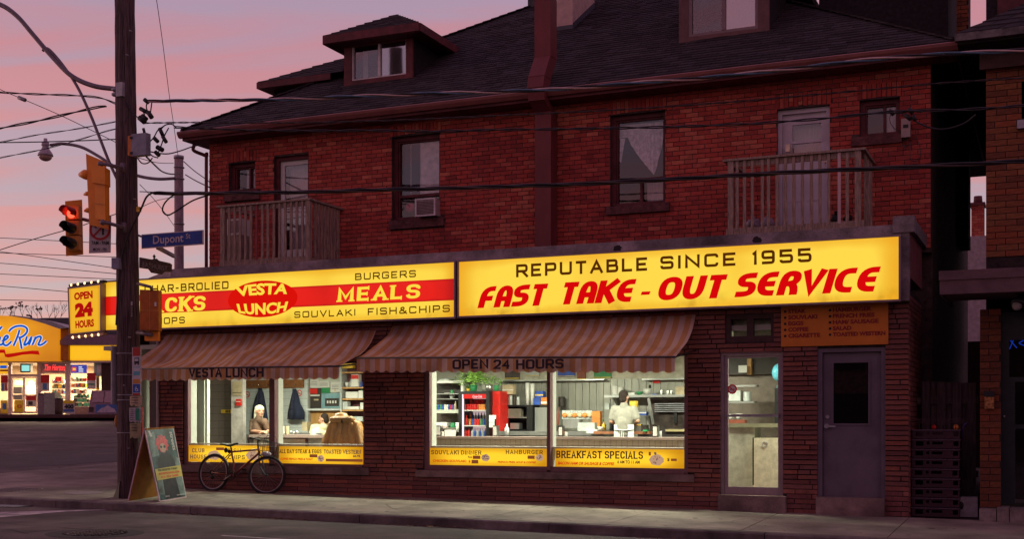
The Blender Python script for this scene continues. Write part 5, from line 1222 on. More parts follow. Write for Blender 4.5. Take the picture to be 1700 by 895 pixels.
nosmoke(diner, U(410.5, 655.5, 21.98), .07, 21.985); nosmoke(diner, U(497, 653, 21.98), .07, 21.983)
def coat(label, pts, y, mat=None):
    mb = MB(); mb.smooth = True; rows = []
    for (a, b, py) in pts:
        L = U(a, py, y); R_ = U(b, py, y); n = 14; r = []
        for i in range(n):
            u = i/(n-1); k = len(mb.v); mb.v.append(V((L.x+(R_.x-L.x)*u, y-.07*math.sin(math.pi*u)-.018*math.sin(u*19+py*.05), L.z))); r.append(k)
        for i in range(n-2, 0, -1): u = i/(n-1); k = len(mb.v); mb.v.append(V((L.x+(R_.x-L.x)*u, y+.02, L.z))); r.append(k)
        rows.append(r)
    for r0, r1 in zip(rows, rows[1:]):
        m = len(r0)
        for i in range(m): j = (i+1) % m; mb.face((r0[i], r0[j], r1[j], r1[i]))
    mb.face(tuple(rows[-1])); mb.face(tuple(reversed(rows[0])))
    o = mb.build('hanging_coat', mat or cm('navy cloth', (.020, .024, .05), .9), cat='coat', label=label, group='navy coats on the rail')
coat('navy coat hung behind the white haired man', [(431, 434, 645), (427, 438, 654), (421, 442, 672), (418, 444, 690), (417, 447, 712)], 21.86)
coat('navy coat with a pointed top, hung left of the poster wall', [(488, 491, 646), (485, 495, 655), (481, 500, 672), (478, 506, 684), (476.5, 505, 697)], 21.86)
yP = 22.1
MB().box(U(511, 700, yP).x, U(606, 700, yP).x, yP, yP+.05, FLZ, U(560, 681.5, yP).z).build('wood_panel', PANW, diner); MB().box(U(513, 700, yP).x, U(566, 700, yP).x, yP+.01, yP+.06, U(560, 681, yP).z, CLZ).build('poster_wall', IW, diner)
MB().box(U(511, 700, yP).x, U(513, 700, yP).x, yP-.02, yP+.08, U(560, 681, yP).z, CLZ).build('door_jamb', PANW, diner); MB().box(U(503, 700, yP).x, U(510.5, 700, yP).x, yP+.05, yP+.1, U(505, 700, yP).z, CLZ).build('purple_strip', cm('purple strip', (.10, .03, .10)), diner)
MB().box(U(512, 700, yP).x, U(606, 700, yP).x, yP-.12, yP, U(540, 682, yP).z, U(540, 679, yP).z).build('ledge', cm('white ledge', (.6, .62, .6)), diner)
for i, (a, b, c, d, m, lb) in enumerate(((514, 630, 529, 644.5, 'w', 'white notice at the upper left of the poster wall'), (528, 633, 547, 644, 'w', 'white lettered notice hung across two posters'), (548.5, 634.5, 564.5, 651.5, 'w', 'white certificate with a gold seal'), (513.5, 645, 532.5, 678, 'd', 'black framed poster with a red heading'), (533.5, 644, 548, 653, 'g', 'narrow dark green picture between the notices'), (533.5, 653.5, 565, 678, 't', 'pale blue framed newspaper picture'))):
    def g(t, x0, x1, z0, z1, y, i=i):
        w, h = x1-x0, z1-z0
        if i == 3: MB().box(x0+.01, x0+w*.7, y-.004, y-.001, z0+h*.72, z1-.01).build('red_heading', C_['r'], t); MB().box(x0+w*.4, x0+w*.8, y-.004, y-.001, z0+h*.38, z0+h*.46).build('picture_patch', C_['bu'], t); MB().box(x0+w*.1, x0+w*.9, y-.004, y-.001, z0+h*.6, z0+h*.67).build('print', C_['w'], t)
        if i == 5: MB().box(x0+w*.2, x1-w*.07, y-.004, y-.001, z0+h*.12, z0+h*.66).build('photo', C_['d'], t); [MB().box(x0+w*(.3+.14*k), x0+w*(.38+.14*k), y-.007, y-.004, z0+h*.32, z0+h*.5).build('photo_patch', C_['w'], t) for k in range(4)]
        if i in (0, 1, 2): [MB().box(x0+w*.15, x1-w*.15, y-.003, y-.001, z0+h*(.3+.17*k), z0+h*(.34+.17*k)).build('print', C_['d'], t) for k in range(3)]
        if i == 2: MB().box(x0+w*.42, x0+w*.56, y-.005, y-.003, z0+h*.12, z0+h*.22).build('gold_seal', C_['y'], t)
    item('poster', lb, 'poster', m, a, b, c, d, yP-.03-.012*(i == 1), .02, extra=g, group='posters on the wall')
# shelves at the right of the left window
sh = thing('wall_shelf', 'open wall shelves crowded with papers and jars at the right of the left window', 'shelf', (U(585, 700, yP).x, yP, 1.3))
xs0, xs1 = U(567, 700, 21.85).x, U(606, 700, 21.85).x
MB().box(xs0, xs1, 22.08, 22.1, 1.4, CLZ-.2).build('back', cm('dark maroon backing', (.09, .025, .03)), sh)
for py in (617.5, 643, 662, 680.5): z = U(585, py, 21.85).z; MB().box(xs0, xs1, 21.85, 22.08, z-.03, z).build('board', PANW, sh)
MB().box(xs0-.03, xs0-.001, 21.85, 22.1, 1.4, CLZ-.2).build('side', C_['gl'], sh)
for (a, b, c, d, k, m, lb) in ((583, 622, 595, 642.5, 'box', 'w', 'white card with a red ring on the upper shelf'), (571, 635, 577, 643, 'cup', 'w', 'white mug on the upper shelf'), (577.5, 630, 581, 643, 'bottle', 'gl', 'clear bottle beside the red ringed card'), (596, 631, 599.5, 643, 'bottle', 'b', 'blue bottle on the upper shelf'), (574, 651, 594, 661.5, 'box', 'w', 'stack of white boxes on the middle shelf'), (595, 649, 602, 661.5, 'box', 'w', 'white carton with a green cap on the middle shelf'), (569, 667, 577, 680, 'box', 'gl', 'grey folded papers on the lower shelf'), (577, 675.5, 596, 680, 'box', 'w', 'spread of white papers on the lower shelf'), (598, 669, 603, 680, 'box', 'w', 'white box at the end of the lower shelf'), (566, 602, 585, 612, 'box', 'y', 'lit amber blind above the shelves'), (571, 692, 602, 700, 'box', 'gl', 'grey tray below the shelves behind the brown jacket')):
    item('shelf_item', lb, 'shelf item', m, a, b, c, d, 21.88, .12, k, extra=(band('r', .62, .95) if lb.startswith('white card') else cap('g') if 'green cap' in lb else None))
q = R4(502, 702, 510, 717, 21.6); item('towel', 'folded yellow patterned towel box at the end of the counter', 'towel', 'bu', 501.5, 701, 510, 716, 21.5, .15)
napkin('napkin dispenser on the short counter by the window post', 467, 706.5, 473, 722, 20.3)
item('sugar_jar', 'glass sugar jar beside the napkins on the short counter', 'jar', 'bu', 474, 708, 478.5, 722, 20.32, .06, 'can')
for i, (a, b) in enumerate(((480, 484), (485, 489), (490, 494))): item('cutlery_pot', ['leftmost of three small steel pots on the short counter', 'middle one of three small steel pots on the short counter', 'rightmost of three small steel pots on the short counter'][i], 'pot', 's', a, 716+i % 2, b, 722, 20.4, .05, 'bowl', group='small steel pots')
mb = MB(); mb.box(U(490, 700, 21.2).x, U(536, 700, 21.2).x, 21.15, 21.45, U(500, 719, 21.2).z-.03, U(500, 719, 21.2).z); mb.build('back_counter', STEEL, diner)
# ---- right window, left pane: cabinet, fridge, plants
yC = 21.3
cab = thing('display_cabinet', 'white and dark display cabinet with a row of drink cans left of the fridge', 'cabinet', (U(742, 700, yC).x, yC, FLZ))
def cbx(n, m, a, b, c, d, y, dd): x0, x1, z0, z1 = R4(a, b, c, d, y); return MB().box(x0, x1, y, y+dd, z0, z1).build(n, C_.get(m, m) if isinstance(m, str) else m, cab)
cbx('back', 'd', 716.5, 636, 767, 726, yC+.35, .03); cbx('top', 'w', 714, 633, 769, 636.8, yC, .38); cbx('side', 'w', 765, 637, 769, 651, yC, .3); cbx('shelf', 's', 716.5, 654, 762, 655.2, yC+.02, .3); cbx('shelf', 's', 716.5, 662.5, 762, 663.7, yC+.02, .3)
cbx('shelf', WIN, 716.5, 680.8, 761.5, 686.5, yC-.05, .4); cbx('shelf', 's', 716.5, 710.5, 761, 712.5, yC-.1, .4); cbx('cupboard', cm('wood brown cupboard', (.10, .075, .06)), 716.5, 687, 761, 702, yC+.3, .03)
for i in range(10):
    m = ['w', 'g', 'b', 'g', 'b', 'w', 'w', 'b', 'r', 'b'][i]; item('drink_can', ['white', 'green', 'blue', 'teal green', 'deep blue', 'pale', 'silver', 'navy', 'red', 'blue and red'][i]+' drink can, number %s from the left on the cabinet' % ['one', 'two', 'three', 'four', 'five', 'six', 'seven', 'eight', 'nine', 'ten'][i], 'can', m, 719.3+i*3.4, 672.2, 722.3+i*3.4, 680.7, yC+.0, .07, 'can', group='drink cans on the cabinet shelf')
item('bottle', 'tan bottle right of the row of cans', 'bottle', 'bu', 753, 666, 757, 680.7, yC, .07, 'bottle'); item('plate', 'pale plate on the upper cabinet shelf', 'plate', 'w', 736, 652.6, 747, 654.2, yC+.05, .1, 'bowl'); item('figurine', 'small green topped jar on the upper cabinet shelf', 'jar', 'g', 747, 648, 752, 654, yC+.05, .06, 'can'); item('glass_bowl', 'glass sundae bowl upturned on the second cabinet shelf', 'bowl', 'gl', 744, 655.5, 753, 662.4, yC+.1, .1, 'bowl')
item('toaster', 'long white toaster box on the low shelf by the window edge', 'toaster', 'w', 719.6, 701.5, 741.5, 710.5, yC-.05, .2, extra=band('r', .12, .2)); item('tub', 'dark green tub beside the white toaster', 'tub', 'g', 746, 702.3, 754.5, 710.4, yC-.05, .12, 'can')
item('cup_stack', 'stack of white cups left of the drinks fridge', 'cups', 'w', 755, 702, 760.5, 718, yC-.2, .08, 'cup'); napkin('napkin dispenser at the left end of the long counter', 721.6, 707, 731.4, 724, 19.95)
item('salt_shaker', 'white salt shaker beside the left napkin dispenser', 'shaker', 'w', 732, 717, 735.5, 724.5, 19.98, .05, 'can'); item('tray', 'pile of white plates on the counter before the cabinet', 'plates', 'w', 738, 714, 751, 724.5, 20.3, .15)
item('box_top', 'low white box on top of the display cabinet', 'box', 'w', 716.5, 629, 722, 632.8, yC+.05, .1); item('box_top', 'flat grey tray on top of the display cabinet', 'tray', 'gl', 730, 630, 745, 632.8, yC+.05, .2)
yFr = 21.2; fx_0, fx_1, fz0, fz1 = R4(761, 650.5, 812.4, 740, yFr); fz0 = FLZ
fg = thing('drinks_fridge', 'black drinks fridge with a glowing red header and shelves of red and blue drinks', 'fridge', ((fx_0+fx_1)/2, yFr, fz0))
gx0, gx1, gz0, gz1 = R4(766.8, 655, 806.8, 736, yFr); mb = MB(); mb.box(fx_0, fx_1, yFr+.55, yFr+.6, fz0, fz1); mb.box(fx_0, gx0, yFr, yFr+.55, fz0, fz1); mb.box(gx1, fx_1, yFr, yFr+.55, fz0, fz1); mb.box(gx0, gx1, yFr, yFr+.55, gz1, fz1); mb.box(gx0, gx1, yFr, yFr+.55, fz0, gz0); mb.build('cabinet', BLK, fg)
MB().box(gx0, gx1, yFr+.5, yFr+.54, gz0, gz1).build('glowing_back', em('glowing fridge back', (.62, .46, .46), .9), fg)  # back panel glows by itself in place of lamp light
hz0 = U(780, 662, yFr).z; MB().box(gx0, gx1, yFr+.02, yFr+.05, hz0, gz1).build('header', em('fridge header light', (.85, .04, .03), 1.2), fg)
mb = MB(); qtext(mb, 'Coca-Cola', 784, 656.4, 800, 660.8, yFr+.015, 'b', bold=.02, slant=.2); mb.build('lettering', em('white header print', (1, .8, .8), 1.2), fg)
for k, py in enumerate((681, 706.6)): z = U(780, py, yFr).z; MB().box(gx0, gx1, yFr+.05, yFr+.48, z-.02, z).build('shelf', WHITEP, fg)
MB().box(gx0, gx0+.02, yFr+.01, yFr+.05, gz0, gz1).build('light_strip', em('fridge strip light', (1, .75, .8), 1.6), fg); MB().box(gx0+.02, gx1, yFr+.005, yFr+.01, gz0, hz0).build('glass_door', GLS, fg)
num = ['first', 'second', 'third', 'fourth', 'fifth', 'sixth', 'seventh', 'eighth', 'ninth']
def rowcan(px0, step, n, pt, pb, ms, w, kind, shelf, y, noun, cols):
    for i in range(n): item('bottle' if kind == 'bottle' else 'drink_can', f'{cols[i % len(cols)]} {noun}, {num[i]} from the left on the fridge {shelf}', kind if kind != 'can' else 'can', ms[i % len(ms)], px0+i*step, pt, px0+i*step+w, pb, y, .07, kind, group='drinks in the fridge')
rowcan(769.5, 4.1, 6, 671.5, 680.8, ['r'], 3.8, 'can', 'top shelf', yFr+.12, 'can', ['red']); rowcan(770, 4.1, 9, 662.8, 672, ['r', 'r', 'r', 'rb', 'r'], 3.8, 'can', 'stacked upper row', yFr+.3, 'can', ['red', 'dark red'])
item('carton', 'orange carton beside the red cans in the drinks fridge', 'carton', 'o', 794.5, 671.5, 805.5, 680.8, yFr+.1, .1)
rowcan(770.5, 5.2, 1, 690, 706.4, ['r'], 5, 'bottle', 'middle shelf', yFr+.1, 'bottle', ['red']); rowcan(776.8, 4.8, 6, 696, 706.4, ['o', 'b', 'r', 'r', 'g', 'b'], 4.2, 'can', 'middle shelf', yFr+.1, 'can', ['orange', 'blue', 'scarlet', 'crimson', 'green', 'navy']); rowcan(777, 4.8, 6, 685.5, 699, ['o', 'b', 'gl', 'b', 'g', 'gl'], 4, 'bottle', 'back of the middle shelf', yFr+.3, 'bottle', ['orange', 'blue', 'clear', 'cobalt', 'green', 'pale'])
rowcan(769.5, 5, 2, 711, 726, ['r'], 4.6, 'bottle', 'bottom shelf', yFr+.1, 'bottle', ['red']); rowcan(781, 4.3, 6, 712, 726, ['gl', 'b'], 3.9, 'bottle', 'bottom shelf', yFr+.1, 'bottle', ['water', 'blue labelled water'])
# plants on top
FERN = cm('fern green', (.16, .34, .05), .6, var=.3, scale=6); FERN2 = cm('bright leaf green', (.30, .55, .10), .6, var=.25)
fpz = fz1; fp = thing('fern', 'bushy green fern arching out of a pot on top of the drinks fridge', 'fern', (U(785, 650, 21.4).x, 21.4, fpz)); ctr = V((U(786, 650, 21.4).x, 21.4, fpz)); MB().lathe(ctr, [(.06, 0), (.08, .13)], 14).build('pot', C_['g'], fp)
mb = MB()
for i in range(110):
    a = random.uniform(0, 6.283); L = random.uniform(.22, .50); up = random.uniform(.12, .30); pts = [ctr+V((math.cos(a)*L*t, math.sin(a)*L*t*.7, .16+up*math.sin(t*2.6)*1.0-.12*t*t)) for t in (0, .25, .5, .75, 1)]
    for p, q_ in zip(pts, pts[1:]):
        d_ = (q_-p).normalized(); s_ = d_.cross(V((0, 0, 1)))
        if s_.length < .01: s_ = V((1, 0, 0))
        s_.normalize()
        for k in range(3):
            c = p+(q_-p)*(k/3); w = random.uniform(.02, .038)
            for sg in (-1, 1): e_ = c+s_*sg*w+V((0, 0, -.006)); mb.quad(c, c+d_*.012, e_+d_*.02, e_+d_*.006)
mb.build('fronds', FERN2, fp, kind='stuff')
for i, (px_, m, w, h, lb) in enumerate(((812, 's', .075, .13, 'small leafy plant in a silver tin right of the fern'), (824, 'g', .05, .10, 'little leafy plant in a dark green pot above the red fridge side'), (777.5, 'y', .035, .05, 'trailing sprig in a tiny yellow pot under the fern'))):
    c = V((U(px_, 650, 21.35).x, 21.35, fpz+.012)); pt_ = thing('potted_plant', lb, 'potted plant', c, 'potted plants on the fridge'); MB().lathe(c, [(w*.9, 0), (w, h)], 14).build('pot', C_[m], pt_); mb = MB()
    for k in range(46): v = c+V((random.gauss(0, .06), random.gauss(0, .04), h+abs(random.gauss(.07, .05)))); u1 = V((random.uniform(-1, 1), random.uniform(-1, 1), random.uniform(-1, 1))).normalized()*.022; u2 = u1.orthogonal().normalized()*.012; mb.quad(v-u1, v-u2, v+u1, v+u2)
    mb.build('leaves', FERN, pt_, kind='stuff')
item('red_fridge', 'tall red cabinet side standing right of the black drinks fridge', 'cabinet', 'r', 812.8, 650, 830, 735, 21.35, .4); item('notice', 'white price list taped under the red cabinet', 'notice', 'w', 812, 689.6, 823, 710, 21.0, .01, extra=band('b', .4, .44))
ys_ = 21.7
rk = thing('dish_rack', 'black open cabinet of stacked plates behind the counter', 'dish rack', (U(850, 700, ys_).x, ys_, 1.0)); q = R4(823, 673, 884, 717, ys_)
mb = MB(); ringframe(mb, q[0], q[1], q[2], q[3], ys_, ys_+.35, .05, .12, .03, .03); mb.box(q[0], q[1], ys_+.35, ys_+.37, q[2], q[3]); mb.build('frame', BLK, rk); MB().box(q[0]+.05, q[1]-.12, ys_, ys_+.34, U(850, 694.6, ys_).z, U(850, 693, ys_).z).build('shelf', STEEL, rk)
for i in range(14): x = q[0]+.2+i*.022; MB().box(x, x+.008, ys_+.04, ys_+.2, U(850, 692.8, ys_).z, U(850, 679, ys_).z).build('plate', cm('cream plate', (.30, .25, .2)), rk)
for (a, b, c, d, k, m, lb, ct, ex) in ((823.5, 658, 840.5, 672.8, 'box', 'w', 'white carton with a red and yellow top on the dish rack', 'carton', band('r', .62, .98)), (834, 639, 852, 655, 'box', 'bu', 'stack of buff takeaway trays near the fern', 'trays', band('w', .4, .5)), (843, 657, 848, 672.8, 'can', 'gl', 'first glass jar of cutlery on the dish rack', 'jar', None), (849, 657, 854, 672.8, 'can', 'd', 'dark coffee jug on the dish rack', 'jug', None), (855, 659, 860, 672.8, 'can', 'gl', 'second glass jar beside the coffee jug', 'jar', None), (870, 636, 877, 672.8, 'cup', 'w', 'left tall stack of white paper cups', 'cup stack', None), (878, 637, 885, 672.8, 'cup', 'w', 'right tall stack of white paper cups', 'cup stack', None), (885.5, 661, 897, 672.5, 'box', 'b', 'lower blue carton right of the cup stacks', 'carton', None), (888.5, 650, 901.5, 660.5, 'box', 'b', 'upper blue carton right of the cup stacks', 'carton', band('y', .3, .5)), (898, 660, 908.5, 672, 'box', 'o', 'orange carton by the window post', 'carton', band('w', .1, .4)), (847, 703, 862, 713, 'box', 's', 'steel toaster in the bottom of the dish rack', 'toaster', None), (888, 677, 912, 717, 'box', 's', 'stainless coffee urn by the window post', 'coffee urn', None)):
    item('kitchen_item', lb, ct, m, a, b, c, d, ys_-.02 if 'urn' not in lb else 21.5, .15, k, extra=ex)
napkin('napkin dispenser with straws before the dish rack', 818, 707, 825, 725, 19.98); item('straws', 'black straws standing in the napkin dispenser', 'straws', 'k', 821, 696, 823.5, 707, 20.02, .01)
item('milkshake_mixer', 'round steel mixer head on the counter before the dish rack', 'mixer', 's', 836, 703.5, 844, 725, 20.6, .1, 'bottle')
MB().box(U(826, 700, 21.2).x, U(1004, 700, 21.2).x, 21.15, 21.5, U(870, 719, 21.2).z-.05, U(870, 716.5, 21.2).z).build('steel_worktop', STEEL, diner); MB().box(U(826, 700, 21.25).x, U(1004, 700, 21.25).x, 21.25, 21.3, FLZ, U(870, 719, 21.2).z-.06).build('worktop_front', C_['d'], diner)
# back wall: steel panels with seams
yW = 22.3; xp0 = U(800, 700, yW).x; xp1 = U(1140, 700, yW).x; zp0 = 1.1; zp1 = U(950, 631, yW).z
bw = MB().box(xp0, xp1, yW+.02, yW+.06, FLZ, CLZ).build('kitchen_wall', cm('pale kitchen wall', (.46, .42, .33)), diner); x = xp0
while x < xp1: MB().box(x+.004, min(x+.135, xp1), yW+.004, yW+.02, zp0, zp1).build('steel_panel', PANG, bw); x += .142
MB().box(U(828, 700, yW-.18).x, U(1003, 700, yW-.18).x, yW-.18, yW+.003, U(900, 633, yW-.18).z, U(900, 631, yW-.18).z).build('high_shelf', STEEL, diner); MB().box(U(1066, 700, yW-.18).x, xp1, yW-.18, yW+.003, U(1100, 631, yW-.18).z, U(1100, 628.5, yW-.18).z).build('high_shelf', STEEL, diner)
for (a, b, c, d, m, lb) in ((926, 616, 954, 626, 'b', 'blue and gold banner picture above the steel panels'), (958, 616, 972, 631, 'rb', 'brown framed picture above the steel panels'), (986, 616, 1014, 628.5, 'g', 'green landscape picture above the steel panels'), (838, 616, 862, 630, 'd', 'dark brown framed picture over the dish rack'), (871, 616, 895, 625, 'gl', 'grey framed picture over the cup stacks')): item('picture', lb, 'picture', m, a, b, c, d, yW-.02, .03, group='pictures along the top of the kitchen wall', extra=band('y', .05, .15))
item('notice', 'small red notice above the grill shelf', 'notice', 'r', 1084, 632, 1096, 636.7, yW-.03, .01)
yG2 = 21.9; q = R4(1003, 656.5, 1140, 660.5, yG2)
gs = thing('grill_shelf', 'long steel shelf over the grill holding bowls, cups and shakers', 'shelf', ((q[0]+q[1])/2, yG2, q[2])); MB().box(q[0], q[1], yG2, yG2+.35, q[2], q[3]).build('board', STEEL, gs); MB().box(q[0]+.1, q[0]+.13, yG2+.3, yG2+.34, q[2]-.8, q[2]).build('bracket', STEEL, gs)
for (a, b, c, d, k, m, lb, ct) in ((1015, 641, 1024, 656.3, 'can', 'w', 'taller stack of white foam bowls on the grill shelf', 'bowls'), (1024.5, 643, 1033, 656.3, 'can', 'w', 'shorter stack of white foam bowls on the grill shelf', 'bowls'), (1043.5, 652, 1053.5, 656.5, 'box', 'w', 'low white tub behind the cook', 'tub'), (1054.5, 650.5, 1066, 656.6, 'bowl', 'g', 'green bowl on the grill shelf', 'bowl'), (1066.5, 646, 1080, 655.5, 'bowl', 'w', 'white bowl on the grill shelf', 'bowl'), (1082, 654.5, 1090, 656.8, 'box', 'b', 'blue cloth on the grill shelf', 'cloth'), (1094, 647, 1099.5, 657, 'can', 's', 'steel shaker, leftmost of three on the grill shelf', 'shaker'), (1105, 648, 1110, 657, 'can', 's', 'steel shaker, middle one of three on the grill shelf', 'shaker'), (1111, 648, 1115, 657, 'can', 's', 'steel shaker, rightmost of three on the grill shelf', 'shaker'), (1121, 642.5, 1136, 656, 'box', 'bu', 'pile of cream plates at the right end of the grill shelf', 'plates'), (1075.5, 638, 1079.5, 645, 'bottle', 'k', 'small dark bottle standing against the steel panels', 'bottle')):
    item('grill_item', lb, ct, m, a, b, c, d, yG2+.08, .12, k)
hd = thing('grill_hood', 'dark steel grill with an open hood and splashback at the right of the kitchen', 'grill', (U(1110, 700, 21.6).x, 21.6, FLZ)); q = R4(1078, 664, 1140, 714, 22.2); MB().box(q[0], q[1], 22.22, 22.26, q[2], q[3]).build('splashback', cm('greasy dark steel', (.10, .075, .065), .35, metal=.5, var=.4, scale=3), hd)
mb = MB(); a = U(1077, 661, 21.8); b = U(1085, 705, 21.8); mb.bar(a, b, .05, .05); mb.build('hood_strut', STEEL, hd)
for k in range(5): p = U(1088, 671+k*3.2, 22.15); MB().box(p.x, q[1], 22.1, 22.2, p.z-.008, p.z+.008).build('baffle', GALV, hd)
mb = MB(); q = R4(1060, 712, 1140, 724, 21.55); mb.box(q[0], q[1], 21.5, 22.2, FLZ, q[3]); mb.build('griddle', cm('black griddle', (.05, .04, .04), .4), hd); q = R4(1105, 713, 1140, 717, 21.45); MB().box(q[0], q[1], 21.44, 21.49, q[2], q[3]).build('grease_rail', cm('brass rail', (.34, .27, .14), .4), hd)
p = U(1121, 700, 22.1); MB().box(p.x-.025, p.x+.03, 22.1, 22.14, U(1121, 702, 22.1).z, U(1121, 684, 22.1).z).build('scraper', BLK, hd)
MB().box(U(985, 700, 20.95).x, U(1078, 700, 20.95).x, 20.95-.0, 21.14, U(1000, 721, 20.95).z, U(1000, 716.5, 20.95).z).build('cutting_board_ledge', cm('brown wooden ledge', (.26, .10, .05)), diner)
for (a, b, c, d, k, m, lb, ct, y, ex) in ((933, 682, 983, 696, 'box', 'gl', 'clear bread case full of buns', 'bread case', 21.5, lambda t, x0, x1, z0, z1, y: [MB().ball(V((x0+(x1-x0)*(i+.6)/6, y-.02, z0+.07)), .05, 8, 1.1, .5, .9).build('bun', C_['bu' if i % 2 else 'o'], t) for i in range(6)]), (935, 697, 962, 711, 'box', 's', 'steel drawer unit under the bread case', 'drawers', 21.45, None), (959, 702, 987, 716, 'box', 'gl', 'pale rectangular tray on the worktop', 'tray', 21.2, None), (983, 683, 996, 711, 'box', 'o', 'orange cutting board standing on edge', 'cutting board', 21.45, None), (997, 700, 1004, 715.5, 'bottle', 'y', 'yellow mustard bottle with a green tip', 'bottle', 21.2, cap('g')), (990, 709, 1000, 716, 'bowl', 'w', 'white bowl before the mustard bottle', 'bowl', 21.1, None), (1010, 702, 1017, 716, 'can', 'k', 'dark jar left of the cook', 'jar', 21.3, None), (1052, 705, 1064, 716.5, 'box', 's', 'steel tin of butter at the cook\'s right', 'tin', 21.2, band('y', .8, 1.0)), (1065, 706, 1073, 716, 'box', 'd', 'dark tin beside the steel butter tin', 'tin', 21.25, None), (1067, 714, 1074, 716.8, 'box', 'g', 'green topped shaker lying on the ledge', 'shaker', 20.9, None), (1058, 684, 1073, 690, 'box', 'b', 'blue packets on the little shelf by the grill', 'packets', 22.0, band('w', .5, .9)), (1004, 670, 1011, 680, 'box', 'gl', 'grey paper roll holder left of the cook\'s head', 'holder', 21.9, None), (925, 659, 936, 676, 'can', 'd', 'dark steel gauge on the left steel panel', 'gauge', 22.1, None), (922, 676, 926, 706, 'bottle', 'rb', 'red and dark bottle at the window post', 'bottle', 21.4, None)):
    item('kitchen_item', lb, ct, m, a, b, c, d, y, .14, k, extra=ex)
napkin('napkin dispenser right of the cook', 1083, 707, 1092, 726, 19.98); napkin('napkin dispenser beside the middle window post', 926.5, 707.5, 934, 725, 19.98)
item('salt_shaker', 'glass salt shaker right of the cook\'s napkin dispenser', 'shaker', 'gl', 1094, 716, 1098, 726, 20.0, .05, 'can'); item('salt_shaker', 'glass shaker beside the middle post dispenser', 'shaker', 'w', 937, 717.5, 941, 725, 20.0, .05, 'can'); item('cloth', 'white cloth crumpled over the worktop edge', 'cloth', 'w', 974, 713, 990, 720, 21.0, .1)
# ---- through the glass door
pl('dark_backdrop_panel', pm('brown grey panel', (.17, .135, .11), .4, metal=.3), 1200, 1299, 21.85, zt=2.6, th=.03)  # added panel, darkens the background seen through the glass door
yD = 19.9
for (a, b, c, d, m, nm, lb, ct, y) in ((1208, 707, 1252, 806, cm('cream cabinet', (.40, .375, .30)), 'cabinet', 'tall cream cabinet end behind the glass door', 'cabinet', 19.9), (1251, 728, 1300, 812, cm('ivory fridge', (.72, .63, .46)), 'small_fridge', 'low ivory fridge behind the glass door', 'fridge', 19.75)):
    q = R4(a, b, c, d, y); t = thing(nm, lb, ct, ((q[0]+q[1])/2, y, FLZ)); MB().box(q[0], q[1], y, y+.5, FLZ, q[3]).build('body', m, t)
    if nm == 'small_fridge': p = U(1270, 738, y); mb = MB(); mb.torus(p+V((0, -.01, 0)), (0, 1, 0), .04, .006, 14, 5); mb.build('badge', GALV, t)
q = R4(1249.5, 727, 1251.5, 806, yD-.16); MB().box(q[0], q[1], yD-.17, yD-.16, q[2], q[3]).build('gap_black_bar', BLK, diner); q = R4(1206, 703.5, 1300, 710, yD-.02); MB().box(q[0], q[1], yD-.05, yD+.6, q[2], q[3]).build('counter_top', cm('olive laminate', (.22, .20, .13)), diner)  # black bar painted in for the dark gap between cabinet and fridge
for (a, b, c, d, k, m, lb, ct, y) in ((1210, 649, 1229, 666, 'box', 'gl', 'clear bin with a lid on the upper rack', 'bin', 21.0), (1232, 651, 1245, 666.5, 'can', 'gl', 'round clear canister on the upper rack', 'canister', 21.0), (1206, 667, 1252, 670, 'box', 's', 'steel rack shelf behind the no smoking sticker', 'shelf', 20.95), (1206, 640, 1256, 643, 'box', 's', 'upper steel rack bar', 'rack', 21.0), (1207, 688, 1218, 697, 'bowl', 'w', 'white bowl left of two behind the push bar', 'bowl', 20.9), (1219, 687.5, 1231, 697, 'bowl', 'w', 'white bowl right of two behind the push bar', 'bowl', 20.9), (1226, 607, 1240, 619, 'box', 'w', 'white card high on the dark beam', 'card', 21.5), (1240, 596, 1247, 622, 'box', 'wd', 'short wooden post under the beam', 'post', 21.6), (1208, 697.5, 1236, 703, 'box', 'rb', 'red tray on the counter', 'tray', 20.2), (1286, 645, 1294, 704, 'box', 'k', 'dark coat hanging at the door edge', 'coat', 20.1)):
    item('back_item', lb, ct, m, a, b, c, d, y, .2 if 'card' not in lb else .01, k)
MB().box(U(1200, 700, 21.7).x, inx1, 21.7, 21.9, U(1240, 622, 21.7).z, CLZ).build('ceiling_beam', C_['d'], diner)
mb = MB(); mb.ball(U(1294, 619, 20.3), .125, 16, 1, 1, 1.2, 12); mb.cyl(U(1290, 620, 20.3)+V((0, 0, -.2)), U(1290, 620, 20.3)+V((0, 0, -.9)), .003, n=5); mb.build('balloon', cm('light blue balloon', (.10, .42, .55), .3), cat='balloon', label='light blue balloon floating at the edge of the glass door')

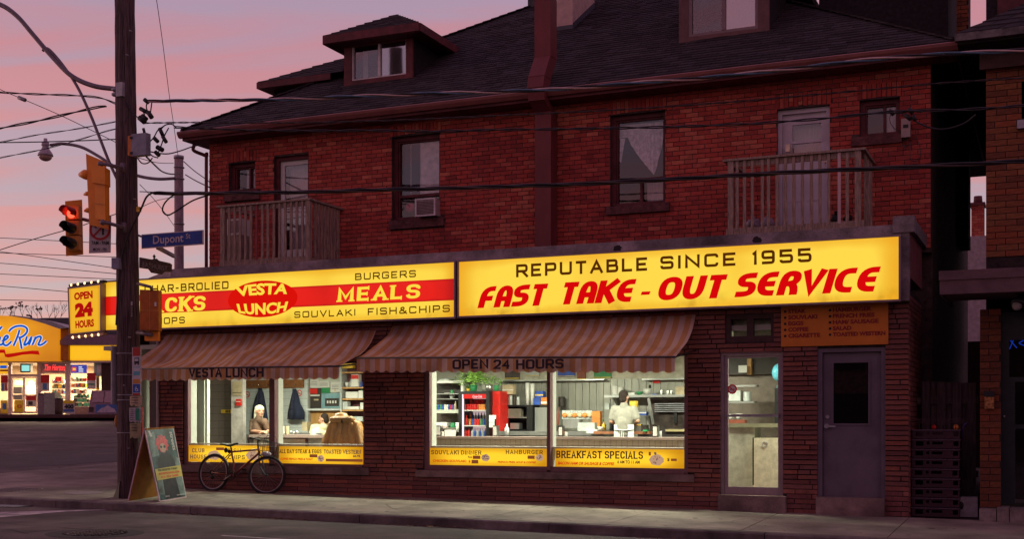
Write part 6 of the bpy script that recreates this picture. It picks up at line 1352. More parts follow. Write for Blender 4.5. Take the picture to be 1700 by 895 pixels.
# ---------------------------------------------------------------- people
SKIN = pm('skin', (.52, .27, .18), .55, var=.08, scale=12)
def blob(name, mat, parent, prims, vox=.014, smooth=2):
    mb = MB()
    for p in prims:
        if p[0] == 'c': _, a, b, ra, rb = p; mb.tube([a, b], [ra, rb], 12); mb.ball(a, ra, 12, m=8); mb.ball(b, rb, 12, m=8)
        else: _, c, rx, ry, rz_ = p; mb.ball(c, 1, 16, rx, ry, rz_, 12)
    o = mb.build(name, mat, parent); r = o.modifiers.new('remesh', 'REMESH'); r.mode = 'VOXEL'; r.voxel_size = vox; r.use_smooth_shade = True
    s_ = o.modifiers.new('smooth', 'SMOOTH'); s_.iterations = smooth; s_.factor = .5; return o
def headprims(c, f, s=1.0):
    """c: centre of the head, f: horizontal unit vector the face looks along."""
    f = V(f).normalized(); l = V((-f.y, f.x, 0)); z = V((0, 0, 1)); P_ = []
    P_ += [('e', c+z*.02, .080*s, .080*s, .102*s), ('e', c+f*.018-z*.035, .062*s, .062*s, .075*s), ('e', c+f*.045-z*.085, .032*s, .032*s, .028*s)]
    P_ += [('c', c+f*.078-z*.0, c+f*.100*s-z*.030, .010, .014)]                                  # nose
    P_ += [('e', c+f*.083-z*.058, .016, .016, .008)]                                             # lips
    for sg in (-1, 1): P_ += [('e', c+l*(sg*.078)-z*.008, .016, .016, .03), ('e', c+f*.064+l*(sg*.034)-z*.028, .022, .022, .02), ('c', c+f*.073+l*(sg*.045)+z*.030, c+f*.080+l*(sg*.015)+z*.028, .008, .008)]
    return P_
def hand(w, d, s=1.0, curl=.5, up=V((0, 0, 1))):
    d = V(d).normalized(); sd_ = d.cross(up).normalized(); P_ = [('e', w+d*.045, .038, .038, .020), ('c', w, w+d*.07, .024, .030)]
    for i, L in enumerate((.062, .074, .068, .052)):
        b = w+d*.085+sd_*((i-1.5)*.021); k = b+d*(L*.5)-up*.006; P_ += [('c', b, k, .0095, .009), ('c', k, k+(d*(1-curl)-up*curl).normalized()*(L*.5), .009, .008)]
    b = w+d*.03-sd_*.03; P_ += [('c', b, b+(d*.6-sd_*.7).normalized()*.035, .012, .011), ('c', b+(d*.6-sd_*.7).normalized()*.035, b+(d*.6-sd_*.7).normalized()*.035+d*.03, .011, .009)]
    return P_
def eyes(parent, c, f):
    f = V(f).normalized(); l = V((-f.y, f.x, 0)); mb = MB()
    for sg in (-1, 1): mb.ball(c+f*.079+l*(sg*.034)+V((0, 0, .008)), .011, 8)
    mb.build('eye', pm('dark eye', (.02, .012, .01), .3), parent)
# the cook at the grill, back to the window
yk = 21.0; k = lambda a, b, y=yk: U(a, b, y)
ck = thing('person', 'person in a white t-shirt and apron seen from behind at the grill', 'person', V((k(1036, 700).x, yk, FLZ)))
hc = k(1036, 660); sh_l = k(1020.5, 680); sh_r = k(1052, 681); hip = V((k(1036, 720).x, yk, 1.18))
el_l = k(1015, 700, yk-.02); wr_l = k(1022, 704, yk+.22); el_r = k(1058.5, 699, yk-.03); wr_r = k(1054, 706, yk+.24)
body = [('c', hc-V((0, 0, .06)), hc-V((0, 0, .17)), .055, .06), ('c', sh_l, sh_r, .06, .06), ('e', (sh_l+sh_r)/2-V((0, 0, .18)), .17, .11, .24), ('e', hip, .155, .11, .14), ('c', sh_l, el_l, .05, .042), ('c', el_l, wr_l, .040, .028), ('c', sh_r, el_r, .05, .044), ('c', el_r, wr_r, .042, .028)]
body += [('c', hip+V((-.08, 0, -.05)), V((hip.x-.09, yk, .75)), .085, .06), ('c', V((hip.x-.09, yk, .75)), V((hip.x-.09, yk+.02, FLZ+.06)), .058, .04), ('c', hip+V((.08, 0, -.05)), V((hip.x+.09, yk, .75)), .085, .06), ('c', V((hip.x+.09, yk, .75)), V((hip.x+.09, yk+.02, FLZ+.06)), .058, .04), ('c', V((hip.x-.09, yk, FLZ+.04)), V((hip.x-.1, yk+.18, FLZ+.04)), .04, .035), ('c', V((hip.x+.09, yk, FLZ+.04)), V((hip.x+.1, yk+.18, FLZ+.04)), .04, .035)]
blob('body', SKIN, ck, body+headprims(hc, (.25, 1, 0))+hand(wr_l, (.2, 1, -.2))+hand(wr_r, (-.2, 1, -.2)))
TSH = pm('white t-shirt cotton', (.28, .265, .225), .9, var=.06, scale=7, bump=.9, bscale=9)
waist = V((hip.x, yk, hip.z+.02)); blob('shirt', TSH, ck, [('c', sh_l+V((.01, 0, -.01)), sh_r+V((-.01, 0, -.01)), .082, .082), ('e', (sh_l+sh_r)/2-V((0, 0, .13)), .205, .135, .19), ('c', (sh_l+sh_r)/2-V((0, 0, .22)), waist, .165, .150), ('e', waist, .175, .13, .10), ('c', sh_l, sh_l+(el_l-sh_l)*.72, .078, .068), ('c', sh_r, sh_r+(el_r-sh_r)*.72, .078, .068), ('c', hc-V((0, 0, .125)), hc-V((0, 0, .17)), .066, .085)], .012)
blob('trousers', pm('dark blue work trousers', (.03, .04, .08), .9), ck, [('e', hip-V((0, 0, .02)), .165, .125, .12)]+[('c', hip+V((s_*.08, 0, -.05)), V((hip.x+s_*.09, yk, .75)), .1, .085) for s_ in (-1, 1)]+[('c', V((hip.x+s_*.09, yk, .75)), V((hip.x+s_*.09, yk+.02, FLZ+.1)), .085, .07) for s_ in (-1, 1)], .018)
mb = MB(); a0 = k(1019.5, 708, yk-.15); a1 = k(1050.5, 708, yk-.15); mb.box(a0.x-.01, a0.x+.10, yk-.13, yk-.11, .7, a0.z+.03); mb.box(a1.x-.10, a1.x+.01, yk-.13, yk-.11, .7, a0.z+.03)
for s_ in (-.3, .3, 0): mb.bar((hip.x+s_*.1, yk-.15, hip.z+.07), (hip.x+s_*.14, yk-.155, hip.z-.12), .016, .006)
mb.tube([(a0.x, yk-.135, hip.z+.065), (hip.x, yk-.16, hip.z+.055), (a1.x, yk-.135, hip.z+.065)], .009, 6); mb.build('apron', pm('white apron', (.58, .58, .54), .85, bump=.4, bscale=12), ck)
HAIRD = pm('short dark hair', (.035, .022, .018), .8, var=.3, scale=60, bump=.8, bscale=160)
blob('hair', HAIRD, ck, [('e', hc+V((-.01, -.012, .035)), .089, .087, .098), ('e', hc+V((-.008, -.04, -.03)), .070, .052, .07)], .012)
item('pot', 'yellow squeeze tub held by the cook at the grill', 'tub', 'y', 1043, 666, 1057, 681, yk+.32, .15, 'can')
# the white haired man standing at the end of the short counter
ym = 20.62; k = lambda a, b, y=ym: U(a, b, y)
mn = thing('person', 'smiling person with long white hair and a brown shirt leaning on the short counter', 'person', V((k(428, 700).x, ym, FLZ)))
hc = k(431.5, 683.5); f_ = V((.86, -.5, 0)).normalized(); sl_ = k(421, 702, ym+.05); sr_ = k(439, 701.5, ym-.10); chest = (sl_+sr_)/2-V((0, 0, .15)); hip = V((k(424, 735).x, ym, 1.05))
el = k(418.5, 717, ym-.12); wr = k(435, 717.5, ym-.33); el2 = k(446, 716, ym-.05); wr2 = k(441, 718, ym-.30)
blob('body', SKIN, mn, [('c', hc-V((.01, 0, .06)), hc-V((.03, 0, .16)), .055, .06), ('c', sl_, sr_, .06, .06), ('e', chest, .14, .14, .2), ('e', hip, .14, .13, .14), ('c', sl_, el, .05, .042), ('c', el, wr, .042, .028), ('c', sr_, el2, .05, .042), ('c', el2, wr2, .040, .028), ('c', hip+V((0, .08, 0)), V((hip.x, ym+.08, FLZ+.06)), .09, .045), ('c', hip-V((0, .08, 0)), V((hip.x, ym-.08, FLZ+.06)), .09, .045)]+headprims(hc, f_)+hand(wr, (.9, -.3, 0), curl=.7)+hand(wr2, (-.6, -.6, 0), curl=.7), .010)
eyes(mn, hc, f_)
blob('shirt', pm('brown shirt', (.13, .075, .05), .9, var=.15, scale=8, bump=.8, bscale=10), mn, [('c', sl_, sr_, .088, .085), ('e', chest, .155, .15, .2), ('c', chest, hip, .15, .15), ('e', hip, .17, .16, .14), ('c', sl_, sl_+(el-sl_)*.82, .080, .072), ('c', sr_, sr_+(el2-sr_)*.8, .078, .07), ('c', hc-V((.02, 0, .12)), hc-V((.03, 0, .16)), .07, .085)], .012)
blob('trousers', pm('dark brown trousers', (.05, .03, .03), .9), mn, [('e', hip-V((0, 0, .06)), .16, .155, .12), ('c', hip+V((0, .08, 0)), V((hip.x, ym+.08, FLZ+.1)), .11, .07), ('c', hip-V((0, .08, 0)), V((hip.x, ym-.08, FLZ+.1)), .11, .07)], .02)
WH = pm('white hair', (.72, .68, .52), .8, var=.15, scale=40, bump=.9, bscale=90, stretch=(1, 1, .3)); l_ = V((-f_.y, f_.x, 0)); z_ = V((0, 0, 1))
blob('hair', WH, mn, [('e', hc-f_*.024+z_*.05, .098, .096, .085), ('e', hc-f_*.068-z_*.02, .072, .085, .11), ('c', hc-f_*.09-z_*.05, hc-f_*.15-z_*.19, .072, .04)]+[('c', hc-f_*.035+l_*(s_*.075)+z_*.02, hc-f_*.085+l_*(s_*.07)-z_*.14, .032, .028) for s_ in (-1, 1)], .010)
# the seated cook behind the counter
ys2 = 21.3; k = lambda a, b, y=ys2: U(a, b, y)
st = thing('person', 'dark haired person in a pale yellow shirt and white apron seated behind the short counter', 'person', V((k(533, 700).x, ys2, FLZ)))
hc = k(537, 696.5); f_ = V((-.98, -.2, 0)).normalized(); sl_ = k(521.5, 711, ys2-.05); sr_ = k(545, 712, ys2+.1); chest = (sl_+sr_)/2-V((0, 0, .17)); hip = V((chest.x+.03, ys2, .86)); l_ = V((-f_.y, f_.x, 0))
el = k(517, 727, ys2-.1); wr = k(511, 728, ys2-.25); el2 = k(549, 728, ys2); wr2 = k(538, 733, ys2-.2)
blob('body', SKIN, st, [('c', hc-V((-.01, 0, .06)), hc-V((0, 0, .16)), .055, .06), ('c', sl_, sr_, .06, .06), ('e', chest, .15, .12, .2), ('e', hip, .16, .14, .14), ('c', sl_, el, .05, .042), ('c', el, wr, .042, .028), ('c', sr_, el2, .05, .042), ('c', el2, wr2, .040, .028), ('c', hip+V((0, .09, 0)), hip+V((-.42, .1, -.02)), .085, .06), ('c', hip-V((0, .09, 0)), hip+V((-.42, -.1, -.02)), .085, .06), ('c', hip+V((-.42, .1, -.02)), V((hip.x-.42, ys2+.1, FLZ+.06)), .055, .04), ('c', hip+V((-.42, -.1, -.02)), V((hip.x-.42, ys2-.1, FLZ+.06)), .055, .04)]+headprims(hc, f_)+hand(wr, (-1, -.2, 0), curl=.6)+hand(wr2, (-1, -.3, 0), curl=.6), .010)
eyes(st, hc, f_)
blob('shirt', pm('pale yellow shirt', (.60, .55, .34), .9, var=.08, bump=.7, bscale=10), st, [('c', sl_, sr_, .085, .085), ('e', chest, .18, .15, .2), ('c', chest, hip, .16, .16), ('c', sl_, sl_+(el-sl_)*.8, .078, .07), ('c', sr_, sr_+(el2-sr_)*.8, .078, .07), ('c', hc-V((0, 0, .12)), hc-V((0, 0, .16)), .068, .085)], .012)
blob('apron', pm('white apron', (.72, .74, .72), .85), st, [('c', chest+V((-.09, -.11, .10)), chest+V((-.09, -.13, -.25)), .08, .10), ('c', chest+V((-.02, -.1, .13)), chest+V((0, -.12, -.25)), .07, .1)], .012)
blob('hair', HAIRD, st, [('e', hc-f_*.02+z_*.045, .088, .088, .080), ('e', hc-f_*.055-z_*.01, .055, .072, .085)], .010)
blob('trousers', pm('dark brown trousers', (.05, .03, .03), .9), st, [('e', hip, .17, .16, .13), ('c', hip+V((0, .09, 0)), hip+V((-.42, .1, -.02)), .10, .075), ('c', hip-V((0, .09, 0)), hip+V((-.42, -.1, -.02)), .10, .075), ('c', hip+V((-.42, .1, -.02)), V((hip.x-.42, ys2+.1, FLZ+.12)), .075, .06), ('c', hip+V((-.42, -.1, -.02)), V((hip.x-.42, ys2-.1, FLZ+.12)), .075, .06)], .02)
sx = hip.x; stt = thing('stool', 'low stool under the seated cook', 'stool', (sx, ys2, FLZ)); MB().cyl((sx, ys2, .66), (sx, ys2, .71), .17, n=16).build('seat', BLK, stt); MB().cyl((sx, ys2, FLZ), (sx, ys2, .66), .03, n=8).build('post', CHROME, stt)
# the customer in the puffy brown jacket, back to the window, bent low over the counter
yj = 19.35; k = lambda a, b, y=yj: U(a, b, y)
jk = thing('person', 'person in a puffy tan hooded jacket hunched with their back to the left window', 'person', V((k(572, 700).x, yj, FLZ)))
top = k(567, 693); hc = k(570, 696, yj+.22)-V((0, 0, .02)); sl_ = k(553, 712, yj+.02); sr_ = k(592, 709, yj+.05); low_ = V((k(571, 700).x, yj+.02, .85))
blob('body', SKIN, jk, [('c', hc, V((top.x, yj+.05, top.z-.12)), .06, .07), ('c', sl_, sr_, .06, .06), ('e', (sl_+sr_)/2-V((0, 0, .2)), .16, .12, .25), ('e', low_, .17, .14, .16), ('c', sl_, k(545, 732), .05, .04), ('c', sr_, k(600, 733), .05, .04), ('c', k(545, 732), k(552, 733, yj+.3), .04, .03), ('c', k(600, 733), k(590, 733, yj+.3), .04, .03), ('c', low_+V((-.09, 0, 0)), low_+V((-.1, .42, 0)), .08, .06), ('c', low_+V((.09, 0, 0)), low_+V((.1, .42, 0)), .08, .06), ('c', low_+V((-.1, .42, 0)), low_+V((-.1, .40, -.5)), .055, .04), ('c', low_+V((.1, .42, 0)), low_+V((.1, .40, -.5)), .055, .04)]+headprims(hc, (0, 1, 0))+hand(k(552, 733, yj+.3), (.3, 1, 0))+hand(k(590, 733, yj+.3), (-.3, 1, 0)))
TAN = pm('tan quilted nylon', (.30, .135, .035), .42, var=.25, scale=5, bump=1.0, bscale=7, spec=.5, stretch=(2.2, 2.2, .7))
jp = [('e', (sl_+sr_)/2-V((0, .02, .05)), .27, .19, .16), ('c', sl_, sr_, .115, .115), ('e', low_+V((0, -.02, .22)), .37, .24, .22), ('e', low_+V((0, -.02, .0)), .38, .25, .25)]
jp += [('c', k(549+i*8.4, 704, yj-.12), k(541+i*11.5, 738, yj-.18), .045, .075) for i in range(6)]
jp += [('c', sr_, k(601, 730, yj+.02), .11, .10), ('c', sl_, k(543, 736, yj+.02), .10, .11)]
blob('jacket', TAN, jk, jp, .016, 3)
hp = []
for i in range(9):
    a = math.pi*(i/8); hp.append(('e', V((top.x+.17*math.cos(a), yj-.07*math.sin(a)+.03, top.z-.065+.035*math.sin(a*1))), .075, .07, .058))
hp += [('c', k(553, 697.5, yj-.1), k(583, 697, yj-.1), .066, .066), ('e', k(566.5, 690.5, yj+.03), .14, .10, .06), ('c', k(585, 699, yj-.04), k(592, 706, yj-.06), .06, .05)]
blob('hood', TAN, jk, hp, .012, 2); MB().box(k(566, 690, yj-.17).x, k(568.5, 690, yj-.17).x, yj-.172, yj-.15, k(566, 702, yj).z, k(566, 697, yj).z).build('hood_tab', BLK, jk)
cs = k(572, 700); stt = thing('stool', 'stool under the person in the tan jacket', 'stool', (low_.x, yj, FLZ)); MB().cyl((low_.x, yj, .62), (low_.x, yj, .68), .18, n=16).build('seat', BLK, stt); MB().cyl((low_.x, yj, FLZ), (low_.x, yj, .62), .03, n=8).build('post', CHROME, stt)
# ---------------------------------------------------------------- the wooden pole at the kerb and what hangs on it
YP = 16.62
PW = pm('weathered pole wood', (.105, .070, .072), .9, var=.45, scale=9, bump=1.0, bscale=30, stretch=(5, 5, .22))
pb = U(216, 829, YP); pb.z = wz(pb.x, pb.y)-.1; pt = U(207, 0, YP); dirp = (pt-pb)/(pt.z-pb.z)
pole = thing('utility_pole', 'thick weathered wooden utility pole on the kerb in front of the left awning', 'utility pole', pb)
mb = MB(); mb.smooth = True; n = 40; pts = [pb+dirp*(10.4*i/n) for i in range(n+1)]; mb.tube(pts, [.205-.050*i/n+.003*math.sin(i*2.7) for i in range(n+1)], 20)
mb.build('shaft', PW, pole)
def pc(z): return pb+dirp*(z-pb.z)
def pz(py): return U(214, py, YP).z
mb = MB()
for px_, py in ((205, 640), (228, 652), (213, 560), (222, 330), (203, 420), (226, 700), (212, 745), (209, 90), (215, 50)): q = U(px_, py, YP-.2); mb.cyl(q+V((0, .06, 0)), q, .010, n=6)
mb.build('nail_head', GALV, pole, kind='stuff')
for py in (588, 623, 656.5, 665, 719): z = pz(py); c = pc(z); MB().torus(c, (0, 0, 1), .197, .008, 24, 5).build('steel_band', GALV, pole)
mb = MB(); P0 = U(217.3, 507, YP-.2); 
for i, ch in enumerate('122'): q = U(217.3, 507.5+i*9, YP-.203); btext(mb, ch, q, EX, EZ, .035, .065)
mb.build('pole_number', GALV, pole)
q = U(190, 829, 16.7); mb = MB(); mb.prism([G(188, 826), G(197, 828.5), V((G(197, 828.5).x+.02, G(197, 828.5).y, G(196, 815, 0).z+.25))], (0, .25, 0)); mb.build('black_wedge', BLK, pole)
# bus stop plate
yb_ = YP-.235
bs = thing('bus_stop_sign', 'narrow bus stop plate with red ends and a wheelchair symbol', 'bus stop sign', U(226, 657, yb_))
def bp_(nm, m, a, b, c, d, e=.0): x0, x1, z0, z1 = R4(a, b, c, d, yb_); return MB().box(x0, x1, yb_-e-.003, yb_-e, z0, z1).build(nm, m, bs)
x0, x1, z0, z1 = R4(219.3, 577, 233, 657, yb_); MB().box(x0, x1, yb_, yb_+.03, z0, z1).build('plate', pm('white enamel', (.42, .40, .42), .5), bs)
RDP = pm('red enamel', (.34, .015, .012), .5); BLP = pm('blue enamel', (.012, .07, .32), .5); TEAL = pm('teal print', (.08, .32, .38), .5); ORP = pm('orange print', (.50, .20, .03), .5)
bp_('red_cap', RDP, 220.5, 577.3, 232.8, 591.5); bp_('red_foot', RDP, 220.5, 653.5, 232.8, 656.8); bp_('teal_line', TEAL, 221, 609.5, 232, 610.8); bp_('teal_swirl', TEAL, 222, 617, 232, 623.5); bp_('orange_band', ORP, 220.8, 630, 232.6, 637); bp_('blue_panel', BLP, 220.8, 638.3, 232.6, 652.3)
bp_('bus_symbol', BLK, 223, 594.5, 231, 604.5, .0); bp_('bus_window', pm('white enamel', (.42, .40, .42), .5), 224, 596, 230, 600, .004); bp_('bus_wheel', BLK, 223.6, 604.5, 225.3, 606.5); bp_('bus_wheel', BLK, 228.7, 604.5, 230.4, 606.5)
mb = MB(); c = U(226.7, 647, yb_-.005); fr = frame2(c, EX, EZ, NY); ribbon(mb, [V((.028*math.cos(a*.5+1.8), .028*math.sin(a*.5+1.8))) for a in range(10)], .004, False, fr, 0); ribbon(mb, [V((-.01, .055)), V((-.008, .01)), V((.02, .01)), V((.032, -.02))], .005, False, fr, .001); mb.build('wheelchair_symbol', WHITEP, bs)
for i, (a, b, c, d, m, lb, ex_) in enumerate(((217, 658, 234, 676, C_['bu'], 'wad of torn cream notices stapled under the bus stop plate', 0), (216, 677.5, 233.5, 703, pm('white notice paper', (.42, .38, .40), .8), 'white and green flyer stapled to the wooden pole', 1), (217, 703.5, 232.5, 730, pm('yellowed notice paper', (.30, .27, .15), .85), 'yellowed torn notice, lowest on the wooden pole', 0))):
    y = YP-.215; x0, x1, z0, z1 = R4(a, b, c, d, y); t = thing('flyer', lb, 'flyer', ((x0+x1)/2, y, z0), 'flyers on the wooden pole'); mb = MB(); nn = 8; k = 0
    lo = [z0+random.uniform(0, .05) for _ in range(nn+1)]
    for j in range(nn): xa = x0+(x1-x0)*j/nn; xb = x0+(x1-x0)*(j+1)/nn; ya = y-.02+.05*(j/nn)**2; yb2 = y-.02+.05*((j+1)/nn)**2; mb.quad((xa, ya, lo[j]), (xb, yb2, lo[j+1]), (xb, yb2, z1), (xa, ya, z1))
    mb.build('sheet', m, t)
    if ex_: MB().box(x0+(x1-x0)*.6, x1-.012, y-.024, y-.014, z0+.05, z1-.01).build('green_panel', pm('green notice print', (.03, .20, .12), .8), t); [MB().box(x0+.02, x0+.09, y-.026, y-.021, z1-.03-k*.035, z1-.022-k*.035).build('print', BLK, t) for k in range(6)]
    else: [MB().box(x0+.03, x1-.05, y-.022, y-.010, z1-.03-k*.045, z1-.02-k*.045).build('print', C_['d'], t) for k in range(3)]
q = R4(234, 676, 236, 732, YP-.1); MB().box(q[0], q[1], YP-.1, YP-.07, q[2], q[3]).build('red_strip', RDP, pole)
x0, x1, z0, z1 = R4(193.6, 575, 196, 672, YP-.05); sgx = thing('back_sign', 'sign plate seen edge on along the left side of the wooden pole', 'sign', (x0, YP, z0)); MB().box(x0-.01, x0+.012, YP-.18, YP+.25, z0, z1).build('plate', pm('white enamel', (.42, .40, .42), .5), sgx)
q = U(193.5, 700, YP-.1); MB().ball(q, .05, 10, .6, .8, 2.2).build('reflector', ORP, cat='reflector', label='yellow marker bulging from the left of the wooden pole near the road')
# control cabinet
YX = YP-.30; x0, x1, z0, z1 = R4(219, 223, 243.5, 259.5, YX); bx = thing('control_box', 'grey box with an orange back plate high on the wooden pole', 'control box', ((x0+x1)/2, YX, z0)); MB().box(x0, x1, YX-.02, YX+.10, z0, z1).build('cabinet', pm('blue grey enamel', (.20, .20, .26), .5), bx); x2 = U(210.5, 240, YX).x; MB().box(x2, x0-.002, YX+.02, YX+.14, z0+.03, z1-.01).build('back_plate', pm('traffic orange', (.50, .14, .02), .5), bx)
for zz in (z0+.05, z1-.06): MB().box(x0-.02, x0+.03, YX-.035, YX-.02, zz-.02, zz+.02).build('latch', BLK, bx)
TORG = pm('traffic signal orange', (.74, .24, .02), .45, var=.08, scale=4); TBR = pm('traffic housing brown', (.55, .22, .04), .5)
ARM = pm('mauve grey galvanised tube', (.15, .115, .135), .5, metal=.3)
def plate4(mb, pts, depths, th): mb.prism([D(p[0], p[1], d) for p, d in zip(pts, depths)], FW*th)
def dbox(mb, pl_, pt_, pr_, pb_, dep, th): mb.prism([D(pl_, pb_, dep), D(pr_, pb_, dep), D(pr_, pt_, dep), D(pl_, pt_, dep)], FW*th)
# signal seen from behind
d0 = 20.5
tsa = thing('traffic_signal', 'large orange traffic signal turned away, bracketed to the left of the wooden pole', 'traffic signal', D(162, 378, d0), 'traffic signals at the corner')
mb = MB(); plate4(mb, [(148, 373), (180, 381), (175.5, 268.6), (142.6, 254.8)], [d0, d0-.12, d0-.12, d0], .02); mb.build('back_plate', TORG, tsa)
mb = MB(); plate4(mb, [(152.5, 303), (174.5, 306), (174, 277), (152, 272)], [d0-.28, d0-.38, d0-.38, d0-.28], .27); plate4(mb, [(158.5, 363), (174.8, 366), (174.3, 306.5), (157, 303.5)], [d0-.24, d0-.33, d0-.33, d0-.24], .22); mb.build('housing', TORG, tsa)
for py in (337.5,): mb = MB(); plate4(mb, [(157.5, py+.6), (174.6, py+2.4), (174.6, py+1.2), (157.5, py-.6)], [d0-.25, d0-.34, d0-.34, d0-.25], .02); mb.build('housing_seam', TBR, tsa)
for (a, b, c, d, r) in ((148, 291, 133, 289, .085), (149, 322, 140, 322, .04), (150, 350, 141, 349, .045)): mb = MB(); mb.smooth = True; mb.tube([D(a, b, d0+.04), D((a+c)/2, (b+d)/2-.5, d0+.10), D(c, d+1, d0+.16)], [r, r*.95, r*.45], 14); mb.build('visor', TORG, tsa)
mb = MB(); mb.smooth = True; mb.tube([D(166, 271, d0-.3), D(175, 272.5, d0-.3), D(196, 277, d0-.1), D(204, 279, d0+.1)], .030, 8); mb.tube([D(170, 368, d0-.3), D(178, 370, d0-.3), D(200, 376, d0-.1), D(205, 378, d0+.1)], .030, 8); dbox(mb, 199, 270, 206, 285, d0+.02, .1); dbox(mb, 200, 369, 207, 384, d0+.02, .1); mb.ball(D(167, 272, d0-.3), .05, 8); mb.ball(D(171, 369, d0-.3), .05, 8); mb.build('bracket', ARM, tsa)
# signal showing red
d1 = 20.9
tsb = thing('traffic_signal', 'smaller orange traffic signal at the far left showing a red light', 'traffic signal', D(122, 424, d1), 'traffic signals at the corner')
mb = MB(); plate4(mb, [(109.5, 425), (137.7, 422.5), (135.7, 331.3), (108, 334)], [d1, d1+.1, d1+.1, d1], .02); mb.build('back_plate', TORG, tsb)
for i, py in enumerate((340.5, 366.5, 391.8)):
    mb = MB(); plate4(mb, [(111.5+i*.4, py+24), (130.5+i*.4, py+22.5), (130+i*.4, py-.5), (111+i*.4, py)], [d1-.15, d1-.08, d1-.08, d1-.15], .14); mb.build('signal_section', TBR, tsb)
    o_ = D(119+i*.4, py+13.5, d1-.18); e_ = D(107.5+i*.4, py+9, d1-.36); ax_ = (e_-o_).normalized()
    mb = MB(); mb.cyl(o_, o_+ax_*.012, .085, n=18); mb.build('lens', em('red signal lens lit', (1, .06, .03), 3.5) if i == 0 else pm('dark lens', (.03, .02, .02), .2), tsb)
    mb = MB(); mb.smooth = True; K = 14; u_ = V((0, 0, 1)); w_ = ax_.cross(u_).normalized(); u_ = w_.cross(ax_).normalized()
    for j in range(K+1):
        a = math.radians(-35)+math.radians(250)*j/K
        for t_, r_ in ((0, .095), (1, .088)): L_ = (e_-o_).length*(1.25 if t_ else 0)*(1 if math.sin(a) > .0 else .62); mb.v.append(o_+ax_*L_+(w_*math.cos(a)+u_*math.sin(a))*r_)
    for j in range(K): mb.face((2*j, 2*j+1, 2*j+3, 2*j+2))
    vz = mb.build('visor', [em('visor lit red inside', (.5, .02, .012), 1) if False else (RDP if i == 0 else BLK)], tsb); so_ = vz.modifiers.new('thickness', 'SOLIDIFY'); so_.thickness = .006  # visor over the lit lens is red, the lamp's glow as paint
mb = MB(); mb.tube([D(138, 364, d1+.05), D(146, 366, d1), D(150, 366, d1-.1)], .03, 8); mb.build('bracket', ARM, tsb)
# signal head on the right of the pole
d2 = 20.3
tsc = thing('traffic_signal', 'orange traffic signal box seen from behind, covering the start of the yellow sign', 'traffic signal', D(247, 549, d2), 'traffic signals at the corner')
mb = MB(); plate4(mb, [(232, 547.8), (263, 549), (263, 482), (232, 481)], [d2, d2, d2, d2], .2); mb.build('housing', pm('shaded signal orange', (.38, .10, .014), .5), tsc); mb = MB(); plate4(mb, [(232, 515.8), (263, 516.6), (263, 515.4), (232, 514.8)], [d2-.006]*4, .005); plate4(mb, [(248, 548), (248.8, 548), (248.8, 482), (248, 482)], [d2-.004]*4, .003); mb.build('housing_seam', TBR, tsc)  # darker orange: the housing's shade put into its colour
mb = MB(); plate4(mb, [(240, 566), (262.5, 566), (262.5, 550), (240, 550)], [d2+.1]*4, .12); mb.build('lower_visor', TORG, tsc); mb = MB(); dbox(mb, 256.5, 502, 259.5, 508.5, d2-.008, .006); mb.build('sticker', WHITEP, tsc)
mb = MB(); mb.tube([D(228, 471, d2+.3), D(240, 474, d2), D(250, 476.5, d2), D(252, 482, d2)], .026, 8); mb.tube([D(228, 553, d2+.4), D(240, 554, d2+.1), D(252, 556, d2+.05)], .035, 8); mb.build('bracket', ARM, tsc)
# no left turn sign
dn = 20.7; nl = thing('no_left_turn_sign', 'grey white no left turn sign for morning hours behind the large orange signal', 'road sign', D(166, 421, dn)); mb = MB(); plate4(mb, [(147.6, 420.5), (183.5, 419.5), (184.5, 357.5), (148.3, 358)], [dn]*4, .012); mb.build('plate', pm('white reflective sheet', (.42, .36, .37), .5), nl)
PXM = dn/FPX; o_ = D(166, 381, dn-.006); fr = frame2(o_, RT, EZ, -FW); mb = MB(); ribbon(mb, [V((16*PXM*math.cos(a*.2618), 16*PXM*math.sin(a*.2618))) for a in range(25)], 1.9*PXM, True, fr, .001); ribbon(mb, [V((-11*PXM, -11*PXM)), V((11*PXM, 11*PXM))], 1.5*PXM, False, fr, .002); mb.build('red_ring', RDP, nl)
mb = MB(); ribbon(mb, [V((5*PXM, -9*PXM)), V((5*PXM, 7*PXM)), V((-7*PXM, 7*PXM))], 1.6*PXM, False, fr, 0); ribbon(mb, [V((-6*PXM, 11*PXM)), V((-10*PXM, 7*PXM)), V((-6*PXM, 3*PXM))], 1.3*PXM, False, fr, 0)
btext(mb, '7AM - 9AM', D(152, 406.5, dn-.006), RT, EZ, 28.5*PXM, 6.5*PXM, bold=.02); btext(mb, 'MON - FRI', D(154.5, 416.5, dn-.006), RT, EZ, 22*PXM, 5*PXM, bold=.01); mb.build('symbol_and_lettering', BLK, nl)
# street name signs
ysn = YP-.12; c4_ = [U(234.8, 413, ysn), U(337, 407.2, ysn), U(337, 382.7, ysn), U(234, 389.4, ysn)]
sn = thing('street_name_sign', 'blue street name sign reading Dupont St on the right of the wooden pole', 'street sign', c4_[0]); x0, x1, z0, z1 = c4_[0].x, c4_[1].x, c4_[0].z, c4_[3].z
MB().box(x0, x1, ysn, ysn+.025, z0, z1).build('edge', pm('pink white reflective edge', (.5, .42, .40), .5), sn); MB().box(x0+.015, x1-.015, ysn-.004, ysn-.0005, z0+.015, z1-.015).build('panel', pm('royal blue enamel', (.015, .05, .26), .45), sn)
mb = MB(); qtext(mb, 'Dupont', 254, 391.5, 304.5, 409.5, ysn-.007, 'b', bold=.012); qtext(mb, 'St', 308.5, 387.8, 316, 396.3, ysn-.007, 'b', bold=.01); mb.build('lettering', pm('pink white reflective edge', (.5, .42, .40), .5), sn)
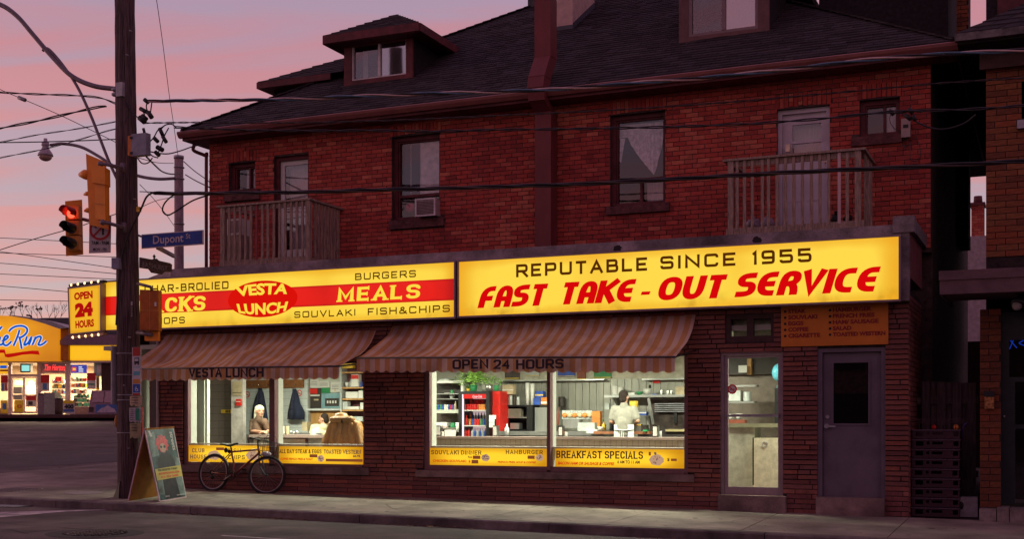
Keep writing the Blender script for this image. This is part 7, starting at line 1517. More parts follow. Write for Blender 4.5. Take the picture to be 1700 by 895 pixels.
mb = MB(); mb.bar(U(228, 390, ysn+.05), U(240, 395, ysn+.05), .03); mb.bar(U(262, 411, 17.2), U(290, 426, 19.5), .06); mb.build('bracket', ARM, sn)
Xs = U(231, 430, 16.5).x; yA_ = 16.5
def SX(px, py): return UX(px, py, Xs)
os_ = thing('street_name_sign', 'dark ornate old street name plate pointing away from the wooden pole', 'street sign', SX(256, 452)); mb = MB(); mb.prism([SX(*p) for p in ((231, 445), (246, 447), (251, 453), (267, 456), (271, 451.5), (283, 452), (283.5, 439.5), (280, 437), (262, 433), (258, 429.5), (250, 431), (231, 427.5))], (.03, 0, 0)); mb.build('plate', pm('rusty black enamel', (.05, .035, .045), .6, var=.6, scale=30), os_)
mb = MB(); mb.lathe(SX(256, 431), [(.02, 0), (.012, .03), (.028, .05), (.004, .09)], 8); mb.build('finial', BLK, os_)
mb = MB(); a_ = UX(236, 443, Xs+.034); b_ = UX(278, 448.5, Xs+.034); 
btext(mb, 'BATHURST', a_, V((0, 1, 0)), EZ, b_.y-a_.y, .085, bold=.01); mb.build('faded_lettering', pm('faded white enamel', (.20, .17, .20), .7, var=.5, scale=30), os_)
mb = MB(); dbox(mb, 185, 428, 197, 446, 20.6, .15); mb.build('sign_end_box', pm('blue grey enamel', (.20, .20, .26), .5), cat='box', label='small grey box on the left of the wooden pole at street sign height')
# street lamp on the concrete pole beyond
y2 = 24.0; c = U(298, 430, y2); cp = thing('concrete_pole', 'pale round pole behind the blue street sign', 'pole', V((c.x, y2, wz(c.x, y2)))); tz = U(297, 260, y2).z; mb = MB(); mb.smooth = True; mb.tube([(c.x, y2, wz(c.x, y2)-.1), (c.x-.02, y2, tz)], .125, 14, True, .105); mb.build('shaft', pm('pinkish concrete', (.26, .19, .19), .8, var=.2, scale=9, stretch=(2, 2, .5), bump=.3), cp)
MB().cyl((c.x-.02, y2, tz-.05), (c.x-.02, y2, tz+.02), .12, n=14).build('cap', GALV, cp)
for py in (278, 297, 372): z = U(298, py, y2).z; MB().torus((c.x-.01, y2, z), (0, 0, 1), .118, .012, 16, 5).build('clamp', GALV, cp)
ln = thing('street_lamp', 'bell shaped street lamp on a long curved arm at the left, unlit', 'street lamp', U(75, 262, y2)); mb = MB(); mb.smooth = True; mb.tube(spline([U(a, b, y2-.1) for a, b in ((84, 240.5), (105, 238.5), (135, 244), (165, 260), (198, 281), (232, 292.5), (262, 297), (291, 296))], 8), .038, 8); mb.build('arm', ARM, ln)
q = U(75.5, 262, y2-.1); S_ = y2/1600*2050/FPX; mb = MB(); mb.lathe(q+V((0, 0, .05)), [(.19, .0), (.18, .05), (.10, .17), (.075, .24), (.10, .26), (.09, .34), (.05, .36), (.045, .44), (0, .45)], 18); mb.build('hood', pm('grey lilac enamel', (.34, .28, .32), .4), ln); mb = MB(); mb.ball(q+V((0, 0, .04)), .165, 16, 1, 1, .75, 10); mb.build('globe', pm('frosted globe', (.42, .27, .22), .25), ln)
# big lamp arm from the wooden pole
ba = thing('lamp_arm', 'long S shaped lamp arm running off the top left from the wooden pole', 'lamp arm', U(195, 148, YP)); mb = MB(); mb.smooth = True
mb.tube(spline([U(a, b, YP-.1) for a, b in ((-90, 10), (-40, -2), (0, 7), (28, 26), (55, 57), (85, 92), (118, 125), (155, 142), (197, 148))], 8), .042, 8); mb.build('arm', ARM, ba); mb = MB(); mb.smooth = True; mb.tube(spline([U(a, b, YP-.1) for a, b in ((71, 84), (76, 79.5), (86, 86), (106, 110), (128, 143), (148, 185), (166, 230), (181, 268), (197, 303))], 8), .026, 8); mb.build('brace', ARM, ba)
mb = MB(); x0, x1, z0, z1 = R4(192, 137, 203, 160, YP-.2); mb.box(x0, x1, YP-.2, YP+.0, z0, z1); mb.build('bracket', GALV, ba)
for py in (152, 160): q = U(190, py, YP-.15); MB().lathe(q, [(.02, 0), (.05, .02), (.05, .05), (.02, .07)], 10).build('insulator', GALV, ba)

# ---------------------------------------------------------------- wires
WBLK = pm('black cable', (.018, .015, .018), .55); WBR = pm('brown cable', (.05, .03, .03), .6); WPK = pm('bare pinkish conductor', (.45, .30, .28), .4, metal=.3); WBLU = pm('blue grey conductor', (.06, .12, .18), .4)
def wire(label, pts, y0, y1, r, mat=WBLK, twist=0, strands=None, group=None):
    K = len(pts); P3 = [U(a, b, y0+(y1-y0)*i/(K-1)) for i, (a, b) in enumerate(pts)]; sp_ = spline(P3, 14)
    if twist:
        t = thing('overhead_cable', label, 'cable', sp_[0], group); fine = []
        for a, b in zip(sp_, sp_[1:]):
            for k in range(4): fine.append(a+(b-a)*k/4)
        fine.append(sp_[-1]); L = 0; cols = strands or [WBLK, WBLK]
        for si, m in enumerate(cols):
            q = []; L = 0
            for i, p in enumerate(fine):
                if i: L += (fine[i]-fine[i-1]).length
                d = (fine[min(i+1, len(fine)-1)]-fine[max(i-1, 0)]).normalized(); u = V((0, 0, 1))-d*d.z; u.normalize(); w = d.cross(u); a = L*6.283/twist+6.283*si/len(cols); q.append(p+(u*math.cos(a)+w*math.sin(a))*r)
            mb = MB(); mb.tube(q, r*.82, 5); mb.build('strand', m, t)
        return t
    mb = MB(); mb.tube(sp_, r, 6); return mb.build('overhead_wire', mat, cat='wire', label=label, group=group)
wire('thick twisted cable with pale and blue strands crossing above the windows', [(244, 168), (330, 166.5), (460, 165), (560, 161), (700, 155.5), (900, 149), (1075, 136), (1190, 127), (1330, 112), (1450, 98), (1560, 90), (1700, 83), (1800, 77)], YP-.1, 17.6, .017, twist=1.5, strands=[WBLK, WPK, WBLU])
wire('thin wire crossing just below the thick twisted cable', [(238, 204), (330, 203), (480, 203.5), (640, 200), (820, 192), (1000, 183.5), (1200, 170), (1400, 152.5), (1560, 138), (1700, 129), (1800, 122)], YP, 17.8, .009, twist=.5, strands=[WBLK, WBR])
wire('dark cable passing over the upper windows to the splice by the meter box', [(290, 211), (420, 216), (540, 217), (620, 216.5), (720, 218), (820, 215.5), (1000, 213), (1200, 207.5), (1350, 198), (1480, 185.5), (1600, 182), (1700, 175), (1800, 168)], YP+.2, 17.9, .013, twist=1.1, strands=[WBLK, WBLK])
wire('thickest black cable bundle crossing both balconies', [(256, 321), (350, 321), (500, 319), (620, 315.5), (760, 312), (960, 305.5), (1100, 298.5), (1240, 290), (1400, 282), (1560, 275), (1700, 267.5), (1800, 262)], YP-.1, 17.4, .019, twist=2.2, strands=[WBLK, WBLK, WBR])
wire('thin messenger wire above the thickest bundle, near the wooden pole', [(232, 318), (300, 320), (420, 320)], YP, YP+.1, .008)
wire('looping black cable with a yellow tag, from the bundle down to the wooden pole', [(350, 321), (300, 322), (262, 319), (245, 325), (235, 345), (228, 360), (216, 385), (205, 415), (198, 455), (195, 500), (193, 540)], YP-.1, YP-.24, .018)
x0, x1, z0, z1 = R4(229, 344, 233.5, 352, YP-.15); MB().box(x0, x1, YP-.19, YP-.13, z0, z1).build('cable_tag', C_['y'], cat='cable tag', label='small yellow tag on the looping cable beside the wooden pole')
wire('loop of black cable hanging in front of the pale round pole', [(352, 322), (320, 333), (290, 352), (278, 357), (270, 350), (273, 338), (285, 326), (300, 320)], YP, YP, .014)
for lb, pts, y0, y1, r, tw in (
    ('twisted cable entering the wooden pole from the left at lamp arm height', [(-80, 148), (0, 153), (60, 156), (120, 158), (165, 162), (193, 172)], YP-.1, YP-.1, .011, 1.3),
    ('thick sagging cable rising from the left edge to the wooden pole', [(-80, 233), (0, 213), (60, 201), (120, 187), (160, 178), (176, 176)], YP-.1, YP-.1, .014, 1.6),
    ('thin sagging wire below the thick one at the left', [(-80, 250), (0, 236), (60, 224), (120, 215), (170, 206), (195, 201)], YP, YP-.05, .007, 1.2),
    ('wire sloping up across the bell shaped lamp', [(-80, 282), (0, 262), (70, 248), (130, 232), (175, 218), (196, 213)], YP, YP-.05, .007, 1.2)): wire(lb, pts, y0, y1, r, twist=tw)
for lb, pts, y0, y1, r in (
    ('straight wire level with the bell shaped lamp', [(-80, 237), (0, 236.5), (100, 234.5), (192, 231)], YP, YP, .010),
    ('diagonal wire with a grey clamp at the upper left', [(-60, 118), (0, 148), (40, 165), (100, 191), (160, 220), (200, 240)], YP, YP, .006),
    ('nearly upright guy wire in front of the sky right of the wooden pole', [(250, -60), (260, 0), (270, 70), (280, 150), (288, 205), (296, 262)], 18, 24, .007),
    ('span wire rising from the left edge to the small red signal', [(-60, 436), (0, 415), (60, 396), (106, 383)], YP, YP, .008),
    ('short span wire between the small signal and the wooden pole', [(138, 374), (165, 364), (197, 354)], YP, YP, .008),
    ('diagonal wire from the wooden pole down to the pale round pole', [(232, 306), (255, 330), (275, 355), (289, 375)], YP, 23.8, .006),
    ('short wire rising from the pole to the brick corner', [(232, 345), (260, 333), (290, 327)], YP, 20, .006),
    ('service wire from the pale pole to the brick corner, upper one', [(305, 268), (322, 283), (340, 296), (348, 302)], 23.9, YH-.1, .012),
    ('service wire from the pale pole to the brick corner, lower one', [(308, 290), (325, 300), (348, 311)], 23.9, YH-.1, .014),
    ('sagging wire from the pole box to the eave corner', [(243, 250), (262, 254), (280, 255), (300, 250), (320, 243), (334, 240)], YP, YH-.3, .012),
    ('beaded cable running from the pole box to the pale pole', [(243, 260), (258, 275), (270, 285), (285, 289), (300, 288)], YP, 23.9, .016),
    ('thin arm like wire joining the two poles', [(230, 262), (262, 270), (288, 271)], YP, 23.9, .007)): wire(lb, pts, y0, y1, r)
for i, (a, b) in enumerate(((420, 427), (437, 455), (418, 446), (455, 464), (475, 492), (395, 405), (498, 502))): wire(f'faint distant wire {["just under the signal", "second under the signal", "dipping to the sign box", "low over the orange shop sign", "lowest across the dusk sky", "at the height of the no turn sign", "just above the far shop roof"][i]}', [(-60, a-2), (0, a), (100, (a+b)/2), (196, b)], 40, 40, .014)
# splices and clamps beside the pole
mb = MB()
for (a, b, c, d, r) in ((233, 180, 246, 187, .035), (246, 186, 252, 195, .04), (232, 195, 240, 202, .05), (236, 192, 243, 198, .04), (265, 213, 270, 224, .032), (270, 226, 276, 236, .032), (256, 229, 262, 235, .035), (261, 244, 270, 249, .04), (258, 252, 264, 258, .035), (238, 213, 240, 221, .025), (240, 165, 246, 170, .035)): mb.cyl(U(a, b, YP-.1), U(c, d, YP-.1), r, n=10)
for pts in ([(244, 170), (243, 178), (246, 187)], [(252, 170), (250, 185), (248, 192)], [(268, 213), (275, 207), (285, 206), (292, 211)], [(243, 241), (255, 228), (262, 216), (272, 209)], [(262, 255), (268, 240), (273, 225), (280, 212)], [(232, 178), (240, 190), (238, 200)], [(243, 245), (252, 258), (262, 262)], [(198, 155), (206, 165), (214, 178), (222, 190), (228, 194)], [(228, 262), (236, 271), (246, 270), (253, 262)]): mb.tube(spline([U(a, b, YP-.12) for a, b in pts], 6), .011, 5)
spl = thing('cable_splices', 'cluster of black cable splices and clamps beside the wooden pole near the eave', 'cable splice', U(245, 200, YP)); mb.build('splice', WBLK, spl, kind='stuff')
mb = MB()
for (a, b, c, d, r) in ((1476, 183, 1484, 190, .03), (1508, 181, 1516, 187, .035), (1502, 190, 1512, 198, .03), (1516, 192, 1520, 200, .025)): mb.cyl(U(a, b, 18.0), U(c, d, 18.0), r, n=8)
mb.tube(spline([U(a, b, 18.0) for a, b in ((1480, 186), (1495, 188), (1512, 184), (1530, 186))], 5), .01, 5); mb.tube(spline([U(a, b, 18.4) for a, b in ((1512, 196), (1525, 204), (1545, 212), (1570, 214), (1600, 205), (1620, 190))], 6), .012, 5)
sp2 = thing('cable_splices', 'small knot of black splices above the beige meter box', 'cable splice', U(1505, 190, 18.0)); mb.build('splice', WBLK, sp2, kind='stuff')
mb = MB(); q = U(36, 163, YP); mb.cyl(U(31, 161.5, YP), U(42, 166, YP), .035, n=8); mb.build('line_clamp', GALV, cat='clamp', label='grey clamp on the diagonal wire at the upper left')

# ---------------------------------------------------------------- sandwich board
n0, n1 = G(265.4, 834.5), G(309.8, 826.6); r0, r1 = G(213, 832.5), G(258.7, 824.5)
dn_ = ((n0+r0)/2-E0).dot(FW); df_ = ((n1+r1)/2-E0).dot(FW); t0 = D(240, 711.5, dn_); t1 = D(283, 708, df_+.05); t1 = t0+(n1-n0)*((t1-t0).length/(n1-n0).length)
sb = thing('sandwich_board', 'a-frame pavement board with a poster of a pink haired figure, beside the wooden pole', 'sandwich board', (n0+r0)/2)
EDG = pm('pale pink board edge', (.50, .36, .38), .6); nf = (n1-n0).cross(t0-n0).normalized(); 
if nf.dot(E0-n0) < 0: nf = -nf
mb = MB(); mb.prism([n0, n1, t1, t0], -nf*.018); mb.build('front_panel', EDG, sb)
nb = (r1-r0).cross(t0-r0).normalized(); nb = nb if nb.dot(r0-n0) > 0 else -nb
mb = MB(); mb.prism([r0, r1, t1, t0], -nb*.018); mb.build('rear_panel', pm('orange board inside', (.33, .13, .02), .7, var=.2, scale=4), sb)
mb = MB()
for a, b in ((r0, t0),): mb.bar(a, b, .02, .02)
mb.build('edge_strip', EDG, sb)
def bl(u, v, e=.003): a = n0+(n1-n0)*u; b = t0+(t1-t0)*u; return a+(b-a)*v+nf*e
POS = [pm('poster '+n, c, .5, var=v, scale=s) for n, c, v, s in (('dark teal', (.035, .085, .10), .5, 4), ('pink hair', (.55, .05, .07), .25, 20), ('pale skin', (.42, .26, .20), .1, 8), ('black cloth', (.016, .016, .032), .3, 8), ('yellow banner', (.42, .36, .09), .08, 4), ('grey teal street', (.14, .20, .20), .4, 5), ('faded lettering', (.42, .40, .40), .1, 5))]+[C_['r'], BLK]
def poly(mb, m, pts, e): mb.m = m; mb.quad(*[bl(u, v, e) for u, v in pts])
mb = MB(); poly(mb, 0, [(.03, .02), (.97, .02), (.97, .98), (.03, .98)], .003); poly(mb, 5, [(.6, .05), (.97, .03), (.97, .55), (.78, .6)], .004); poly(mb, 5, [(.05, .1), (.35, .08), (.3, .3), (.05, .28)], .004); poly(mb, 5, [(.05, .6), (.3, .62), (.28, .95), (.05, .9)], .004)
poly(mb, 3, [(.16, .3), (.86, .3), (.78, .55), (.62, .64), (.36, .64), (.18, .52)], .006); poly(mb, 3, [(.22, .03), (.78, .03), (.72, .33), (.26, .33)], .006)
hr = []
for i in range(22): a = 6.283*i/22; r_ = (.24 if i % 2 else .19); hr.append((.47+r_*math.cos(a), .775+r_*.55*math.sin(a)))
poly(mb, 1, hr, .007); poly(mb, 2, [(.47+.11*math.cos(6.283*i/12), .715+.065*math.sin(6.283*i/12)) for i in range(12)], .008)
for s_ in (-1, 1): poly(mb, 5, [(.47+s_*.06+.045*math.cos(6.283*i/10), .73+.022*math.sin(6.283*i/10)) for i in range(10)], .009); poly(mb, 8, [(.47+s_*.06+.028*math.cos(6.283*i/10), .73+.013*math.sin(6.283*i/10)) for i in range(10)], .010)
poly(mb, 4, [(.04, .285), (.98, .30), (.98, .455), (.04, .44)], .011)
ub = (n1-n0); vb = (t0-n0)
def wtxt(s, u0, v0, w, h, m): mb.m = m; btext(mb, s, bl(u0, v0, .013), ub.normalized(), vb.normalized(), w*ub.length, h*vb.length, bold=.03)
wtxt('PRE-REGISTER TODAY', .14, .405, .72, .028, 8); wtxt('INSTREETSCHOOL.COM', .14, .355, .76, .030, 7); wtxt('416 555 2400', .18, .31, .66, .028, 7)
mb.m = 6; btext(mb, 'streets', bl(.80, .93, .006), -vb.normalized(), ub.normalized(), .26*vb.length, .11*ub.length, bold=.02); poly(mb, 6, [(.12, .88), (.2, .88), (.14, .96), (.08, .96)], .006); wtxt('2012', .2, .05, .16, .02, 6); wtxt('toronto', .62, .045, .3, .018, 6)
mb.build('poster', POS, sb)

# ---------------------------------------------------------------- bicycle
gR, gF = G(355, 815.5), G(442, 819.5); bd = (gF-gR).normalized(); th_ = math.radians(7); ub_ = V((0, math.sin(th_), math.cos(th_))); ub_ = (ub_-bd*ub_.dot(bd)).normalized(); bn = bd.cross(ub_).normalized()
def BK(px, py, off=0.0):
    d = ray(px, py); t = (gR-E0).dot(bn)/d.dot(bn); return E0+d*t+bn*off*(1 if bn.y < 0 else -1)
bike = thing('bicycle', 'dark red mountain bicycle with a front basket leaning under the left window', 'bicycle', (gR+gF)/2)
RF = pm('dark red bicycle enamel', (.16, .010, .011), .3, var=.1, coat=.4); RIM = pm('aluminium rim', (.35, .30, .32), .35, metal=.8); TY = pm('tyre rubber', (.022, .018, .020), .8)
hubR = BK(354.8, 785.3); hubF = BK(443, 790); R_ = (hubR-gR).length*.97
def wheel(c, ax):
    w = thing('wheel', None, None, c); w.parent = bike; w.location = c-base(bike); 
    return w
for c, ax, nm in ((hubR, bn, 'rear'), (hubF, (bn+bd*.30).normalized(), 'front')):
    R1 = .325; w = MB(); w.torus(c, ax, R1, .026, 44, 8); wo_ = w.build('wheel', TY, bike)
    MB().torus(c, ax, R1-.030, .011, 44, 6).build('rim', RIM, wo_); m_ = MB(); u = V(ax).orthogonal().normalized(); v = V(ax).cross(u)
    for i in range(28): a = 6.283*i/28; b = a+(.5 if i % 2 else -.5); m_.cyl(c+(u*math.cos(b)+v*math.sin(b))*.022+ax*(.02 if i % 4 < 2 else -.02), c+(u*math.cos(a)+v*math.sin(a))*(R1-.03), .0014, n=3)
    m_.build('spokes', GALV, wo_, kind='stuff'); MB().cyl(c-ax*.045, c+ax*.045, .022, n=10).build('hub', DKMET, wo_)
bb = BK(387, 790); stp = BK(384, 747); sdl = BK(382, 741); htT = BK(428.8, 744.5); htB = BK(431, 754); 
mb = MB(); mb.smooth = True; mb.tube(spline([BK(384, 744.5), BK(385.5, 757), BK(388.5, 773), bb], 5), .017, 8); mb.tube([BK(384.5, 750.8), BK(429.3, 747)], .017, 8); mb.tube([BK(430.5, 752.5), bb], .021, 8); mb.tube([htT, htB], .022, 10); off = .05
for s_ in (-1, 1): mb.tube([BK(385, 751)+bn*.02*s_, hubR+bn*.06*s_], .009, 6); mb.tube([bb+bn*.03*s_, hubR+bn*.06*s_], .010, 6)
mb.cyl(bb-bn*.04, bb+bn*.04, .028, n=12); mb.build('frame', RF, bike)
mb = MB(); mb.smooth = True
for s_ in (-1, 1): mb.tube(spline([htB, BK(432.5, 762)+bn*.045*s_, BK(436, 778)+bn*.05*s_, hubF+bn*.05*s_], 5), .014, 8)
mb.build('fork', pm('dark blue grey fork', (.03, .04, .06), .4), bike)
mb = MB(); mb.smooth = True; mb.tube([htT, BK(428, 733)], .016, 8); hb = BK(428, 733); mb.tube([hb, BK(432, 731)], .018, 8); h0 = BK(432, 731); mb.tube([h0-bn*.30+V((0, 0, .01)), h0-bn*.12+bd*.03, h0+bn*.12+bd*.03, h0+bn*.28+V((0, 0, .01))], .013, 8)
for s_ in (-1, 1): mb.tube([h0+bn*.19*s_, h0+bn*.30*s_], .020, 8); mb.tube([h0+bn*.16*s_+bd*.03, h0+bn*.24*s_+bd*.07-V((0, 0, .03))], .006, 5); mb.tube(spline([h0+bn*.16*s_, h0+bd*.12+bn*.05*s_+V((0, 0, .08)), htB+bd*.05], 5), .004, 4)
mb.build('handlebar', BLK, bike)
mb = MB(); s0 = BK(370, 739); s1_ = BK(393.5, 738.5); n_ = 10
for i in range(n_):
    t = i/(n_-1); p = s0+(s1_-s0)*t+ub_*(.015*math.cos(t*6.283)); mb.ball(p, 1, 8, .030+.0, .072*(1-t)**.7+.022, .022, 6)
mb.build('saddle', BLK, bike); mb = MB(); mb.tube([BK(384, 746), BK(382.5, 740.5)], .013, 8); mb.ball(BK(375, 748), .045, 8, .8, .7, 1.1); mb.ball(BK(380.5, 750), .035, 8); mb.build('seat_post_and_bag', BLK, bike)
mb = MB(); cr1 = BK(375.5, 799.5, .09); cr2 = BK(397.5, 779.5, -.09); mb.bar(bb-bn*(-.08 if bn.y > 0 else .08)*-1*1, cr1, .022, .014); mb.build('crank_arm', pm('polished alloy', (.55, .5, .5), .3, metal=.7), bike); mb = MB(); mb.bar(bb+bn*.08*(1 if bn.y > 0 else -1), cr2, .02, .014); mb.build('crank_arm', GALV, bike)
for c in (cr1, cr2): MB().obox(c, bd, bn, ub_, .045, .04, .012).build('pedal', BLK, bike)
fs_ = -1 if bn.y > 0 else 1
mb = MB(); mb.torus(bb+bn*fs_*.05, bn, .085, .007, 28, 5); mb.torus(bb+bn*fs_*.05, bn, .05, .01, 20, 5); mb.torus(hubR+bn*fs_*.05, bn, .042, .014, 18, 5); mb.ball(hubR-ub_*.09+bd*.02+bn*fs_*.05, .035, 8); mb.tube([bb+bn*fs_*.05+ub_*.085, hubR+bn*fs_*.05+ub_*.042], .005, 4); mb.tube([bb+bn*fs_*.05-ub_*.085, hubR+bn*fs_*.05-ub_*.1], .005, 4); mb.build('chain_set', BLK, bike)
mb = MB(); b0_ = BK(434, 757); 
for i in range(6):
    for j in range(2):
        t = i/5; p0 = b0_+bd*(.02+.22*t)+bn*(.14 if j else -.14); mb.cyl(p0, p0+ub_*.24+bd*.03*t, .003, n=4)
for k in range(4):
    h_ = ub_*(.08*k); g_ = bd*(.01*k); a, b, c, d = b0_+bd*.02-bn*.14+h_, b0_+bd*.24-bn*.14+h_+g_, b0_+bd*.24+bn*.14+h_+g_, b0_+bd*.02+bn*.14+h_
    mb.tube([a, b, c, d, a], .0035, 4)
for i in range(6): t = -1+2*i/5; mb.cyl(b0_+bd*.24+bn*.14*t, b0_+bd*.27+bn*.14*t+ub_*.24, .003, n=4)
mb.tube(spline([b0_+ub_*.24, b0_+ub_*.36+bd*.1, b0_+ub_*.34+bd*.27, b0_+ub_*.22+bd*.30], 5), .004, 4); mb.tube([BK(446, 765), BK(461, 754)], .009, 5); mb.build('basket', BLK, bike)
MB().ball(b0_+bd*.10+ub_*.03, .085, 10, 1.2, .8, .6, 8).build('plastic_bag', pm('pale plastic bag', (.42, .36, .45), .4, bump=.8, bscale=30), cat='bag', label='pale crumpled plastic bag in the bicycle basket')

# ---------------------------------------------------------------- alley: fence, crates, box
yfn = 19.6; fn = thing('wooden_fence', 'grey board fence closing the dark alley behind the stacked crates', 'fence', U(1568, 860, yfn)); ALW = pm('dark alley boards', (.085, .060, .058), .9, var=.3, scale=8, bump=.5, bscale=40, stretch=(4, 4, .4))
for z_ in (1.7, .6): xa = SX1+.02; xb = U(1624, 700, yfn).x; MB().box(xa, xb, yfn+.03, yfn+.07, z_-.05, z_+.05).build('rail', ALW, fn)
for (a, b, dy_, pt_) in ((1531, 1544, 0, 633), (1546, 1555, .08, 634), (1555.5, 1570, 0, 634.5), (1570, 1580, .08, 635), (1580.5, 1596, 0, 635), (1596, 1607, .08, 636), (1607, 1620, 0, 636)): x0, x1, z0, z1 = R4(a, pt_, b, 870, yfn+dy_); MB().box(x0, x1, yfn+dy_, yfn+dy_+.025, wz(x0, yfn)-.05, z1).build('fence_board', ALW, fn)
CRM = pm('dark maroon crate plastic', (.035, .012, .018), .45, var=.15, scale=5); CRL = pm('crate lip highlight', (.075, .045, .065), .4)  # lip highlights put into a paler plastic colour
yc0 = 18.75; x0, x1, zb_, _ = R4(1513.5, 800, 1592.5, 862, yc0); zb_ = wz(x0, yc0)+.0; ch_ = .141
cr0 = thing('bread_crate', 'lowest plastic crate of the dark stack in the alley mouth', 'crate', ((x0+x1)/2, yc0, zb_), 'stacked dark plastic crates beside the fence'); dpt = .5
mb = MB(); w_ = x1-x0
slots = [(x0+.05, x0+.155, zb_+.04, zb_+.105), (x0+.20, x0+.24, zb_+.06, zb_+.10), (x0+.275, x0+.42, zb_+.06, zb_+.10), (x0+.565, x0+.635, zb_+.04, zb_+.105)]
shell(mb, x0, x1, yc0, yc0+.02, zb_+.004, zb_+.118, slots); mb.box(x0, x0+.02, yc0+.02, yc0+dpt, zb_+.004, zb_+.118); mb.box(x1-.02, x1, yc0+.02, yc0+dpt, zb_+.004, zb_+.118); mb.box(x0+.02, x1-.02, yc0+dpt-.02, yc0+dpt, zb_+.004, zb_+.118); mb.box(x0+.02, x1-.02, yc0+.02, yc0+dpt-.02, zb_+.004, zb_+.02); mb.build('body', CRM, cr0)
mb = MB(); ringframe(mb, x0-.01, x1+.01, zb_+.118, zb_+.135, yc0-.014, yc0+.02, .0, .0, .017, .0); mb.box(x0-.01, x0+.02, yc0+.02, yc0+dpt, zb_+.118, zb_+.135); mb.box(x1-.02, x1+.01, yc0+.02, yc0+dpt, zb_+.118, zb_+.135); mb.build('rim', CRL, cr0)
nm = ['second crate from the ground', 'third crate from the ground', 'fourth crate from the ground', 'fifth crate from the ground, halfway up', 'sixth crate from the ground', 'seventh crate from the ground', 'eighth crate, just under the top one', 'topmost crate holding small red things']
for i in range(8): copy_tree(cr0, (random.uniform(-.008, .008), random.uniform(-.01, .01), ch_*(i+1)), nm[i]+' in the dark stack in the alley mouth')
zt9 = zb_+ch_*9; MB().ball((x0+.30, yc0+.1, zt9+.03), .035, 8).build('tomato', C_['r'], cat='tomato', label='small red round thing on the topmost crate'); MB().ball((x0+.60, yc0+.1, zt9+.03), .04, 8).build('onion', C_['o'], cat='onion', label='pinkish round thing at the right of the topmost crate')
mb = MB(); 
for (a, b) in (((x0, yc0+.05), (x1+.05, yc0+.05)), ((x0, yc0+.4), (x1+.05, yc0+.4))):
    mb.bar((a[0], a[1], zt9+.14), (b[0], b[1], zt9+.14), .012); mb.bar((a[0], a[1], zt9+.10), (b[0], b[1], zt9+.10), .010)
for i in range(8): mb.bar((x0+(w_+.05)*i/7, yc0+.05, zt9), (x0+(w_+.05)*i/7, yc0+.05, zt9+.14), .008)
mb.build('wire_rack', CRM, cat='rack', label='low dark wire rack standing on top of the crate stack')
yb3 = 18.95; q = R4(1593, 826, 1623, 857, yb3); wb = thing('white_box', 'scuffed white appliance box on the ground at the right of the crates', 'box', ((q[0]+q[1])/2, yb3, q[2])); MB().box(q[0], q[1], yb3, yb3+.3, wz(q[0], yb3), q[3]).build('casing', pm('scuffed white box', (.30, .26, .27), .7, var=.2, scale=8), wb); q2 = U(1595, 840, yb3-.004); MB().ball(q2, .05, 8, .8, .1, 1.2).build('torn_hole', BLK, wb)
mb = MB(); mb.tube(spline([U(a, b, 19.3) for a, b in ((1596, 733), (1597.5, 722), (1600, 708), (1606, 703))], 5), .016, 7); mb.build('purple_umbrella', pm('purple cloth', (.09, .05, .22), .7), cat='umbrella', label='purple handle poking up behind the crate stack')

# ---------------------------------------------------------------- the neighbour on the right
nb_ = thing('neighbour_building', 'dark orange brick building with a shallow canopy at the right edge', 'building', (3, 19.4, wz(0, 18.6)))
yN = 20.2; nx0 = U(1637, 300, yN).x; NZ = U(1640, 62, yN).z; xR = 7.0
mb = MB(); mb.box(nx0, xR, yN, yN+9, 2.9, NZ); nwall = mb.build('wall', MORTD, nb_)
ww = (U(1696, 160, yN).x, U(1696, 160, yN).x+.9, U(1696, 196, yN).z, U(1696, 134, yN).z)
lay(nwall, courses(nx0, nx0+2.2, 3.9, NZ, [ww], .094, .31, BRKO, joint=.012), yN, REDBRICK, 150, vis=lambda u, v: v < 455)
mb = MB(); ringframe(mb, ww[0], ww[1], ww[2], ww[3], yN-.0, yN+.1, .05, .05, .05, .05); w = mb.build('window', MAUVE, nb_); MB().box(ww[0]+.05, ww[1]-.05, yN-.001+.02, yN+.03, ww[2]+.05, ww[3]-.05).build('pane', GLU, w)
mb = MB(); q = R4(1688.5, 199, 1703, 213, yN-.12); mb.box(q[0], q[1], yN-.12, yN-.002, q[2], q[3]); mb.build('meter', GALV, nb_)
yl = 18.75; px0_ = U(1627, 700, yl).x; px1_ = U(1661.5, 700, yl).x; mb = MB(); mb.box(px0_, px1_, yl, yl+.5, -.4, 2.95); mb.box(px0_, px0_+.25, yl+.5, yl+9, -.4, 2.9); mb.box(px1_+1.2, xR, yl, yl+.5, -.4, 2.95); lw_ = mb.build('lower_wall', MORTD, nb_)
lay(lw_, courses(px0_, px1_, -.02, 2.95, [], .094, .29, [tuple(k*.7 for k in c) for c in BRKO], joint=.012), yl, REDBRICK, 90)
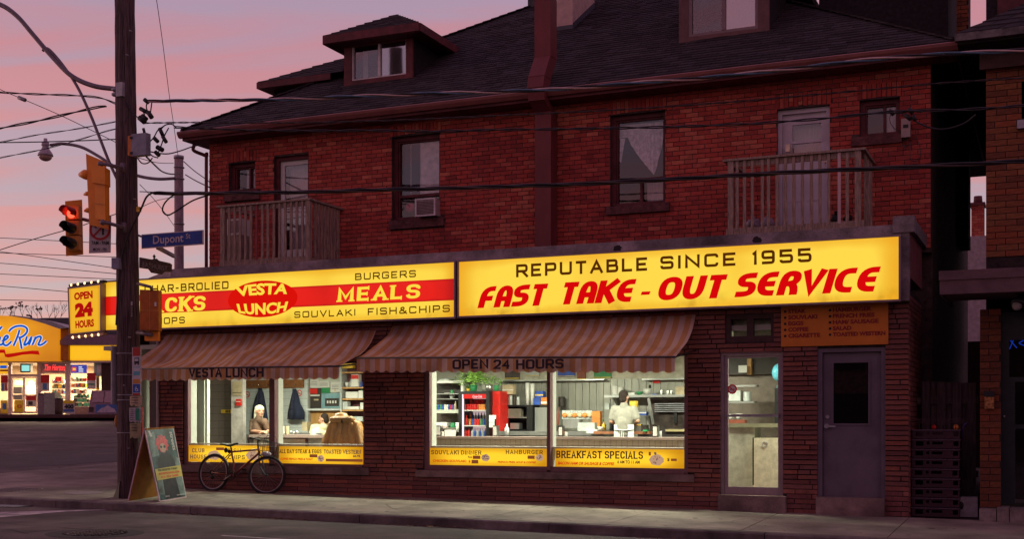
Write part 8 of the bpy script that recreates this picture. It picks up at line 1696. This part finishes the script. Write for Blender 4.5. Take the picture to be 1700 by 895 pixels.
# door and window recess with neon
mb = MB(); xw0 = px1_; xw1 = px1_+1.2; yd_ = yl+.30; mb.box(xw0, xw0+.10, yd_, yd_+.1, .2, 2.95); mb.box(xw0+.10, xw1, yd_, yd_+.1, 1.95, 2.02); mb.box(xw0+.10, xw1, yd_, yd_+.1, 2.55, 2.95); mb.box(xw0+.10, xw0+.18, yd_+.01, yd_+.09, .2, 1.95); mb.box(xw0+.18, xw1, yd_+.01, yd_+.09, 1.28, 1.34); nd_ = mb.build('door', pm('black green door frame', (.018, .026, .028), .4), nb_)
MB().box(xw0+.18, xw1, yd_+.05, yd_+.056, .2, 1.94).build('pane', GLD, nd_); MB().box(xw0+.10, xw1, yd_+.05, yd_+.056, 2.03, 2.54).build('pane', GLD, nd_); MB().box(xw0, xw1+.3, yd_+1.2, yd_+1.25, .2, 2.95).build('interior_dark_sheet', DARK, nd_); MB().ball(U(1667, 692, yd_-.03), .018, 8).build('knob', GALV, nd_)  # dark sheet stands in for the darkness behind the panes
mb = MB(); ny = yd_+.12
for pts, r in (([(1664, 548), (1672, 541), (1685, 536), (1700, 533), (1712, 532)], .012), ([(1664, 549), (1700, 549), (1715, 549)], .010), ([(1664, 560), (1668, 570), (1675, 580), (1681, 568), (1688, 557)], .010), ([(1672, 558), (1678, 566), (1688, 578)], .010), ([(1692, 562), (1700, 560), (1698, 566), (1692, 570), (1700, 574)], .010)): mb.tube(spline([U(a, b, ny) for a, b in pts], 6), r*.7, 6)
mb.build('neon_tubes', em('blue neon', (.01, .05, .5), .6), cat='neon sign', label='dim blue neon sign behind the neighbour window at the right edge')
CAN = pm('canopy boards', (.125, .07, .078), .7, var=.15, scale=5, dirt=.3); ycn = 18.0; cx0_ = U(1558.5, 470, ycn).x; zc2, zc1, zc0 = U(1560, 450, ycn).z, U(1560, 465.5, ycn).z, U(1560, 489, ycn).z
cn = MB().box(cx0_, xR, ycn, ycn+.05, zc1, zc2).build('canopy', CAN, nb_, label='long boarded canopy'); MB().box(cx0_+.01, xR, ycn+.02, ycn+.07, zc0, zc1-.003).build('lower_board', CAN, cn); MB().box(cx0_+.01, xR, ycn+.07, yN-.002, zc2-.08, zc2-.02).build('deck', ROOFB, cn); MB().box(cx0_+.02, xR, ycn+.07, yl+.5, zc0+.02, zc0+.05).build('soffit', CAN, cn); mb = MB(); mb.box(cx0_+.01, cx0_+.04, ycn+.07, yN-.01, zc0, zc2-.09); mb.build('end_board', CAN, cn)
lm = thing('spot_lamp', 'dark round spot lamp under the canopy at the right edge', 'lamp', U(1690, 500, 18.5)); q = U(1690, 501, 18.5); mb = MB(); mb.lathe(q+V((0, -.06, -.06)), [(.10, 0), (.11, .05), (.05, .14), (.03, .2)], 14, V((.25, .5, .83)).normalized()); mb.build('shade', DKMET, lm); MB().cyl(q, q+V((0, 0, .22)), .015, n=6).build('stem', DKMET, lm); MB().ball(q+V((-.01, -.07, -.06)), .07, 10).build('bulb', pm('unlit bulb glass', (.30, .27, .27), .2), lm)
q = R4(1634.5, 651, 1650, 679, yl-.08); mt_ = thing('letter_box', 'rusty orange little meter box on the neighbour brick pier', 'meter', ((q[0]+q[1])/2, yl-.08, q[2])); MB().box(q[0], q[1], yl-.08, yl-.02, q[2], q[3]).build('cover', pm('rusty orange patch', (.36, .16, .05), .7, var=.5, scale=25), mt_); MB().box(q[0]-.005, q[1]+.005, yl-.085, yl-.015, q[3]-.07, q[3]+.01).build('hood', BLK, mt_)
for i, (a, b, t_) in enumerate(((1626, 1655, 846), (1655.5, 1676, 844), (1676.5, 1712, 845))): q = R4(a, t_, b, 867, 18.5); MB().box(q[0], q[1]-.008, 18.45, yl+.3, wz(q[0], 18.5)-.1, q[3]+random.uniform(-.01, .01)).build('step_stone', pm('step stone', (.20, .16, .15), .9, var=.3, scale=5, bump=.9, bscale=16), nb_)
# its roof
ye = 19.6; ez = U(1640, 50, ye).z; exn_ = U(1588, 50, ye).x
mb = MB(); a, b = V((exn_, ye, ez)), V((xR+1, ye, ez)); ap = V((exn_+4.5, ye+4.5, ez+3.0)); mb.v = [a, b, V((xR-2, ye+4.5, ez+3)), ap, V((exn_, ye+9, ez))]; [mb.face(f) for f in ((0, 1, 2, 3), (0, 3, 4))]; mb.box(exn_+.01, xR, ye+.01, yN+9, ez-.16, ez-.01); nr_ = mb.build('roof', ROOFB, nb_)
mb = MB()
for r in range(26):
    d0_ = 4.5*r/26; x = exn_+d0_
    while x < exn_+4.4: e = x+random.uniform(.2, .4); li = random.uniform(.012, .02); mb.tint = random.choice(SC); z0_ = ez+d0_*.667; mb.quad((x, ye+d0_-.01, z0_+li), (e-.005, ye+d0_-.01, z0_+li), (e+.12, ye+d0_+.173, z0_+.118), (x+.173, ye+d0_+.173, z0_+.118)); mb.quad((x, ye+d0_-.01, z0_), (e-.005, ye+d0_-.01, z0_), (e-.005, ye+d0_-.01, z0_+li), (x, ye+d0_-.01, z0_+li)); x = e
mb.build('shingles', SHING, nr_, kind='stuff')
MB().box(exn_-.02, xR+1, ye-.09, ye-.001, ez-.13, ez-.02).build('gutter', pm('verdigris gutter', (.12, .10, .10), .6, var=.4, scale=6), nb_); MB().box(exn_+.3, xR, ye+.45, ye+.52, ez-.45, ez-.17).build('frieze', pm('dark brown frieze', (.07, .03, .03), .7), nb_)
yq = 22.5; q0_, q1_ = U(1637, 10, yq).x, U(1656, 10, yq).x; zq = U(1650, 34, yq).z; MB().box(q0_, q0_+3, yq, yq+2, zq-.3, zq+2).build('dormer', SHINGD, nb_); MB().box(q1_, q1_+2.4, yq-.02, yq-.001, zq, zq+2).build('dormer_front', TRIMR, nb_)
# beyond the alley
yf_ = 42.0; q0_, q1_ = U(1600, 392, yf_).x, U(1660, 392, yf_).x; ph = thing('pale_house', 'pale rendered house glimpsed at the far end of the alley', 'house', ((q0_+q1_)/2, yf_, 0)); MB().box(q0_, q1_, yf_, yf_+5, 0, U(1620, 392, yf_).z).build('wall', pm('pale render', (.34, .27, .28), .9), ph); q0_, q1_ = U(1611, 330, yf_).x, U(1632, 330, yf_).x; zc_ = U(1620, 388, yf_).z; ck_ = MB().box(q0_, q1_, yf_+.5, yf_+1.1, zc_-.5, U(1620, 336, yf_).z).build('chimney', MORT, ph); lay(ck_, courses(q0_, q1_, zc_-.1, U(1620, 337, yf_).z, [], .085, .22, BRK), yf_+.5, REDBRICK, 60); MB().box(q0_-.04, q1_+.04, yf_+.44, yf_+1.15, U(1620, 337, yf_).z, U(1620, 332, yf_).z).build('chimney_cap', TRIMR, ph); MB().lathe(((q0_+q1_)/2, yf_+.8, U(1620, 332, yf_).z), [(.15, 0), (.13, .25)], 10).build('chimney_pot', TRIMR, ph)

# ---------------------------------------------------------------- the convenience shop across the side street
DS = 66.0
def dq(mb, pl_, pt_, pr_, pb_, dep, th): dbox(mb, pl_, pt_, pr_, pb_, dep, th)
cs_ = thing('corner_shop', 'lit convenience shop with a rounded orange front across the side street at the left', 'shop', D(60, 692, DS))
def sp(nm, m, a, b, c, d, dep=DS, th=.1, par=cs_): mb = MB(); dbox(mb, a, b, c, d, dep, th); return mb.build(nm, m, par)
AMB = litpanel('amber shop fascia', (.88, .36, .006), (.55, .16, .003), 1.0, .25, .30, 0, 0); AMB2 = litpanel('bright amber band', (.98, .50, .008), (.75, .30, .004), 1.0, .05, .2, 2, 0)
mb = MB(); mb.prism([D(a, b, DS-1.2) for a, b in ((-260, 599.5), (97, 599.5), (97, 546), (75, 538.5), (45, 529.5), (15, 524.5), (-15, 524), (-80, 530), (-180, 552), (-260, 575))], FW*1.1); fc = mb.build('fascia', AMB, cs_)
mb = MB(); mb.prism([D(a, b, DS-1.25) for a, b in ((97.5, 546), (75, 538), (45, 529), (15, 524), (15, 523), (47, 526.5), (80, 532), (112, 544))], FW*3); mb.build('fascia_top', GALV, cs_)
sp('fascia_end', pm('dull orange panel', (.38, .13, .015), .6), 97.2, 546, 113, 599, DS-.9, .5); sp('amber_band', AMB2, 101, 574, 262, 598.5, DS-.6, .3)
EAV = pm('mauve eave board', (.20, .12, .15), .6); mb = MB(); mb.prism([D(a, b, DS-1.0) for a, b in ((98, 573), (262, 573), (262, 556), (112, 556), (98, 566))], FW*2); mb.build('eave', EAV, cs_)
sp('lintel', pm('pinkish lintel', (.50, .38, .34), .6), -260, 599.7, 262, 602.3, DS-.7, .4); PNK = pm('pink white shop frame', (.52, .38, .36), .5)
# glazing posts and doors
for a, b in ((-62, -57), (13.5, 18.5), (61.5, 67.5), (108, 116)): sp('post', PNK, a, 602, b, 688, DS-.5, .15)
sp('transom', PNK, 18.6, 621.5, 61.4, 625.5, DS-.48, .1); sp('transom', PNK, 67.6, 619.5, 107.9, 621, DS-.48, .1)
for (a, b) in ((19.5, 39.5), (40, 60.8)):
    mb = MB(); de = DS-.46
    for r_ in ((a, 626, a+1.6, 687), (b-1.6, 626, b, 687), (a+1.6, 626, b-1.6, 628), (a+1.6, 683.5, b-1.6, 687), (a+1.6, 655.5, b-1.6, 656.6)): dbox(mb, *r_, de, .05)
    dr_ = mb.build('door', PNK, cs_); mb = MB(); dbox(mb, a+1.7, 628.1, b-1.7, 683.4, de+.02, .006); mb.build('pane', GLS, dr_)
for (a, b) in ((-57, 13.4), (67.6, 107.9), (116.1, 168)): mb = MB(); dbox(mb, a, 602.4, b, 676 if a < 100 else 675, DS-.40, .006); mb.build('pane', GLS, cs_)
sp('sill_wall', pm('pinkish tile wall', (.34, .20, .17), .6), 116.1, 675.5, 168, 688.5, DS-.45, .15); sp('sill_wall', pm('pinkish tile wall', (.34, .20, .17), .6), -57, 678, 13.4, 688.5, DS-.45, .15)
sp('brown_panel', pm('dark brown panel', (.045, .018, .012), .7), 168.2, 600, 194.5, 690, DS-.5, .2)
sp('back_wall', pm('warm shop wall', (.62, .45, .28), .8, var=.15, scale=1.2), -150, 600, 200, 692, DS+4.5, .1); sp('shop_floor', pm('brown floor tile', (.14, .10, .08), .5), -150, 688, 200, 692, DS+4.3, .1)
mb = MB(); a = D(-150, 601.5, DS-.3); b = D(200, 601.5, DS-.3); mb.prism([a, b, b+V((0, 0, .1)), a+V((0, 0, .1))], FW*5); mb.build('ceiling', WHITEP, cs_); mb = MB(); a = D(-150, 690, DS-.3); b = D(200, 690, DS-.3); mb.prism([a, b, b-V((0, 0, .1)), a-V((0, 0, .1))], FW*5); mb.build('floor', pm('brown floor tile', (.14, .10, .08), .5), cs_)
for px_, e_ in ((-60, 420), (40, 650), (95, 650), (145, 600)):
    la = bpy.data.lights.new('shop_light', 'AREA'); la.shape = 'RECTANGLE'; la.size = 2; la.size_y = 1; la.energy = e_; la.color = (1, .80, .52); lo = bpy.data.objects.new('shop_light', la); COL.objects.link(lo); lo.parent = cs_; q = D(px_, 603, DS+1.6); q.z = D(px_, 604.5, DS).z; lo.location = q-base(cs_)
mb = MB(); mb.prism([D(a, b, DS+6) for a, b in ((-300, 600), (262, 600), (262, 527), (190, 527), (75, 528), (-300, 545))], FW*4); mb.build('rear_roof', pm('slate dusk roof', (.05, .05, .07), .8), cs_)
# blue script on the fascia
BLU = em('blue script on lit fascia', (.004, .09, .55)); WHE = em('white outline on lit fascia', (.95, .85, .75)); df = DS-1.22; K_ = 8.954
def fp(x, y, dep): return D(x/K_, 500+y/K_, dep)
strokes = [[(135, 455), (160, 420), (215, 385), (280, 370), (350, 375), (400, 410), (400, 460), (360, 510), (310, 540), (275, 545)], [(290, 430), (270, 500), (235, 590), (200, 668)], [(290, 545), (305, 610), (322, 712)], [(400, 528), (385, 580), (360, 640), (375, 655), (420, 620), (455, 560), (470, 528)], [(468, 530), (455, 590), (430, 655)], [(530, 530), (510, 590), (480, 655)], [(500, 600), (540, 545), (590, 528), (610, 545), (590, 600), (570, 645), (600, 655), (650, 630), (690, 592)], [(-20, 440), (10, 400), (30, 380)], [(5, 530), (-10, 590), (-20, 640), (20, 650), (50, 620)], [(30, 600), (90, 570), (120, 535), (100, 515), (65, 545), (50, 600), (60, 650), (100, 660), (140, 630), (170, 600)], [(-60, 600), (-30, 530), (-50, 600), (-40, 650), (0, 640)], [(-90, 300), (-120, 450), (-150, 640)], [(-150, 470), (-60, 455)]]
for m_, w_, dd in ((WHE, 24, 0), (BLU, 16, .02)):
    mb = MB()
    for i, s_ in enumerate(strokes):
        pts = [V((p.x, p.y)) for p in spline([V((a, b, 0)) for a, b in s_], 6)]; ribbon(mb, pts, w_, False, lambda u, v, z, dd=dd: fp(u, v, df-dd-z), .001*i)
    mb.build('script_lettering' if m_ is BLU else 'script_outline', m_, fc)
mb = MB(); mb.prism([fp(a, b, df-.01) for a, b in ((-200, 725), (70, 722), (85, 790), (200, 775), (330, 755), (480, 738), (570, 740), (588, 800), (460, 790), (330, 800), (220, 825), (120, 842), (75, 830), (60, 772), (-200, 775))], FW*.01); mb.build('red_swoosh', em('red swoosh on lit fascia', (.48, .005, .004)), fc)
def far(name, label, cat, m, a, b, c, d, dep=DS-.2, th=.1, group=None, parts=()):
    t = thing(name, label, cat, D((a+c)/2, d, dep), group); mb = MB(); dbox(mb, a, b, c, d, dep, th); mb.build('body', m, t)
    for i, (nm, m2, a2, b2, c2, d2) in enumerate(parts): mb = MB(); dbox(mb, a2, b2, c2, d2, dep-.02-.003*i, .018); mb.build(nm, m2, t)
    return t
tv = far('television', 'small television glowing teal over the shop doors', 'television', BLK, 33.5, 604, 50.5, 618.5, DS-.2, .3, parts=[('screen', em('teal screen', (.30, .72, .66), 1.1), 35.8, 606.5, 48.8, 616.5)])
mb = MB(); t = thing('neon_sign', 'red lit script sign hung in the shop window', 'neon sign', D(90, 615, DS-.3)); btext(mb, 'Tim Hortons', D(72.5, 615.8, DS-.32), RT, EZ, 36.5*DS/FPX, 10.5*DS/FPX, bold=.03, slant=.2); mb.build('lettering', em('red neon script', (1, .03, .03), 1.6), t); mb = MB(); dbox(mb, 67.8, 602.5, 107.8, 619.3, DS-.2, .03); mb.build('backing', pm('brown sign backing', (.14, .04, .03), .6), t)
far('blue_sign', 'bright blue lit sign with a red star in the shop window', 'sign', em('blue sign panel', (.008, .035, .38)), 117.8, 606, 143, 619.8, DS-.3, .1, parts=[('star', em('red star print', (.8, .08, .03)), 119.5, 609.5, 126.5, 617), ('star_centre', em('yellow star print', (.95, .7, .1)), 121, 612, 125.5, 614.5), ('print', em('white sign print', (.8, .8, .9)), 130.5, 609, 136, 610.8), ('print', em('white sign print', (.8, .8, .9)), 130.5, 612.5, 138, 614.2), ('print', em('white sign print', (.8, .8, .9)), 130.5, 616, 138, 617.6)])
PR = pm('red poster', (.45, .02, .02), .6); PWt = pm('white poster', (.55, .50, .45), .6); PY_ = pm('yellow poster', (.75, .55, .03), .6); PBm = pm('blue poster', (.06, .14, .35), .6); PGn = pm('green poster', (.05, .25, .15), .6)
far('poster', 'red and white bottle poster left of the shop doors', 'poster', PWt, 1.5, 623.5, 13, 650, DS-.44, .02, 'posters in the corner shop windows', [('red_heading', PR, 1.5, 623.5, 13, 636), ('bottle_print', PBm, 3, 637, 6, 648), ('bottle_print', PR, 8.5, 637, 11, 648)])
far('poster', 'red and white poster with blue figures right of the shop doors', 'poster', PWt, 67.8, 622.5, 81.8, 650, DS-.44, .02, 'posters in the corner shop windows', [('red_heading', PR, 67.8, 622.5, 81.8, 636), ('bottle_print', PBm, 71, 637, 77.5, 647)])
far('poster', 'red and grey poster in the window beneath the blue sign', 'poster', PWt, 144.5, 619.5, 159, 646.5, DS-.44, .02, 'posters in the corner shop windows', [('red_heading', PR, 144.5, 619.5, 159, 632), ('print', PGn, 147, 637, 157, 639.5)])
far('poster', 'pale blue and cream poster at the right end of the shop window', 'poster', pm('pale green poster', (.30, .42, .36), .6), 156, 601.5, 168, 625, DS-.43, .02, 'posters in the corner shop windows', [('cream_patch', PWt, 161, 606, 168, 620)])
far('poster', 'blue and yellow vertical strip poster by the brown panel', 'poster', PY_, 159.5, 624.5, 165, 648, DS-.43, .02, 'posters in the corner shop windows', [('blue_band', PBm, 160, 627, 163, 644)])
far('poster', 'yellow heart poster low on the left shop door', 'poster', PY_, 23.5, 664.5, 38, 685, DS-.48, .012, 'posters in the corner shop windows', [('heart', PR, 29, 672.5, 35.5, 677.5), ('heart_centre', PY_, 30.5, 674, 34, 676)])
far('poster', 'red and white poster low on the right shop door', 'poster', PWt, 43, 657, 59.5, 676, DS-.48, .012, 'posters in the corner shop windows', [('red_heading', PR, 43, 657, 59.5, 665), ('print', C_['d'], 47, 667, 54, 673)])
far('poster', 'yellow poster below the bottle poster at the far left', 'poster', PY_, 1, 665, 13, 687, DS-.5, .012, 'posters in the corner shop windows', [('print', PBm, 4, 670, 10, 680)])
far('hanging_sign', 'small orange and blue script sign at the far left window head', 'sign', AMB2, -30, 603, 13, 621, DS-.43, .02, parts=[('blue_print', BLU, 0, 607, 11, 612), ('red_print', PR, 0, 614, 13, 617)])
# shop contents
for i, (a, b, c, d, m, lb) in enumerate(((22, 643, 36, 654, C_['d'], 'dark coffee counter seen through the left shop door'), (20, 656, 37, 664, C_['d'], 'dark shelf in the left shop door'), (44, 640, 60, 655, C_['gl'], 'grey machines seen through the right shop door'), (24, 632, 33, 640, C_['bu'], 'buff carton high behind the left shop door'))): far('shop_fitting', lb, 'shop fitting', m, a, b, c, d, DS+1.5+i*.2, .5)
c = D(52.5, 637, DS+3.5); mb = MB(); mb.cyl(c, c-FW*.08, .17, n=18); mb.build('wall_clock', WHITEP, cat='clock', label='round white clock on the wall behind the right shop door')
cols = [PR, PWt, PY_, PBm, PGn, C_['o'], C_['bu'], C_['k']]; 
for si, (a, c, rows, lb) in enumerate(((86, 107, (636, 645, 654, 663), 'shelves of coloured goods behind the window with the red script'), (118, 143, (633, 643, 653), 'shelves of packets below the blue sign'), (122, 146, (661, 668, 675), 'low shelf of dark bottles in the right shop window'))):
    t = thing('goods_shelf', lb, 'shop shelf', D((a+c)/2, rows[-1], DS+1)); 
    for r_ in rows:
        mb = MB(); dbox(mb, a, r_, c, r_+.9, DS+.9, .5); mb.build('shelf', WHITEP, t); x = a
        while x < c-1.5: w_ = random.uniform(1.6, 3.2); h_ = random.uniform(4, 7.5); mb = MB(); dbox(mb, x, r_-h_, min(x+w_-.3, c), r_-.1, DS+.95, .3); mb.build('packet', random.choice(cols if si < 2 else [C_['k'], C_['d'], PGn]), t); x += w_
far('lit_header', 'glowing cream strip over the packets in the right shop window', 'light strip', em('warm shop header', (1, .75, .35), 1.8), 118.5, 621.5, 143, 625, DS+.8, .1)
far('cola_display', 'red round cola display above the goods shelves', 'display', PR, 92, 626, 102, 633, DS+.7, .2)
# outside the shop
far('ticket_machine', 'tall grey green metal cabinet outside the shop beside the doors', 'cabinet', pm('grey green metal', (.26, .27, .22), .5), 72.5, 652, 91, 688.5, DS-2.2, .8, parts=[('side_door', pm('mauve grey metal', (.20, .15, .16), .5), 62.8, 654, 72.4, 688.5), ('top_lamp', BLK, 64, 653.5, 72, 656)])
t = thing('litter_bin', 'brown round litter bin outside the shop', 'bin', D(97.5, 689, DS-2.2)); c = D(97.5, 689, DS-2.0); mb = MB(); mb.lathe(c, [(.2, 0), (.24, .3), (.24, .72), (.22, .8)], 14); mb.build('drum', pm('brown bin plastic', (.07, .04, .035), .6), t); mb = MB(); mb.lathe(c+V((0, 0, .8)), [(.24, 0), (.24, .04), (.1, .06)], 14); mb.build('lid', C_['d'], t)
t = far('price_board', 'small a-frame price board reading 400 outside the shop', 'price board', PWt, 104.5, 665, 123.5, 687, DS-2.6, .04, parts=[('yellow_heading', PY_, 105, 665.3, 123, 670.5), ('blue_foot', PBm, 105, 680, 123, 684)])
mb = MB(); btext(mb, '400', D(106.5, 679.3, DS-2.66), RT, EZ, 15*DS/FPX, 7.4*DS/FPX, bold=.05); mb.build('lettering', BLK, t); mb = MB(); mb.bar(D(104.5, 687, DS-2.6), D(103, 690.5, DS-2.7), .03); mb.bar(D(123, 687, DS-2.6), D(124.5, 690.5, DS-2.7), .03); mb.build('leg', GALV, t)
t = thing('ice_chest', 'mauve ice chest with a mountain picture outside the shop, left of the wooden pole', 'ice chest', D(170, 688, DS-2.3)); ICE = pm('mauve white enamel', (.30, .19, .23), .5, var=.1)
mb = MB(); mb.prism([D(a, b, DS-2.4) for a, b in ((145.5, 688), (197, 688), (197, 648.5), (152, 648.5))], FW*1.0); mb.build('cabinet', ICE, t)
for a, b, c, d in ((155.5, 651, 173, 668), (175, 650.5, 195, 669)): mb = MB(); mb.prism([D(p, q, DS-2.45) for p, q in ((a-2.5, d), (c-2, d), (c, b), (a, b))], FW*.03); mb.build('lid', pm('pink white lid', (.42, .28, .31), .4), t)
mb = MB(); dbox(mb, 159, 672, 194, 686, DS-2.43, .02); mb.build('blue_picture', PBm, t); mb = MB(); mb.prism([D(p, q, DS-2.46) for p, q in ((160, 685.5), (168, 678), (174, 676), (179, 672.5), (184, 677), (190, 679), (193.5, 685.5))], FW*.01); mb.build('mountain_print', pm('snowy print', (.42, .34, .40), .6), t); mb = MB(); dbox(mb, 147.5, 676, 155, 684.5, DS-2.43, .02); mb.build('vent_grille', C_['d'], t)
# forecourt kerb, kiosk glimpsed right of the pole
mb = MB(); dbox(mb, -400, 688.8, 262, 694.2, DS-3.2, 3.0); mb.build('shop_kerb', pm('dark red brown kerb', (.075, .035, .032), .8), kind='structure')
mb = MB(); dbox(mb, -400, 688.3, 262, 689.2, DS-3.2, 2.9); mb.build('shop_pavement', CONC, kind='structure')
kx = thing('tiled_kiosk', 'pinkish tiled kiosk wall glimpsed between the wooden pole and the left awning', 'kiosk', D(245, 690, 58)); mb = MB(); dbox(mb, 200, 578, 268, 689, 58, .3); mb.build('wall', pm('pinkish tile', (.36, .22, .22), .6, var=.1, scale=3), kx); mb = MB()
for i in range(9): dbox(mb, 233+i*4, 578, 233.5+i*4, 688, 57.99, .01)
for j in range(14): dbox(mb, 226, 580+j*8, 268, 580.5+j*8, 57.99, .01)
mb.build('tile_joints', C_['d'], kx, kind='stuff'); mb = MB(); dbox(mb, 200, 571.5, 268, 578, 57.6, .5); mb.build('eave', EAV, kx)
t = thing('kiosk_sign', 'bright white lit sign on the tiled kiosk beside the awning tip', 'sign', D(241, 599, 57.8)); mb = MB(); dbox(mb, 231, 583, 248, 599, 57.8, .1); mb.build('panel', em('white lit sign', (1, .93, .95), 1.3), t); mb = MB(); btext(mb, 'PL', D(236.5, 597, 57.75), RT, EZ, 9*58/FPX, 5*58/FPX); mb.build('lettering', BLK, t)
for i, (a, b, c, d, m, lb) in enumerate(((233, 651, 239, 685, PWt, 'left notice case on the tiled kiosk'), (242.5, 649, 250, 685, PGn, 'green notice case on the tiled kiosk'))): far('notice_case', lb, 'notice case', m, a, b, c, d, 57.5, .2, parts=[('white_foot', PWt, a+.8, d-5, c-.8, d-1), ('white_head', PWt, a+.8, b+1, c-.8, b+6)] if i else [('blue_patch', PBm, a+.5, 668, c-.5, 676), ('green_patch', PGn, a+.5, 652, c-.5, 656)])
far('orange_post', 'orange post in front of the kiosk just left of the left awning', 'post', pm('dull orange panel', (.38, .13, .015), .6), 250, 566, 262, 600, 40, .3)
# bare trees behind the shop
BARK = pm('dark twigs', (.05, .028, .026), .9); SEED = pm('rusty seed heads', (.12, .045, .04), .9)
def twig(mb, p, d, L, r, lv):
    q = p+d*L; mb.cyl(p, q, r, r*.6, 4)
    if lv == 0: return [q]
    o = []
    for _ in range(3): nd2 = (d+V((random.uniform(-.7, .7), random.uniform(-.7, .7), random.uniform(-.1, .5)))).normalized(); o += twig(mb, q, nd2, L*random.uniform(.55, .8), r*.6, lv-1)
    return o
TL_ = ['tree far left', 'second tree', 'third tree', 'fourth tree', 'fifth tree', 'sixth tree', 'seventh tree', 'eighth tree', 'ninth tree', 'rightmost tree']
for i, (px_, py) in enumerate(((2, 513), (15, 519), (27, 514), (37, 507), (53, 512), (63, 505), (69, 514), (84, 509), (92, 512), (101, 507))):
    dd = 84+random.uniform(-3, 3); b_ = D(px_, 560, dd); top_ = D(px_, py, dd); t = thing('bare_tree', f'{TL_[i]} from the left edge, bare dark twigs above the shop roof' if i not in (0, 9) else f'{TL_[i]} of the row, bare dark twigs above the shop roof', 'tree', b_, 'bare trees behind the corner shop'); Lh = (top_-b_).z
    mb = MB(); mb.cyl(b_, b_+V((0, 0, Lh*.35)), .05, .035, 5); mb.build('trunk', BARK, t); mb = MB(); tips = twig(mb, b_+V((0, 0, Lh*.35)), V((random.uniform(-.2, .2), 0, 1)).normalized(), Lh*.30, .028, 3); mb.build('crown', BARK, t, kind='stuff')
    if i in (0, 3, 2, 6): mb = MB(); [mb.ball(q_+V((random.uniform(-.1, .1), 0, 0)), random.uniform(.03, .06), 5, m=3) for q_ in tips if q_.z > b_.z+Lh*.75]; mb.build('seed_heads', SEED, t, kind='stuff') if mb.v else None
mb = MB(); mb.tube(spline([D(a, b, 80) for a, b in ((52, 540), (52, 527), (50, 524.5), (44, 523.5))], 5), .06, 6); mb.build('far_lamp_post', DKMET, cat='lamp post', label='tiny distant lamp head above the orange shop front')

q0_, q1_ = U(1580, 600, 31).x, U(1660, 600, 31).x; MB().box(q0_, q1_, 31, 33, 0, U(1620, 567, 31).z).build('blocker', DARKW, cat='blocker', label='added dark shed far down the alley behind the fence')  # added box, hides the pale house so the lower alley reads dark
# the other side of the street, seen only in reflections
ob = thing('opposite_terrace', 'low brick terrace across the street that the windows mirror', 'building', (-8, -16, 0)); mb = MB(); mb.box(-45, 25, -18, -15.5, -.5, 6.2); mb.build('wall', MORT, ob)
for i in range(12): x = -42+i*5.5; MB().box(x, x+3.2, -15.49, -15.42, .5, 2.6).build('shop_window', DARK, ob)
for i in range(12): x = -42+i*5.5; MB().box(x+.8, x+2.0, -15.49, -15.42, 3.6, 5.0).build('window', DARK, ob)
mb = MB()          # hairline cracks across the slabs
for pts in ([(330, 826), (352, 832), (372, 834), (398, 841)], [(905, 853), (930, 858), (948, 866)], [(1215, 866), (1240, 862), (1262, 866)], [(60, 806), (120, 800), (170, 803)], [(20, 822), (70, 815), (150, 813), (200, 817)], [(640, 838), (655, 846), (690, 851)]):
    w = spline([G(*p) for p in pts], 6)
    for a, b in zip(w, w[1:]): n_ = V((-(b-a).y, (b-a).x, 0)).normalized()*random.uniform(.003, .008); mb.quad(*(V((p.x, p.y, wz(p.x, p.y)+.003)) for p in (a-n_, b-n_, b+n_, a+n_)))
mb.build('slab_crack', BLK, walk)
mb = MB()
for _ in range(70): p = V((random.uniform(-15, -1), random.uniform(16.1, 18.4), 0)); disc(mb, p, random.uniform(.012, .05), wz, .003, 7, random.uniform(.7, 1.3))
mb.build('gum_spots', pm('old gum', (.07, .06, .055), .8), walk, kind='stuff')
